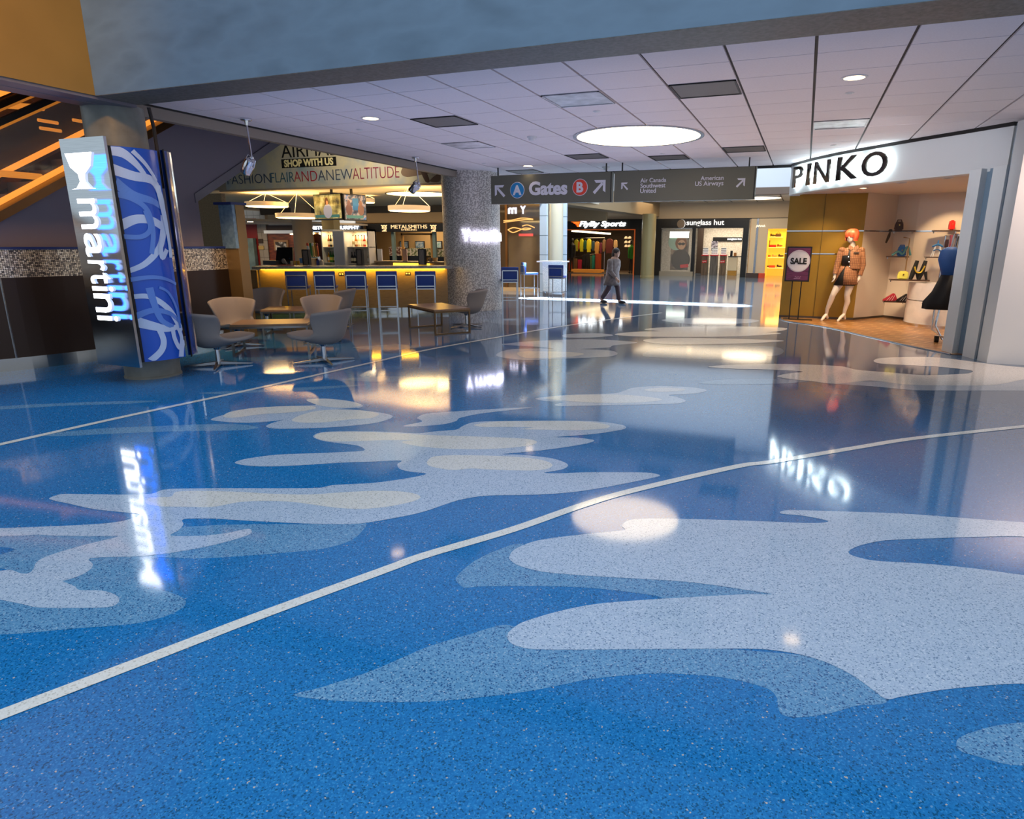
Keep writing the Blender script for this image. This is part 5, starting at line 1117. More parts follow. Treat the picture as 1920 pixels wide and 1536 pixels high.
def shop_dummy(px0, px1, pyt, pym, pyb, y, top, legs, lab):
    p = YP((px0+px1)/2, pyb, y); zt, zm = YP(px0, pyt, y).z, YP(px0, pym, y).z; w = abs(YP(px1, pym, y).x - YP(px0, pym, y).x)*.5
    z0 = .05
    k = thing('mannequin', lab, 'mannequin', (p.x, y, 0)); b = MB()
    b.tube([(0, 0, zm-.05), (0, 0, (zm+zt)/2), (0, 0, zt-.1), (0, 0, zt-.02), (0, 0, zt+.05)], [w*.62, w*.6, w*.85, w*.5, w*.25], 14); b.tube([(-w*.8, 0, zt-.1), (-w*1.0, -.03, (zm+zt)/2), (-w*.9, -.1, zm)], [.06, .05, .04], 8); b.tube([(w*.8, 0, zt-.1), (w*1.0, -.03, (zm+zt)/2), (w*.9, -.1, zm)], [.06, .05, .04], 8); obj('top', b, mat('dummy'+top, top, .6), k, smooth='auto')
    b = MB()
    for s in (-1, 1): b.tube([(s*w*.35, 0, zm), (s*w*.42, 0, zm*.5), (s*w*.45, 0, z0)], [w*.4, w*.3, w*.2], 10); b.ell((s*w*.45, -.05, z0), (.05, .11, .05))
    obj('leggings', b, mat('dummy'+legs, legs, .6), k, smooth='auto'); b = MB(); b.ell((0, 0, zt+.17), (.085, .1, .13)); obj('head', b, mat('dummy_head', '#1c1816', .4), k, smooth=True)
shop_dummy(1066, 1078, 456, 482, 512, 35.6, '#14110f', '#3a2c1c', 'dark shop mannequin in black top at left of the sports shop')
shop_dummy(1178, 1187, 460, 484, 512, 35.4, '#2f8a24', '#17120f', 'shop mannequin in green shirt and dark trousers by orange frame')

# ================================================================== sunglasses shop
t = thing('shop_front', 'black sunglasses shop front with silver lettering and disc logo', 'shop front', (fy(1315, 500).x, FY, 0))
a, c = fy(1229, 420), fy(1405, 420); zs0 = fy(1300, 428).z
FB = mat('fascia_black', '#0d0d0c', .35)
b = MB(); b.box((a.x, FY-.12, zs0), (c.x, FY+.1, 2.84)); obj('fascia', b, FB, t, world=True)
b = MB(); e = fy(1240, 470); b.box((a.x, FY-.12, 0), (e.x, FY+.1, zs0)); obj('jamb', b, FB, t, world=True); e0 = fy(1391, 470); b = MB(); b.box((e0.x, FY-.12, 0), (c.x, FY+.1, zs0)); obj('jamb', b, FB, t, world=True); m0, m1 = fy(1297, 470), fy(1303.5, 470); b = MB(); b.box((m0.x, FY-.12, 0), (m1.x, FY+.05, zs0)); obj('mullion', b, FB, t, world=True)
b = MB(); p, q = fy(1241, 430), fy(1299, 427.5); b.box((p.x, FY-.14, zs0-.04), (q.x, FY-.05, zs0+.01)); obj('header_trim', b, STEEL, t, world=True)
SIL = mat('letter_silver', '#e6e6e6', .4, emit=.9, ecol='#e8e8e8')
p, q = fy(1288, 425.5), fy(1359, 412); obj('lettering', text_bm('sunglass hut', .4, .02, .006, fit=(q.x-p.x, q.z-p.z), M=facing(((p.x+q.x)/2, FY-.15, (p.z+q.z)/2))), SIL, t, world=True)
p = fy(1278, 420); r = .21
b = MB(); b.prism([(p.x+math.cos(x)*r, FY-.15, p.z+math.sin(x)*r) for x in [2*PI*i/32 for i in range(32)]], (0, .02, 0)); obj('logo_disc', b, mat('logo_taupe', '#6f6050', .5), t, world=True)
b = MB(); b.prism([(p.x+math.cos(x)*r*1.05, FY-.155, p.z+math.sin(x)*r*1.05) for x in [-PI/2+PI*i/20 for i in range(21)]] + [(p.x+math.cos(x)*r*.82+.02, FY-.155, p.z+math.sin(x)*r*1.02) for x in [PI/2-PI*i/20 for i in range(21)]], (0, .02, 0)); obj('logo_crescent', b, SIL, t, world=True)
b = MB(); b.box((e.x, FY-.02, .12), (m0.x, FY-.005, zs0-.04)); obj('window_pane', b, mat('shop_glass', '#ffffff', .02, alpha=.05), t, world=True)
IY2 = 37.8
b = MB(); b.box((a.x-1.0, IY2, 0), (c.x, IY2+.1, 3)); b.box((a.x-1.05, FY+.2, 0), (a.x-1.0, IY2, 3)); b.box((a.x-1, FY+.12, 0), (a.x, FY+.2, 3)); b.box((c.x, FY+.1, 0), (c.x+.06, IY2, 3)); b.box((a.x-1, FY+.1, 2.72), (c.x, IY2, 2.8)); struct('wall_interior', b, [noisy('shop_pale', [(.4,'#c9bfae'),(.6,'#ded6c8')], 14, .6)])
light('sunglass_glow', 'AREA', (fy(1345, 500).x, 36.2, 2.65), 130, '#fff0d8', 3, 2)
b = MB(); p, q = YP(1337, 452.5, IY2), YP(1392, 445, IY2); b.box((p.x, IY2-.08, p.z), (q.x, IY2, q.z)); obj('sign_band', b, FB, t, world=True)
p, q = YP(1364, 451, IY2), YP(1391, 446.5, IY2); obj('lettering', text_bm('sunglass hut', .3, .01, .006, fit=(q.x-p.x, q.z-p.z), M=facing(((p.x+q.x)/2, IY2-.095, (p.z+q.z)/2))), mat('letter_band', '#ffffff', .5, emit=2), t, world=True)
b = MB(); p, q = YP(1306, 478, IY2-.4), YP(1320, 427, IY2-.4); b.box((p.x, IY2-.4, 0), (q.x, IY2-.3, 2.7)); obj('dark_panel', b, mat('panel_umber', '#3a2a1e', .5), t, world=True)
WIN = FY + .5
k = thing('poster_stand', 'large window poster of a person in sunglasses and scarf under a light box', 'poster', (YP(1275, 505, WIN).x, WIN, 0))
p, q = YP(1256, 506, WIN), YP(1293, 436, WIN)
b = MB(); b.box((p.x, WIN, p.z), (q.x, WIN+.04, q.z)); obj('board', b, noisy('poster_sepia', [(.35,'#2a2622'),(.5,'#5c5048'),(.62,'#8a7a66')], 3.2, .5), k, world=True)
b = MB(); c_ = YP(1268, 454, WIN); b.ell((c_.x, WIN-.006, c_.z), (.42, .006, .42)); obj('sky_print', b, mat('print_teal', '#8fb0a0', .5), k, world=True)
for (x, y, rx, rz, col, nm, lv) in ((1277,456,.30,.34,'#7a4a2a','hair_print',.012),(1278,459,.2,.25,'#c49a78','face_print',.018),(1276,487,.5,.52,'#2e2a26','scarf_print',.016)):
    c_ = YP(x, y, WIN); b = MB(); b.ell((c_.x, WIN-lv, c_.z), (rx, .004, rz)); obj(nm, b, mat(nm, col, .6), k, world=True)
c_ = YP(1278, 457.5, WIN); b = MB(); b.ell((c_.x-.085, WIN-.024, c_.z), (.095, .004, .07)); b.ell((c_.x+.085, WIN-.024, c_.z), (.095, .004, .07)); b.box((c_.x-.2, WIN-.026, c_.z+.02), (c_.x+.2, WIN-.022, c_.z+.045)); obj('sunglasses_print', b, BLACK, k, world=True)
b = MB(); p, q = YP(1256, 446, WIN), YP(1292, 434.5, WIN); b.box((p.x, WIN-.04, p.z), (q.x, WIN+.1, q.z)); obj('light_box', b, mat('lightbox', '#ffffff', .5, emit=3, ecol='#f4fff0'), k, world=True)
c_ = YP(1283, 499, WIN); b = MB(); b.prism([(c_.x-.2, WIN-.03, c_.z-.1), (c_.x+.22, WIN-.03, c_.z-.06), (c_.x+.2, WIN-.03, c_.z+.12), (c_.x-.22, WIN-.03, c_.z+.06)], (0, .02, 0)); obj('red_badge', b, mat('badge_red', '#c81e28', .5), k, world=True)
p, q = fy(1238, 519), fy(1300, 510); b = MB(); b.box((p.x, FY-.35, 0), (q.x, FY-.13, q.z+.02)); one('plinth', b, mat('base_grey', '#8f8778', .5), 'low grey window base in front of the large sunglasses poster', 'plinth')
for i, (x0, x1, lab, red) in enumerate(((1314, 1327, 'brown display counter with red top on the left in sunglasses shop', 1), (1330, 1345, 'grey display counter with red top in the middle of sunglasses shop', 0), (1348, 1361, 'brown display counter with red top on the right in sunglasses shop', 1))):
    p, q = YP(x0, 511, 35.3), YP(x1, 480, 35.3); zt = YP(x0, 480, 35.3).z
    k = thing('display_counter', lab, 'counter', ((p.x+q.x)/2, 35.3, 0), 0, 'display counters in the sunglasses shop')
    b = MB(); b.box((p.x, 35.3, 0), (q.x, 35.8, zt)); obj('body', b, noisy('plank_%d' % (i % 2), [(.35, '#4a3a2c' if i != 1 else '#4c4844'), (.65, '#7a6650' if i != 1 else '#6e6a66')], 3, .5, stretch=(9, 1, .5)), k, world=True)
    b = MB(); b.box((p.x-.02, 35.28, zt), (q.x+.02, 35.82, zt+.06)); obj('top', b, mat('top_red', '#c8262a', .4), k, world=True)
    b = MB(); b.box((p.x+.02, 35.5, zt+.06), (q.x-.02, 35.6, zt+.42)); gr = obj('glasses_rack', b, mat('rack_white', '#f2efe8', .4, emit=.4), k, world=True)
    for r_ in range(3):
        for s in range(3): b = MB(); xx = p.x + (q.x-p.x)*(.2+.3*s); b.box((xx-.045, 35.46, zt+.14+r_*.11), (xx+.045, 35.5, zt+.17+r_*.11)); obj('sunglasses', b, BLACK, gr, world=True)
    if red:
        c_ = (p.x+q.x)/2; b = MB(); b.prism([(c_-.11, 35.285, zt*.62), (c_+.12, 35.285, zt*.66), (c_+.11, 35.285, zt*.80), (c_-.12, 35.285, zt*.76)], (0, .012, 0)); rb = obj('red_badge', b, mat('badge_red', '#c81e28', .5), k, world=True)
        obj('lettering', text_bm('Ray-Ban', .1, .003, 0, shear=.2, fit=(.19, .07), M=facing((c_, 35.275, zt*.71), roll=.1)), mat('badge_white', '#ffffff', .5), rb, world=True)
p, q = YP(1333, 470, 35.6), YP(1346, 452, 35.6); b = MB(); b.box((p.x, 35.62, p.z), (q.x, 35.66, q.z)); one('poster', b, noisy('poster_bw', [(.42,'#3a3438'),(.5,'#b0a4b4'),(.6,'#e8e0e8')], 8, .5), 'small black and white poster standing above middle sunglasses counter', 'poster')
p, q = YP(1364, 504, 35.6), YP(1382, 482, 35.6); k = thing('counter', 'cream service counter with dark top on the right of sunglasses shop', 'counter', ((p.x+q.x)/2, 35.6, 0))
b = MB(); b.box((p.x, 35.6, .25), (q.x, 36.2, q.z)); obj('body', b, mat('counter_cream', '#e8dcc0', .4), k, world=True); b = MB(); b.box((p.x, 35.62, 0), (q.x, 36.2, .25)); obj('plinth', b, mat('plinth_gold', '#c8963c', .4), k, world=True); b = MB(); b.box((p.x-.01, 35.55, q.z), (q.x+.3, 36.3, q.z+.04)); obj('top', b, BLACK, k, world=True)
c_ = YP(1371, 481, 35.8); b = MB(); b.box((c_.x-.06, 35.8, q.z+.04), (c_.x+.06, 35.9, q.z+.32)); one('card_reader', b, BLACK, 'small black upright screen on the cream service counter', 'till')
c_ = YP(1378, 481, 35.8); b = MB(); b.box((c_.x-.07, 35.8, q.z+.04), (c_.x+.07, 35.86, q.z+.22)); one('picture', b, mat('frame_wood', '#b0783c', .5), 'small wooden framed picture on the cream service counter', 'picture')

# ================================================================== yellow shoe shop at far right
t = thing('shop_front', 'glowing yellow shoe shop alcove left of the gold shop wall', 'shop front', (fy(1455, 500).x, FY, 0))
a, c, e = fy(1407, 470), fy(1437, 470), fy(1500, 470); zy = fy(1450, 429).z
b = MB(); b.box((a.x-.05, FY-.05, 0), (c.x, FY+.1, 2.84)); b.box((c.x, FY-.05, zy), (e.x, FY+.1, 2.84)); obj('front_wall', b, mat('shop_beige', '#c4b59c', .6), t, world=True)
g = fy(1417, 470); b = MB(); b.box((g.x-.05, FY-.08, 0), (g.x+.05, FY-.05, 2.84)); obj('pilaster', b, STEEL, t, world=True)
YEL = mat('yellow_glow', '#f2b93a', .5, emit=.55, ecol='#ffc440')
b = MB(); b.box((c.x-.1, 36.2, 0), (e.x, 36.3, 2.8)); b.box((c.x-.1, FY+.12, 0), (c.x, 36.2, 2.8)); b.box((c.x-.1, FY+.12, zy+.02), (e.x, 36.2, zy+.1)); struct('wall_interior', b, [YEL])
p, q = fy(1418, 427.5), fy(1435, 421); obj('lettering', text_bm('shoes', .3, .01, 0, shear=.2, fit=(q.x-p.x, q.z-p.z), M=facing(((p.x+q.x)/2, FY-.07, (p.z+q.z)/2))) if False else MB().tube(smooth_open([Vector((p.x+(q.x-p.x)*u, FY-.07, p.z+(q.z-p.z)*v)) for u, v in ((0,.1),(.1,.8),(.22,.3),(.34,.8),(.5,.3),(.62,.7),(.78,.3),(.9,.8),(1,.2))], 5), .025, 6), mat('letter_ivory', '#f2ead8', .5, emit=.6), t, world=True)
light('yellow_glow_lamp', 'AREA', ((c.x+e.x)/2, 35.2, zy-.05), 45, '#ffcc60', 1.2, 1.5)
SHY = 35.9
for i, (y, x0, x1) in enumerate(((444,1440,1468),(463.5,1437,1476),(482.5,1437,1476),(502,1437,1476))):
    p, q = YP(x0, y, SHY), YP(x1, y, SHY); k = thing('wall_shelf', ('top','second','third','lowest')[i] + ' glowing yellow shelf in the shoe alcove', 'shelf', ((p.x+q.x)/2, SHY+.12, p.z-.03), 0, 'yellow shoe shelves')
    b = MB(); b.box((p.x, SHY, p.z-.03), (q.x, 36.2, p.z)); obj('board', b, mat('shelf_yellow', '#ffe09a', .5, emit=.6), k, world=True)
    for j, (px, col, nm, lab) in enumerate({0:[(1449,'#2a1c14','shoe','dark high heel shoe on the top yellow shelf'),(1459,'#3a2416','handbag','brown handbag on the top yellow shelf')],1:[(1441,'#4a1c14','boot','dark red boot on the second yellow shelf'),(1449,'#c8261e','box','red shoe box on the second yellow shelf'),(1462,'#7a3a1c','shoe','brown shoe on the second yellow shelf')],2:[(1440,'#a8321e','shoe','red shoe on the third yellow shelf'),(1452,'#caa06a','shoe','tan shoe on the third yellow shelf'),(1464,'#3a2014','shoe','black heel on the third yellow shelf')],3:[(1438,'#5a2a1a','shoe','brown shoe at left of the lowest yellow shelf'),(1447,'#d8521e','box','orange shoe box on the lowest yellow shelf'),(1461,'#2a1814','shoe','dark shoe at right of the lowest yellow shelf')]}[i]):
        s = YP(px, y, SHY+.08); b = MB()
        if nm == 'box': b.box((s.x-.16, SHY+.05, s.z+.001), (s.x+.16, SHY+.2, s.z+.12))
        elif nm == 'handbag': b.box((s.x-.14, SHY+.05, s.z+.001), (s.x+.14, SHY+.15, s.z+.16), 0, .03); b.tube([(s.x-.08, SHY+.1, s.z+.15), (s.x, SHY+.1, s.z+.26), (s.x+.08, SHY+.1, s.z+.15)], .01, 6)
        elif nm == 'boot': b.tube([(s.x, SHY+.1, s.z+.34), (s.x, SHY+.1, s.z+.06)], [.06, .045], 10); b.ell((s.x+.05, SHY+.1, s.z+.05), (.11, .05, .05))
        else: b.ell((s.x, SHY+.1, s.z+.07), (.14, .05, .045)); b.tube([(s.x-.11, SHY+.1, s.z+.08), (s.x-.12, SHY+.1, s.z+.001)], [.018, .01], 6); b.ell((s.x-.09, SHY+.1, s.z+.10), (.05, .05, .06))
        one(nm, b, mat('shoe'+col, col, .4), lab, nm, smooth='auto')
for px, py, col, lab in ((1416,517,'#3a2c26','low dark shoe stand on floor left of yellow alcove'),(1434,516,'#c8421e','orange red shoe box on the floor by yellow alcove')):
    p = FL(px, py); b = MB(); b.box((p.x-.3 if px < 1420 else p.x-.16, 33.5, 0), (p.x+.3 if px < 1420 else p.x+.16, 33.8, .22)); one('shoe_stand' if px < 1420 else 'shoe_box', b, mat('stand'+col, col, .5), lab, 'stand' if px < 1420 else 'box')
# ================================================================== curved fashion shop front on the right
PATH = [(-.44, 15.35), (-.41, 14.93), (-.22, 14.48), (.02, 14.0), (.46, 13.31), (1.0, 12.66), (1.49, 12.08), (1.96, 11.58), (2.28, 11.22), (2.5, 10.97)]
PS = [(p.x, p.y) for p in smooth_open([Vector((x, y, 0)) for x, y in PATH], 5)]
ZF0, ZF1 = 2.62, 3.185
b = MB(); b.wall(PS, ZF0, ZF1, .22, 0); b.wall([(x-.01, y-.01) for x, y in PS], ZF1, HC, .2, 1)
PW_ = WHITE
struct('wall_right_fascia', b, [mat('shop_white', '#d4d8d9', .45), BLACK], smooth='auto')
def path_hit(px, py):
    d = ray(px, py); D = Vector((d.x, d.y))
    for (x0, y0), (x1, y1) in zip(PS, PS[1:]):
        e = Vector((x1-x0, y1-y0)); den = D.x*e.y - D.y*e.x
        if abs(den) < 1e-9: continue
        s = (x0*e.y - y0*e.x)/den; u = (x0*D.y - y0*D.x)/den
        if s > 0 and -1e-6 <= u <= 1+1e-6: return Vector((D.x*s, D.y*s, EYE + d.z*s)), e.normalized()
    return None
t = thing('illuminated_sign', 'mirror letters with white halo glow spelling the shop name on curved fascia', 'lit sign', (.8, 12.9, 2.75))
MIRR = mat('letter_mirror', '#5a5450', .12, 1.); HALO = mat('letter_halo', '#ffffff', .5, emit=16, ecol='#eafcff')
for ch, x0, x1, y0, y1 in (('P',1495,1513,311,350),('I',1521,1527,306,346),('N',1534.5,1563,300,342),('K',1577,1617,291,335.5),('O',1624,1671,283,328.5)):
    h0, _ = path_hit(x0, (y0+y1)/2); h1, _ = path_hit(x1, (y0+y1)/2); hc, tg = path_hit((x0+x1)/2, (y0+y1)/2)
    w = (h1-h0).length; zt = path_hit((x0+x1)/2, y0)[0].z; zb = path_hit((x0+x1)/2, y1)[0].z
    n = Vector((tg.y, -tg.x, 0))
    if n.dot(Vector((-hc.x, -hc.y, 0))) < 0: n = -n
    c_ = Vector((hc.x, hc.y, 2.925))
    obj('letter', text_bm(ch, .4, .015, .005, fit=(w, .40), M=facing(c_ + n*.085, n)), MIRR, t, world=True)
    obj('halo', text_bm(ch, .4, .012, .004, fit=(w*1.0, .40), M=facing(c_ + n*.05, n)), HALO, t, world=True)
# shop floor
edge = [(1463.5,595),(1466,600),(1480,603.5),(1520,609),(1560,616),(1620,630),(1700,648),(1760,660.5),(1782,665)]
E_ = [FL(x, y) for x, y in edge]
E_ = smooth_open(E_, 4)
b = MB(); b.flat([(p.x, p.y, .006) for p in E_] + [(3.9, 11.2, .006), (3.9, 17.5, .006), (-.36, 17.5, .006)], 0)
WT = bricks('shop_floor_tile', '#8a5a2c', '#a87038', '#d8b27c', .42, .21, .012, .3, rot=(0, 0, .62))
for p, q in zip(E_, E_[1:]):
    pass
struct('floor_shop', b, [WT], recalc=False)
b = MB(); b.tube([(p.x, p.y, .004) for p in E_], .012, 6); struct('trim_9', b, [STEEL])
# pier on the right: stepped white uprights, then the long white wall
INW = Vector((.75, .66, 0))
P1, P2, P3, P4, P5, P6, P7 = FL(1765, 658), FL(1784.5, 663.5), FL(1802, 667.5), FL(1826, 673.5), FL(1831.5, 675.5), FL(1850, 681), FL(2010, 690)
def up(p, z): return Vector((p.x, p.y, z))
WH = mat('shop_white', '#d4d8d9', .45); BLG = mat('groove_shade_blue', '#7d94a6', .4)  # blue-grey for the grooves, with the recess's shade put into its colour
b = MB()
b.prism([P1, P2, P2+INW*.2, P1+INW*.2], (0, 0, ZF0+.04), 0)
b.prism([P2+INW*.12, P3+INW*.12, P3+INW*.3, P2+INW*.3], (0, 0, ZF0+.04), 1)
b.prism([P3+INW*.02, P4, P4+INW*.3, P3+INW*.3], (0, 0, ZF0+.04), 0)
b.prism([P4+INW*.05, P5+INW*.05, P5+INW*.3, P4+INW*.3], (0, 0, ZF1), 1)
b.prism([P5, P6, P6+Vector((.1, .5, 0)), P5+INW*.4], (0, 0, ZF1), 0)
b.prism([P6, P7, P7+Vector((0, .5, 0)), P6+Vector((.1, .5, 0))], (0, 0, HC), 0)
b.prism([P4+Vector((0, .02, 0)), P5+Vector((0, .02, 0)), P5+INW*.3, P4+INW*.3], (0, 0, .01), 1)
struct('wall_right', b, [WH, BLG])
q0 = Vector((PS[-1][0], PS[-1][1], 0))
# inner walls
GOLD = noisy('gold_panel', [(.3,'#9a7420'),(.7,'#a88028')], 2, .35, .35); IVW = mat('shop_ivory', '#d8cabb', .5)
zi = YP(1550, 363.5, 15.4).z
W0, W1, W2, W3, W4 = (-.42, 15.38), (1.12, 15.42), (1.80, 16.3), (2.16, 15.95), (4.0, 15.4)
b = MB(); b.wall([W0, W1], .05, zi, .1, 0); struct('wall_back_gold', b, [GOLD])
b = MB(); b.wall([W1, W2], .05, zi, .1, 0); b.wall([W2, W3], .05, zi, .1, 1); b.wall([W3, W4], .05, zi, .1, 0); b.box((3.9, 11.2, 0), (4.0, 15.6, zi)); struct('wall_back_shop', b, [IVW, mat('shop_ivory_b', '#e2d5c6', .5)])
b = MB(); b.wall([W0, W1, W2, W3, W4], 0, .05, .1, 0); struct('baseboard_shop', b, [mat('base_dark', '#4a4038', .4)])
b = MB(); b.flat([(x+.05, y+.1, zi) for x, y in PS] + [(4, 11, zi), (4, 17, zi), (-.42, 17, zi)]); b.flat([(x+.05, y+.1, zi+.05) for x, y in PS] + [(4, 11, zi+.05), (4, 17, zi+.05), (-.42, 17, zi+.05)])
struct('ceiling_shop', b, [mat('shop_ceiling', '#d6c8ba', .6)])
for px, py, lab, e, on in ((1619, 352, 'small bright spotlight in the fashion shop ceiling', 60, 1), (1583, 358.5, 'dark unlit recessed spot left of the bright shop spotlight', 0, 0), (1690, 342, 'dark recessed spot in the shop ceiling above the bags', 0, 0), (1777, 333, 'dark recessed spot in the shop ceiling nearest the pier', 0, 0)):
    p = ZP(px, py, zi); t = thing('recessed_light', lab, 'ceiling light', (p.x, p.y, zi-.012)); b = MB(); b.lathe((p.x, p.y, zi), [(.06, -.012), (.085, -.012), (.085, -.001), (.06, -.001), (.06, -.012)], 20); obj('trim_ring', b, WHITE, t, world=True)
    b = MB(); b.disc((p.x, p.y, zi-.004), .06, 20, z=(0, 0, -1)); obj('lens', b, LAMPW if on else mat('lens_dark', '#4a3c30', .4), t, world=True, recalc=False)
light('shop_spot', 'SPOT', (.9, 14.2, zi-.05), 140, '#ffe0b4', .08, spot=math.radians(75)).rotation_euler = (math.radians(25), 0, 0)
aim(light('shop_spot', 'SPOT', (2.5, 14.6, zi-.05), 90, '#ffd9a4', .05, spot=math.radians(60)), (2.75, 15.6, 1.6))
aim(light('shop_spot', 'SPOT', (1.5, 13.6, zi-.05), 130, '#ffe0b8', .08, spot=math.radians(80)), (1.5, 14.6, .4))
for q_ in ((.3, 14.7), (1.9, 13.4), (2.4, 12.2), (3.0, 14.2)): light('shop_down', 'SPOT', (q_[0], q_[1], zi-.05), 85, '#ffe2c0', .06, spot=math.radians(120), blend=.8)
# metal rails across the gold wall
zr1, zr2 = YP(1560, 433, 15.36).z, YP(1540, 476, 15.36).z
b = MB(); b.wall([(W0[0], W0[1]-.012), (W1[0], W1[1]-.012), (W2[0]+.01, W2[1]-.02), (W3[0], W3[1]-.015), (W4[0], W4[1]-.012)], zr1-.012, zr1+.012, .01); b.wall([(W0[0], W0[1]-.012), (.72, 15.40)], zr2-.01, zr2+.01, .01)
struct('trim_10', b, [CHROME])
b = MB()
for px in (1545.5,): q = YP(px, 400, 15.37); b.box((q.x-.004, 15.375, .05), (q.x+.004, 15.395, zi))
struct('trim_11', b, [mat('joint_dark', '#5a4210', .5)])
# curved plinth
dc = Vector((2.80, 15.22, 0)); dr = .72; AA0, AA1 = math.radians(150), math.radians(345)
b = MB(); t = thing('display_plinth', 'curved white display drum with steel base under the shoe shelf', 'plinth', tuple(dc))
b.lathe(dc, [(dr, .05), (dr, .50)], 48, a0=AA0, a1=AA1); obj('lower_drum', b, noisy('marble_white', [(.35,'#cfc8c4'),(.6,'#e4dcd6')], 3, .35), t, world=True, smooth='auto')
b = MB(); b.lathe(dc, [(dr-.008, .50), (dr-.008, .52)], 48, a0=AA0, a1=AA1); obj('steel_band', b, STEEL, t, world=True, smooth='auto')
b = MB(); b.lathe(dc, [(dr, .52), (dr, .86), (0, .86)], 48, a0=AA0, a1=AA1); obj('upper_drum', b, noisy('marble_white', [(.35,'#cfc8c4'),(.6,'#e4dcd6')], 3, .35), t, world=True, smooth='auto')
b = MB(); b.lathe(dc, [(dr+.015, 0), (dr+.015, .05), (dr-.02, .05)], 48, a0=AA0, a1=AA1); obj('base_ring', b, CHROME, t, world=True, smooth='auto')
# shelves
SHB = mat('shelf_umber', '#4a3426', .35)
def shelf(px0, px1, py, y, lab, dep=.28):
    p, q = YP(px0, py, y), YP(px1, py, y); k = thing('wall_shelf', lab, 'shelf', ((p.x+q.x)/2, y+dep/2, p.z-.02), 0, 'dark shelves in the fashion shop')
    b = MB(); b.box((p.x, y, p.z-.022), (q.x, y+dep, p.z)); obj('board', b, SHB, k, world=True)
    b = MB()
    for x in (p.x+.03, q.x-.03): b.box((x-.008, y+dep-.05, p.z-.06), (x+.008, y+dep, p.z-.022))
    obj('bracket', b, CHROME, k, world=True); return p.z
z1 = shelf(1676, 1717, 432, 15.65, 'dark shelf holding the brown bag in the fashion shop')
z2 = shelf(1752, 1800, 431.5, 15.35, 'dark shelf holding the red bucket bag')
z3 = shelf(1664, 1705, 480.5, 15.6, 'dark shelf holding the blue bag')
z4 = shelf(1737, 1772, 481.5, 15.25, 'dark shelf holding the blue strappy sandal')
z5 = shelf(1670, 1744, 524, 14.85, 'long dark shelf holding yellow clutch and black sandals')
z6 = shelf(1657, 1699, 565, 15.6, 'low dark shelf holding two striped shoes')
z7 = shelf(1733, 1756, 570, 14.2, 'small dark shelf beside the black skirt')
def bag(px0, px1, py0, py1, y, z, col, lab, handle=0, nm='handbag', tap=.85):
    p, q = YP(px0, py1, y), YP(px1, py0, y); w = q.x-p.x; h = q.z-p.z; k = thing(nm, lab, 'bag', ((p.x+q.x)/2, y+.1, z))
    b = MB(); b.prism([(-w/2, -.06, .0), (w/2, -.06, 0), (w/2*tap, -.06, h*.75), (w/2*tap*.8, -.06, h), (-w/2*tap*.8, -.06, h), (-w/2*tap, -.06, h*.75)], (0, .14, 0)); bmesh.ops.bevel(b.bm, geom=b.bm.edges[:], offset=.02, segments=2, affect='EDGES'); obj('body', b, mat('bag'+col, col, .4), k, smooth='auto')
    if handle: b = MB(); b.tube([(-w*.3, .01, h*.85), (-w*.2, .01, h*1.0+handle), (w*.2, .01, h*1.0+handle), (w*.3, .01, h*.85)], .012, 8); obj('handle', b, mat('strap'+col, col, .4), k)
    b = MB(); b.bar((-w*.06, -.068, h*.6), (w*.06, -.068, h*.6), .02, .03); obj('clasp', b, mat('clasp_gold', '#d8b060', .2, 1.), k)
bag(1677, 1697, 414, 431, 15.7, z1, '#4a2e1e', 'dark brown structured bag with cream edge on upper left shelf', .03)
bag(1780, 1794, 411, 430, 15.4, z2, '#d81e10', 'bright red bucket bag on the upper right shelf', 0, tap=1.)
bag(1682, 1702, 461, 480, 15.65, z3, '#3a7cc4', 'blue bag with twisted scarf on middle left shelf', .02)
bag(1683, 1706, 508, 523, 14.9, z5, '#d8cf5a', 'pale yellow clutch bag on the long shelf', .0, tap=.95)
p = YP(1688, 480, 15.62); b = MB(); b.tube(smooth_open([Vector((p.x-.16, 15.63, z3+.02)), Vector((p.x-.05, 15.62, z3+.10)), Vector((p.x+.04, 15.62, z3+.05)), Vector((p.x+.12, 15.62, z3+.2)), Vector((p.x+.19, 15.63, z3+.02))], 6), .022, 8); one('scarf', b, mat('scarf_teal', '#5f9a9c', .6), 'teal scarf coiled in front of the blue bag', 'scarf', smooth=True)
p = YP(1669, 440, 15.6); b = MB(); b.tube([(p.x, 15.62, z1-.0), (p.x-.02, 15.6, z1-.12), (p.x-.06, 15.6, z1-.26)], [.012, .03, .02], 8); b.ell((p.x, 15.62, z1), (.04, .03, .025)); one('key_charm', b, mat('charm_dark', '#2a2420', .4), 'dark tassel charm dangling left of the brown bag shelf', 'charm', smooth=True)
p = YP(1757, 481, 15.3); k = thing('sandal', 'blue and white strappy high sandal standing on the right middle shelf', 'shoe', (p.x, 15.4, z4)); h = .3
b = MB()
for s in (-1, 1): b.tube([(s*.1, 0, 0), (s*.04, 0, .22)], .01, 6); b.tube([(s*.06, 0, 0), (s*.03, .03, .22)], .008, 6)
obj('stiletto_frame', b, mat('sandal_white', '#e8eef2', .3), k); b = MB(); b.tube([(-.1, 0, .2), (0, 0, .25), (.1, 0, .2)], [.015, .03, .015], 8); b.tube([(0, 0, .24), (0, 0, .33)], [.02, .012], 8); b.tube([(-.07, 0, .12), (0, -.02, .15), (.07, 0, .12)], .012, 6); obj('straps', b, mat('sandal_blue', '#2f6fae', .4), k)
p = YP(1719, 523, 14.9); k = thing('sandal', 'pair of black platform sandals with yellow chain on the long shelf', 'shoe', (p.x, 14.95, z5)); b = MB()
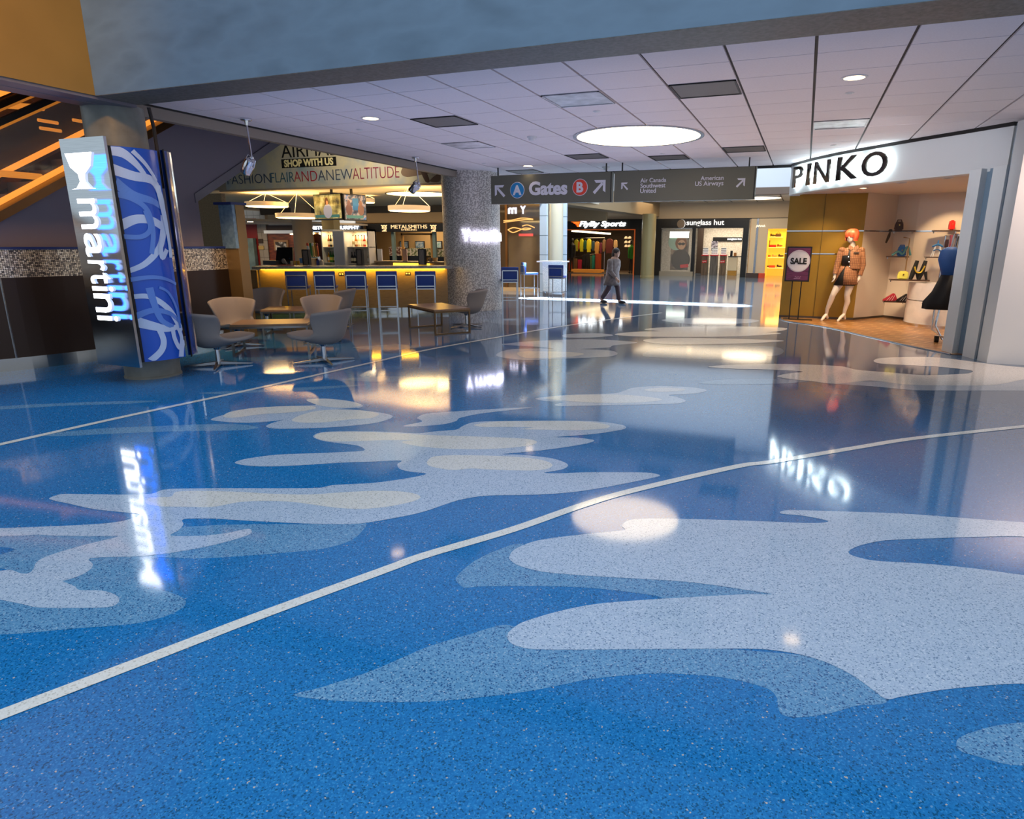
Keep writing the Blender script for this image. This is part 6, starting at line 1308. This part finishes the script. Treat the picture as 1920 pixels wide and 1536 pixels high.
for s in (-.09, .06): b.tube([(s-.02, 0, 0), (s+.02, 0, .16), (s+.06, 0, .38)], [.035, .05, .035], 10); b.tube([(s+.12, 0, 0), (s+.08, 0, .16)], [.02, .035], 8)
obj('upper', b, mat('suede_black', '#14110f', .7), k, smooth='auto'); b = MB(); b.tube(smooth_open([Vector((-.07, -.06, .26)), Vector((-.03, -.07, .16)), Vector((.05, -.07, .15)), Vector((.11, -.06, .28))], 5), .014, 8); obj('chain', b, mat('chain_yellow', '#d8b83a', .3, .6), k, smooth=True)
for px, lab, cs in ((1668, 'red white and black striped shoe on low shelf left', ('#b8283a','#e8dcd4','#1c1614')), (1693, 'black and white striped shoe on the low shelf right', ('#1c1614','#e8dcd4','#1c1614'))):
    p = YP(px, 564, 15.65); k = thing('shoe', lab, 'shoe', (p.x, 15.72, z6)); b = MB()
    prof_ = [(-.13,0,.0),(.10,0,.0),(.15,0,.03),(.10,0,.16),(.05,0,.17),(-.05,0,.07),(-.13,0,.04)]
    b.prism([(x, -.05, z) for x, _, z in prof_], (0, .1, 0)); bmesh.ops.bevel(b.bm, geom=b.bm.edges[:], offset=.012, segments=1, affect='EDGES'); obj('upper', b, mat('shoe_'+cs[0], cs[0], .4), k)
    for i in range(3): b = MB(); b.bar((-.06+i*.05, -.053, .01), (-.0+i*.05, -.053, .09+i*.03), .016, .006); obj('stripe', b, mat('shoe_'+cs[1], cs[1], .4), k)
b = MB(); p0, p1 = YP(1706, 447, 15.5), YP(1701, 508, 15.5); b.tube([(p0.x, 15.5, p1.z), (p0.x, 15.5, p0.z), (p0.x-.12, 15.5, p0.z+.02)], .012, 8); one('display_hook', b, mat('hook_brass', '#b08a5a', .3, .8), 'slim upright brass hook between blue bag and yellow clutch', 'hook')

# sale sign on its stand
SY = 15.0
t = thing('sale_sign', 'framed purple sale sign on two thin black legs', 'sign stand', (YP(1495, 598, SY).x, SY, 0))
a, c = YP(1470.5, 527.5, SY), YP(1523.5, 462.5, SY)
b = MB(); b.box((a.x, SY-.02, a.z), (c.x, SY+.03, c.z), 0, .004); obj('frame', b, BLACK, t, world=True)
b = MB(); b.box((a.x+.03, SY-.026, a.z+.03), (c.x-.03, SY-.018, c.z-.03)); obj('poster', b, noisy('plum_poster', [(.35,'#4a1838'),(.5,'#6a2850'),(.65,'#5a2048')], 3, .35, stretch=(1, 1, 9)), t, world=True)
cc = YP(1497.5, 489.5, SY); r = YP(1519, 490, SY).x - cc.x
b = MB(); b.prism([(cc.x+math.cos(x)*r, SY-.031, cc.z+math.sin(x)*r) for x in [2*PI*i/48 for i in range(48)]], (0, .005, 0)); dsc = obj('disc', b, mat('disc_white', '#d8d4dc', .5), t, world=True)
b = MB(); b.lathe((0, 0, 0), [(r*.93, -.001), (r*.945, -.001), (r*.945, .001), (r*.93, .001), (r*.93, -.001)], 48); bmesh.ops.transform(b.bm, matrix=facing((cc.x, SY-.033, cc.z)), verts=b.bm.verts); obj('ring', b, mat('ring_plum', '#9a7a94', .5), dsc, world=True)
p, q = YP(1481, 496, SY), YP(1513, 484, SY); obj('lettering', text_bm('SALE', .2, .002, .008, fit=(q.x-p.x, .135), M=facing((cc.x, SY-.034, cc.z))), mat('ink_black', '#14110d', .5), dsc, world=True)
b = MB(); p = YP(1496, 520, SY); b.tube(smooth_open([Vector((p.x+u*.03, SY-.029, p.z+v*.02)) for u, v in ((-2.2,0),(-1.6,1),(-1.1,-.4),(-.5,.8),(0,-.3),(.6,.9),(1.2,-.4),(1.8,1.2))], 4), .003, 5); b.tube([(p.x-.08, SY-.029, p.z-.03), (p.x+.05, SY-.029, p.z-.026)], .003, 5); obj('script', b, mat('script_pale', '#b48aa8', .5), t, world=True)
for px in (1486, 1503): 
    q = YP(px, 527, SY); b = MB(); b.tube([(q.x, SY, 0), (q.x, SY, q.z+.02)], .011, 8); obj('leg', b, BLACK, t, world=True)
b = MB(); q = YP(1495, 598, SY); b.box((q.x-.3, SY-.12, 0), (q.x+.3, SY+.12, .012)); obj('base', b, BLACK, t, world=True)

# clothes rack with blue and black dress
RY = 12.35
def ry(px, py): return YP(px, py, RY)
t = thing('clothes_rack', 'chrome rolling clothes rack with black castor beside the white pier', 'clothes rack', (ry(1757, 643).x+.1, RY, 0))
b = MB(); pts = [ry(1768, 638), ry(1755, 611), ry(1764, 575), ry(1798, 440)]; pts = [Vector((p.x, RY+.05, p.z)) for p in pts]; b.tube(pts, .018, 10); top = pts[-1]; b.tube([top, top + Vector((.0, 1.0, 0)), Vector((top.x, RY+1.05, .1))], .018, 10); b.tube([Vector((pts[0].x, RY+.05, .09)), Vector((pts[0].x, RY+1.05, .09))], .018, 10); obj('frame', b, CHROME, t, world=True, smooth='auto')
w = ry(1755, 640); b = MB(); b.tube([(w.x-.03, RY, .055), (w.x+.03, RY, .055)], .055, 18); obj('castor', b, BLACK, t, world=True); b = MB(); b.box((w.x-.03, RY-.01, .09), (w.x+.12, RY+.08, .115)); obj('castor_fork', b, CHROME, t, world=True)
DYY = 12.2
def dp(px, py): return YP(px, py, DYY)
def loft(rows, n=20, ripple=0., k=7):
    b = MB(); R = []
    for (cx, cy, z, rx, ry_) in rows:
        R.append([Vector((cx+math.cos(2*PI*i/n)*rx*(1+ripple*math.sin(k*2*PI*i/n)*(1 if z < rows[len(rows)//2][2] else .2)), cy+math.sin(2*PI*i/n)*ry_*(1+ripple*math.sin(k*2*PI*i/n)), z)) for i in range(n)])
    V = b.grid(R, closed=True); b._f(V[0][::-1]); b._f(V[-1]); return b
a, m_, h = dp(1782, 463), dp(1782, 517), dp(1775, 578)
t = thing('dress', 'sleeveless dress with blue bodice and black skirt hanging on rack end', 'dress', (m_.x, DYY, h.z))
zz = [a.z, a.z-.1, a.z-.25, m_.z]
obj('bodice', loft([(a.x+.02, DYY, a.z, .06, .05), (a.x, DYY, a.z-.06, .13, .08), (a.x, DYY, a.z-.2, .15, .10), (m_.x, DYY, m_.z, .13, .09)]), mat('dress_blue', '#1e4a86', .6), t, world=True, smooth=True)
obj('skirt', loft([(m_.x, DYY, m_.z+.01, .135, .1), (m_.x-.03, DYY, (m_.z+h.z)/2, .20, .13), (m_.x-.07, DYY, h.z+.1, .27, .16), (m_.x-.06, DYY, h.z-.02, .27, .16)], 42, .07, 7), mat('dress_black', '#141110', .8), t, world=True, smooth=True)
b = MB(); b.tube([(a.x, DYY, a.z-.02), (a.x+.02, DYY, a.z+.06), (a.x+.03, DYY, a.z+.2)], .008, 6); obj('hanger', b, CHROME, t, world=True)
for (x0, y0, x1, y1, col, lab, dy_) in ((1771,449,1780,464,'#3a1c1c','dark maroon garment hanging behind the blue dress',.35),(1779,441,1786,470,'#a84a54','pink patterned garment hanging behind the blue dress',.2),(1786,443,1795,500,'#1c1a1c','black garment hanging beside the white pier',.3),(1792,443,1800,520,'#5f6a5c','grey green garment hanging nearest the pier',.1)):
    y = DYY + dy_; p, q = YP(x0, y1, y), YP(x1, y0, y); b = MB(); b.prism([(p.x, y, p.z), (q.x, y, p.z), (q.x, y, q.z-.05), ((p.x+q.x)/2+.02, y, q.z), ((p.x+q.x)/2-.02, y, q.z), (p.x, y, q.z-.05)], (0, .06, 0)); one('garment', b, mat('gar'+col, col, .7), lab, 'clothing', 'garments on the rolling rack')

# ================================================================== mannequin
MYN = 15.0
def mp(px, py, dy=0.): q = YP(px, py, MYN); return Vector((q.x, MYN+dy, q.z))
t = thing('mannequin', 'white mannequin with orange bob wig in tan checked jacket and skirt', 'mannequin', (mp(1575, 601).x, MYN, 0))
def capsules(b, chain, n=12):
    pts = [p for p, r in chain]; rs = [r for p, r in chain]
    b.tube(pts, rs, n); 
    for p, r in chain: b.ell(p, (r*.98,)*3, 12, 8)
b = MB()
capsules(b, [(mp(1599, 456), .048), (mp(1599, 463), .052)])                         # neck
b.ell(mp(1597, 443, -.01), (.078, .10, .118), 18, 12); b.ell(mp(1594, 449, -.05), (.055, .06, .07))    # skull, jaw
b.ell(mp(1591.5, 446, -.1), (.014, .028, .03))                                       # nose
b.ell(mp(1598, 478), (.165, .10, .17), 18, 12); b.ell(mp(1598, 500), (.125, .09, .2), 18, 12); b.ell(mp(1587, 523), (.175, .115, .14), 18, 12)
lk, rk = mp(1562, 552, -.06), mp(1588, 554, -.03)
capsules(b, [(mp(1576, 528, 0), .095), (mp(1569, 540, -.03), .078), (lk, .058), (mp(1557, 565, -.03), .056), (mp(1551, 580, 0), .04), (mp(1549.5, 590, .02), .032)])
capsules(b, [(mp(1594, 528, 0), .095), (mp(1592, 540, -.01), .08), (rk, .06), (mp(1589, 566, 0), .058), (mp(1584, 582, .02), .04), (mp(1582.5, 590, .03), .032)])
for (ax, ay, tx, ty) in ((1549.5, 590, 1540, 600), (1582.5, 590, 1570, 602)):
    A, T_ = mp(ax, ay, .02), mp(tx, ty, -.12); T_.z = max(T_.z, .025); capsules(b, [(A, .034), ((A+T_)/2 + Vector((0, 0, .01)), .036), (T_, .024)]); H_ = Vector((A.x+.03, A.y+.05, .06)); capsules(b, [(A, .03), (H_, .026)])
ls, le, lw = mp(1579, 469, 0), mp(1570, 496, .0), mp(1565, 516, -.05)
rs_, re, rw = mp(1615, 469, 0), mp(1618, 497, .02), mp(1611, 519, -.02)
capsules(b, [(ls, .06), (le, .045), (lw, .03)]); capsules(b, [(rs_, .06), (re, .045), (rw, .03)])
def hand(b, w, dn, sd, s=1.):
    dn = dn.normalized(); sd = sd.normalized(); nrm = dn.cross(sd)
    pc = w + dn*.05*s; capsules(b, [(w, .026*s), (pc, .034*s)], 8)
    for i, (o, l) in enumerate(((-.03, .075), (-.011, .088), (.010, .084), (.029, .066))):
        r0 = pc + sd*o*s + dn*.02*s; r1 = r0 + dn*l*.55*s + nrm*.012*s; r2 = r1 + (dn*.8 + nrm*.6)*l*.45*s
        b.tube([r0, r1, r2], [.0105*s, .0095*s, .007*s], 7); b.ell(r2, (.007*s,)*3, 6, 5)
    th = w + sd*(-.03)*s + dn*.02*s; b.tube([th, th + (dn*.6 - sd*.8)*.04*s, th + (dn*.9 - sd*.75)*.075*s], [.013*s, .011*s, .008*s], 7)
hand(b, lw, Vector((-.05, -.05, -1)), Vector((.3, -1, 0))); hand(b, rw, Vector((-.08, -.05, -1)), Vector((-.3, -1, 0)))
body = obj('body', b, mat('mannequin_ivory', '#e6d8ca', .35), t, world=True)
mod(body, 'REMESH', mode='VOXEL', voxel_size=.0075, use_smooth_shade=True); mod(body, 'SMOOTH', factor=.5, iterations=4)
b = MB(); hc = mp(1598, 440.5, .005)
for i in range(56):                                                    # bob of strands
    a = 2*PI*i/56; front = abs(((a + PI/2 + PI) % (2*PI)) - PI) if False else math.cos(a + 2.25)
    ln = .20 if front < .55 else .07
    top = hc + Vector((0, 0, .115)); pts = []
    for s in range(7):
        u = s/6; ang = u*PI*.5; rr = .105*math.sin(min(ang*1.25, PI/2)) + .016*u - .05*max(0, u-.72)
        z = .115*math.cos(ang*1.05) - max(0, u-.55)*ln*1.25
        pts.append(hc + Vector((math.cos(a)*rr*1.05, math.sin(a)*rr*1.12, z)))
    b.tube(pts, [.012, .017, .019, .019, .018, .016, .007], 6)
b.ell(hc + Vector((0, 0, .01)), (.104, .112, .108), 18, 12)
wig = obj('wig', b, noisy('wig_orange', [(.35,'#d8502a'),(.6,'#f0704a')], 30, .45, stretch=(1, 1, .2)), t, world=True, smooth='auto')
# jacket
TWEED = bricks('tweed_check', '#9a6a48', '#b07a54', '#6e4630', .035, .035, .004, .8, rot=(PI/2, 0, 0), offset=0.)
b = MB(); n = 26; R = []
for px, py, rx, ry_, op in ((1599,464,.085,.075,.0),(1598,468,.185,.10,.05),(1598,476,.20,.135,.14),(1597,486,.185,.13,.3),(1596,496,.175,.12,.42),(1595,505,.19,.13,.5)):
    c0 = mp(px, py); a0 = -PI/2 - .35 - op*.9; row = []
    for i in range(n+1):
        a = (-PI/2 - .25 + .02) + (2*PI - .04 - op*.95)*i/n
        row.append(Vector((c0.x + math.cos(a)*rx, c0.y + math.sin(a)*ry_, c0.z)))
    R.append(row)
b.grid(R); jk = obj('jacket', b, TWEED, t, world=True, smooth=True); mod(jk, 'SOLIDIFY', thickness=.018, offset=0); mod(jk, 'SUBSURF', levels=1, render_levels=1)
for s_, e_, w_ in ((ls, le, lw), (rs_, re, rw)):
    b = MB(); b.tube([s_ + Vector((0, 0, .03)), s_ + (e_-s_)*.15, e_, w_ + (e_-w_)*.12], [.05, .070, .060, .05], 16); b.ell(s_, (.072, .075, .062), 14, 10); obj('sleeve', b, TWEED, t, world=True, smooth='auto')
b = MB(); cl = mp(1600, 462)
for s in (-1, 1): b.prism([cl + Vector((s*.01, -.10, -.01)), cl + Vector((s*.09, -.09, .03)), cl + Vector((s*.10, -.11, -.04)), cl + Vector((s*.04, -.125, -.09))], (0, .012, 0))
obj('collar', b, TWEED, jk, world=True)
b = MB()
for py in (482, 491, 500): q = mp(1590+ (py-482)*.1, py, -.13); b.ell(q, (.012, .008, .012), 10, 6)
obj('buttons', b, CHROME, jk, world=True)
b = MB(); q = mp(1605, 474, -.135); b.box((q.x-.05, q.y-.01, q.z-.015), (q.x+.05, q.y+.01, q.z+.015)); obj('pocket_flap', b, mat('flap_dark', '#3a2a1e', .7), jk, world=True)
obj('top', loft([(mp(1597, 468).x, MYN-.012, mp(1597, 468).z, .10, .10), (mp(1594, 480).x, MYN-.015, mp(1594, 480).z, .16, .118), (mp(1592, 500).x, MYN-.012, mp(1592, 500).z, .15, .112)]), mat('top_black', '#1a1814', .6), t, world=True, smooth=True)
obj('underskirt', loft([(mp(1592, 500).x, MYN, mp(1592, 500).z, .15, .11), (mp(1588, 515).x, MYN, mp(1588, 515).z, .185, .13), (mp(1583, 535).x, MYN, mp(1583, 535).z, .215, .15)]), mat('top_black', '#1a1814', .6), t, world=True, smooth=True)
b = MB(); R = []
for px, py, rx, ry_, op in ((1592,499,.158,.118,.05),(1589,510,.185,.135,.22),(1587,520,.20,.15,.40),(1586,533,.225,.168,.62)):
    c0 = mp(px, py); row = []
    for i in range(27):
        a = (-PI/2 - .45 + op*.25) + (2*PI - op*1.7)*i/26
        row.append(Vector((c0.x + math.cos(a)*rx*(1+.025*math.sin(a*8)*op), c0.y + math.sin(a)*ry_*(1+.05*math.sin(a*8)*op), c0.z)))
    R.append(row)
b.grid(R); sk = obj('skirt', b, TWEED, t, world=True, smooth=True); mod(sk, 'SOLIDIFY', thickness=.014, offset=0)

# ================================================================== walking person in the distance
pc = FL(1146, 569); px_, py_ = pc.x, pc.y; PR = Matrix.Translation((px_, py_, 0)) @ Matrix.Rotation(-.25, 4, 'Z')
t = thing('person', 'person in grey coat with dark hair walking past the sports shop', 'person', (px_, py_, 0), -.25)
V = Vector; b = MB()
capsules(b, [(V((.0,0,.72)), .13), (V((.02,0,.9)), .12), (V((.05,0,1.08)), .15), (V((.07,0,1.17)), .12)], 14); b.ell((.05, 0, 1.05), (.12, .2, .16))
capsules(b, [(V((.08,0,1.2)), .05), (V((.10,0,1.27)), .05)]); b.ell((.125, 0, 1.36), (.095, .078, .115), 16, 12); b.ell((.21, 0, 1.345), (.018, .014, .02)); b.ell((.15, 0, 1.30), (.06, .05, .055))
for s in (-1, 1): b.ell((.12, s*.078, 1.355), (.02, .012, .03))
capsules(b, [(V((.02,.09,.72)), .09), (V((.14,.09,.42)), .062), (V((.16,.09,.28)), .056), (V((.20,.09,.09)), .04)]); capsules(b, [(V((.20,.09,.07)), .04), (V((.31,.09,.035)), .033)])
capsules(b, [(V((-.02,-.09,.72)), .09), (V((-.04,-.09,.42)), .062), (V((-.13,-.09,.28)), .056), (V((-.25,-.09,.12)), .04)]); capsules(b, [(V((-.26,-.09,.10)), .04), (V((-.17,-.09,.035)), .033)])
for s, sw in ((-1, .16), (1, -.12)):
    A, El, Wr = V((.05, s*.2, 1.12)), V((.03+sw*.3, s*.235, .88)), V((.10+sw*1.1, s*.22, .69)); capsules(b, [(A, .058), (El, .045), (Wr, .031)]); hand(b, Wr, (Wr-El), V((0, s*1., 0)).cross(Wr-El), .92)
body = obj('body', b, mat('skin_tone', '#b08a74', .5), t); mod(body, 'REMESH', mode='VOXEL', voxel_size=.009, use_smooth_shade=True); mod(body, 'SMOOTH', factor=.5, iterations=3)
COAT = noisy('coat_grey', [(.35,'#5e5350'),(.65,'#7c706c')], 14, .8)
obj('coat', loft([(.085, 0, 1.255, .062, .062), (.075, 0, 1.215, .085, .095), (.06, 0, 1.16, .15, .215), (.05, 0, 1.02, .17, .23), (.02, 0, .85, .165, .20), (.01, 0, .68, .20, .22), (0, 0, .50, .24, .24)][::-1]), COAT, t, smooth=True)
for s, sw in ((-1, .16), (1, -.12)):
    A, El, Wr = V((.05, s*.2, 1.13)), V((.03+sw*.3, s*.24, .88)), V((.09+sw*1., s*.222, .72)); b = MB(); b.tube([A, El, Wr], [.085, .068, .05], 12); b.ell(A, (.085, .08, .08)); obj('sleeve', b, COAT, t, smooth='auto')
b = MB()
capsules(b, [(V((.02,.09,.70)), .105), (V((.14,.09,.42)), .078), (V((.19,.09,.14)), .062)]); capsules(b, [(V((-.02,-.09,.70)), .105), (V((-.04,-.09,.42)), .078), (V((-.22,-.09,.17)), .062)])
obj('trousers', b, mat('trouser_dark', '#4a3a40', .8), t, smooth='auto')
b = MB()
b.ell((.29, .09, .045), (.12, .05, .045)); b.ell((-.19, -.09, .045), (.12, .05, .045)); obj('shoes', b, mat('shoe_dark', '#241c1c', .4), t, smooth=True)
b = MB(); b.ell((.105, 0, 1.39), (.108, .092, .112), 16, 12); b.ell((.05, 0, 1.33), (.065, .08, .11)); obj('hair', b, mat('hair_dark', '#241a18', .6), t, smooth=True)
b = MB()
for s in (-1, 1): b.ell((.207, s*.03, 1.375), (.01, .013, .008))
obj('eyes', b, BLACK, t)
b = MB(); b.ell((.205, 0, 1.305), (.008, .026, .008)); obj('mouth', b, mat('lip', '#8a4a44', .5), t)
# ================================================================== daylight, lamps, camera
w = bpy.data.worlds.new('World'); SC.world = w; w.use_nodes = True
bg = w.node_tree.nodes['Background']; bg.inputs['Color'].default_value = (.80, .90, 1, 1); bg.inputs['Strength'].default_value = .72
# unseen fill lights added below the ceiling, standing in for floor bounce
light('bounce_fill', 'AREA', (-4.6, 10.0, 2.2), 42, '#dedaff', 5.5, 7.5, rot=(PI, 0, 0))
light('bounce_fill', 'AREA', (-.4, 9.4, 2.2), 22, '#ffd8c4', 3.5, 6.5, rot=(PI, 0, 0))
# skylight over the well behind the sign, and the bright sun streak it leaves on the floor
light('well_skylight', 'AREA', (-4.5, 22.5, 7.6), 1200, '#dcecff', 9, 11)
light('sun_slot', 'AREA', (-4.8, 17.9, 7.4), 2600, '#fffaf0', 6.6, .35, spread=math.radians(6))
# shops' spill and the far hall
light('far_hall', 'AREA', (-4.5, 31.6, CZF-.1), 150, '#ffe4bc', 7, 2.5)
# high atrium lamps over the open front of the hall
aim(light('atrium_warm', 'SPOT', (-3.6, 1.6, 4.9), 600, '#ffb54a', .2, spot=math.radians(60), blend=1.), (-7.0, 3.4, 3.9))
light('atrium_sky', 'AREA', (-1.5, 0.5, 9.0), 380, '#cfe4ff', 9, 7)
aim(light('lounge_warm', 'SPOT', (-7.95, 7.2, 2.55), 150, '#ffcf96', .1, spot=math.radians(110), blend=.8), (-8.2, 8.2, 0))
aim(light('banner_wash', 'SPOT', (-10.5, 13.2, 4.6), 300, '#ffefd0', .1, spot=math.radians(100), blend=.8), (-11.5, 15.3, 3.6))

aim(light('right_wall_wash', 'SPOT', (3.9, 8.9, 3.1), 320, '#ffdcc8', .1, spot=math.radians(100), blend=.8), (3.0, 10.6, 1.4))
aim(light('column_fill', 'SPOT', (-6.2, 18.2, 5.5), 1300, '#fff6e4', .15, spot=math.radians(50)), (-7.5, 20.2, 2.0))  # added spot without a fixture, brightens the round column and high table
aim(light('fascia_fill', 'SPOT', (-.6, 8.6, 2.75), 170, '#f2f4ff', .1, spot=math.radians(48), blend=.8), (1.9, 11.7, 2.35))  # added spot without a fixture, lifts the curved fascia
cam = bpy.data.cameras.new('Camera'); co = bpy.data.objects.new('Camera', cam); C.objects.link(co); SC.camera = co
cam.sensor_fit = 'HORIZONTAL'; cam.sensor_width = 36.0; cam.lens = FPX/1920*36
cam.shift_x = -(CX - 960)/1920; cam.shift_y = (CY - 768)/1920
# world axes expressed in camera axes: X right, Y up, -Z forward
Rm = Matrix(((XA.x, -XA.y, -XA.z), (YA.x, -YA.y, -YA.z), (ZA.x, -ZA.y, -ZA.z)))
co.matrix_world = Matrix.Translation((0, 0, EYE)) @ Rm.to_4x4()
cam.clip_start = .05; cam.clip_end = 200
SC.view_settings.view_transform = 'Standard'; SC.view_settings.look = 'None'; SC.view_settings.gamma = 1; SC.view_settings.use_curve_mapping = False
SC.view_settings.exposure = 0.0
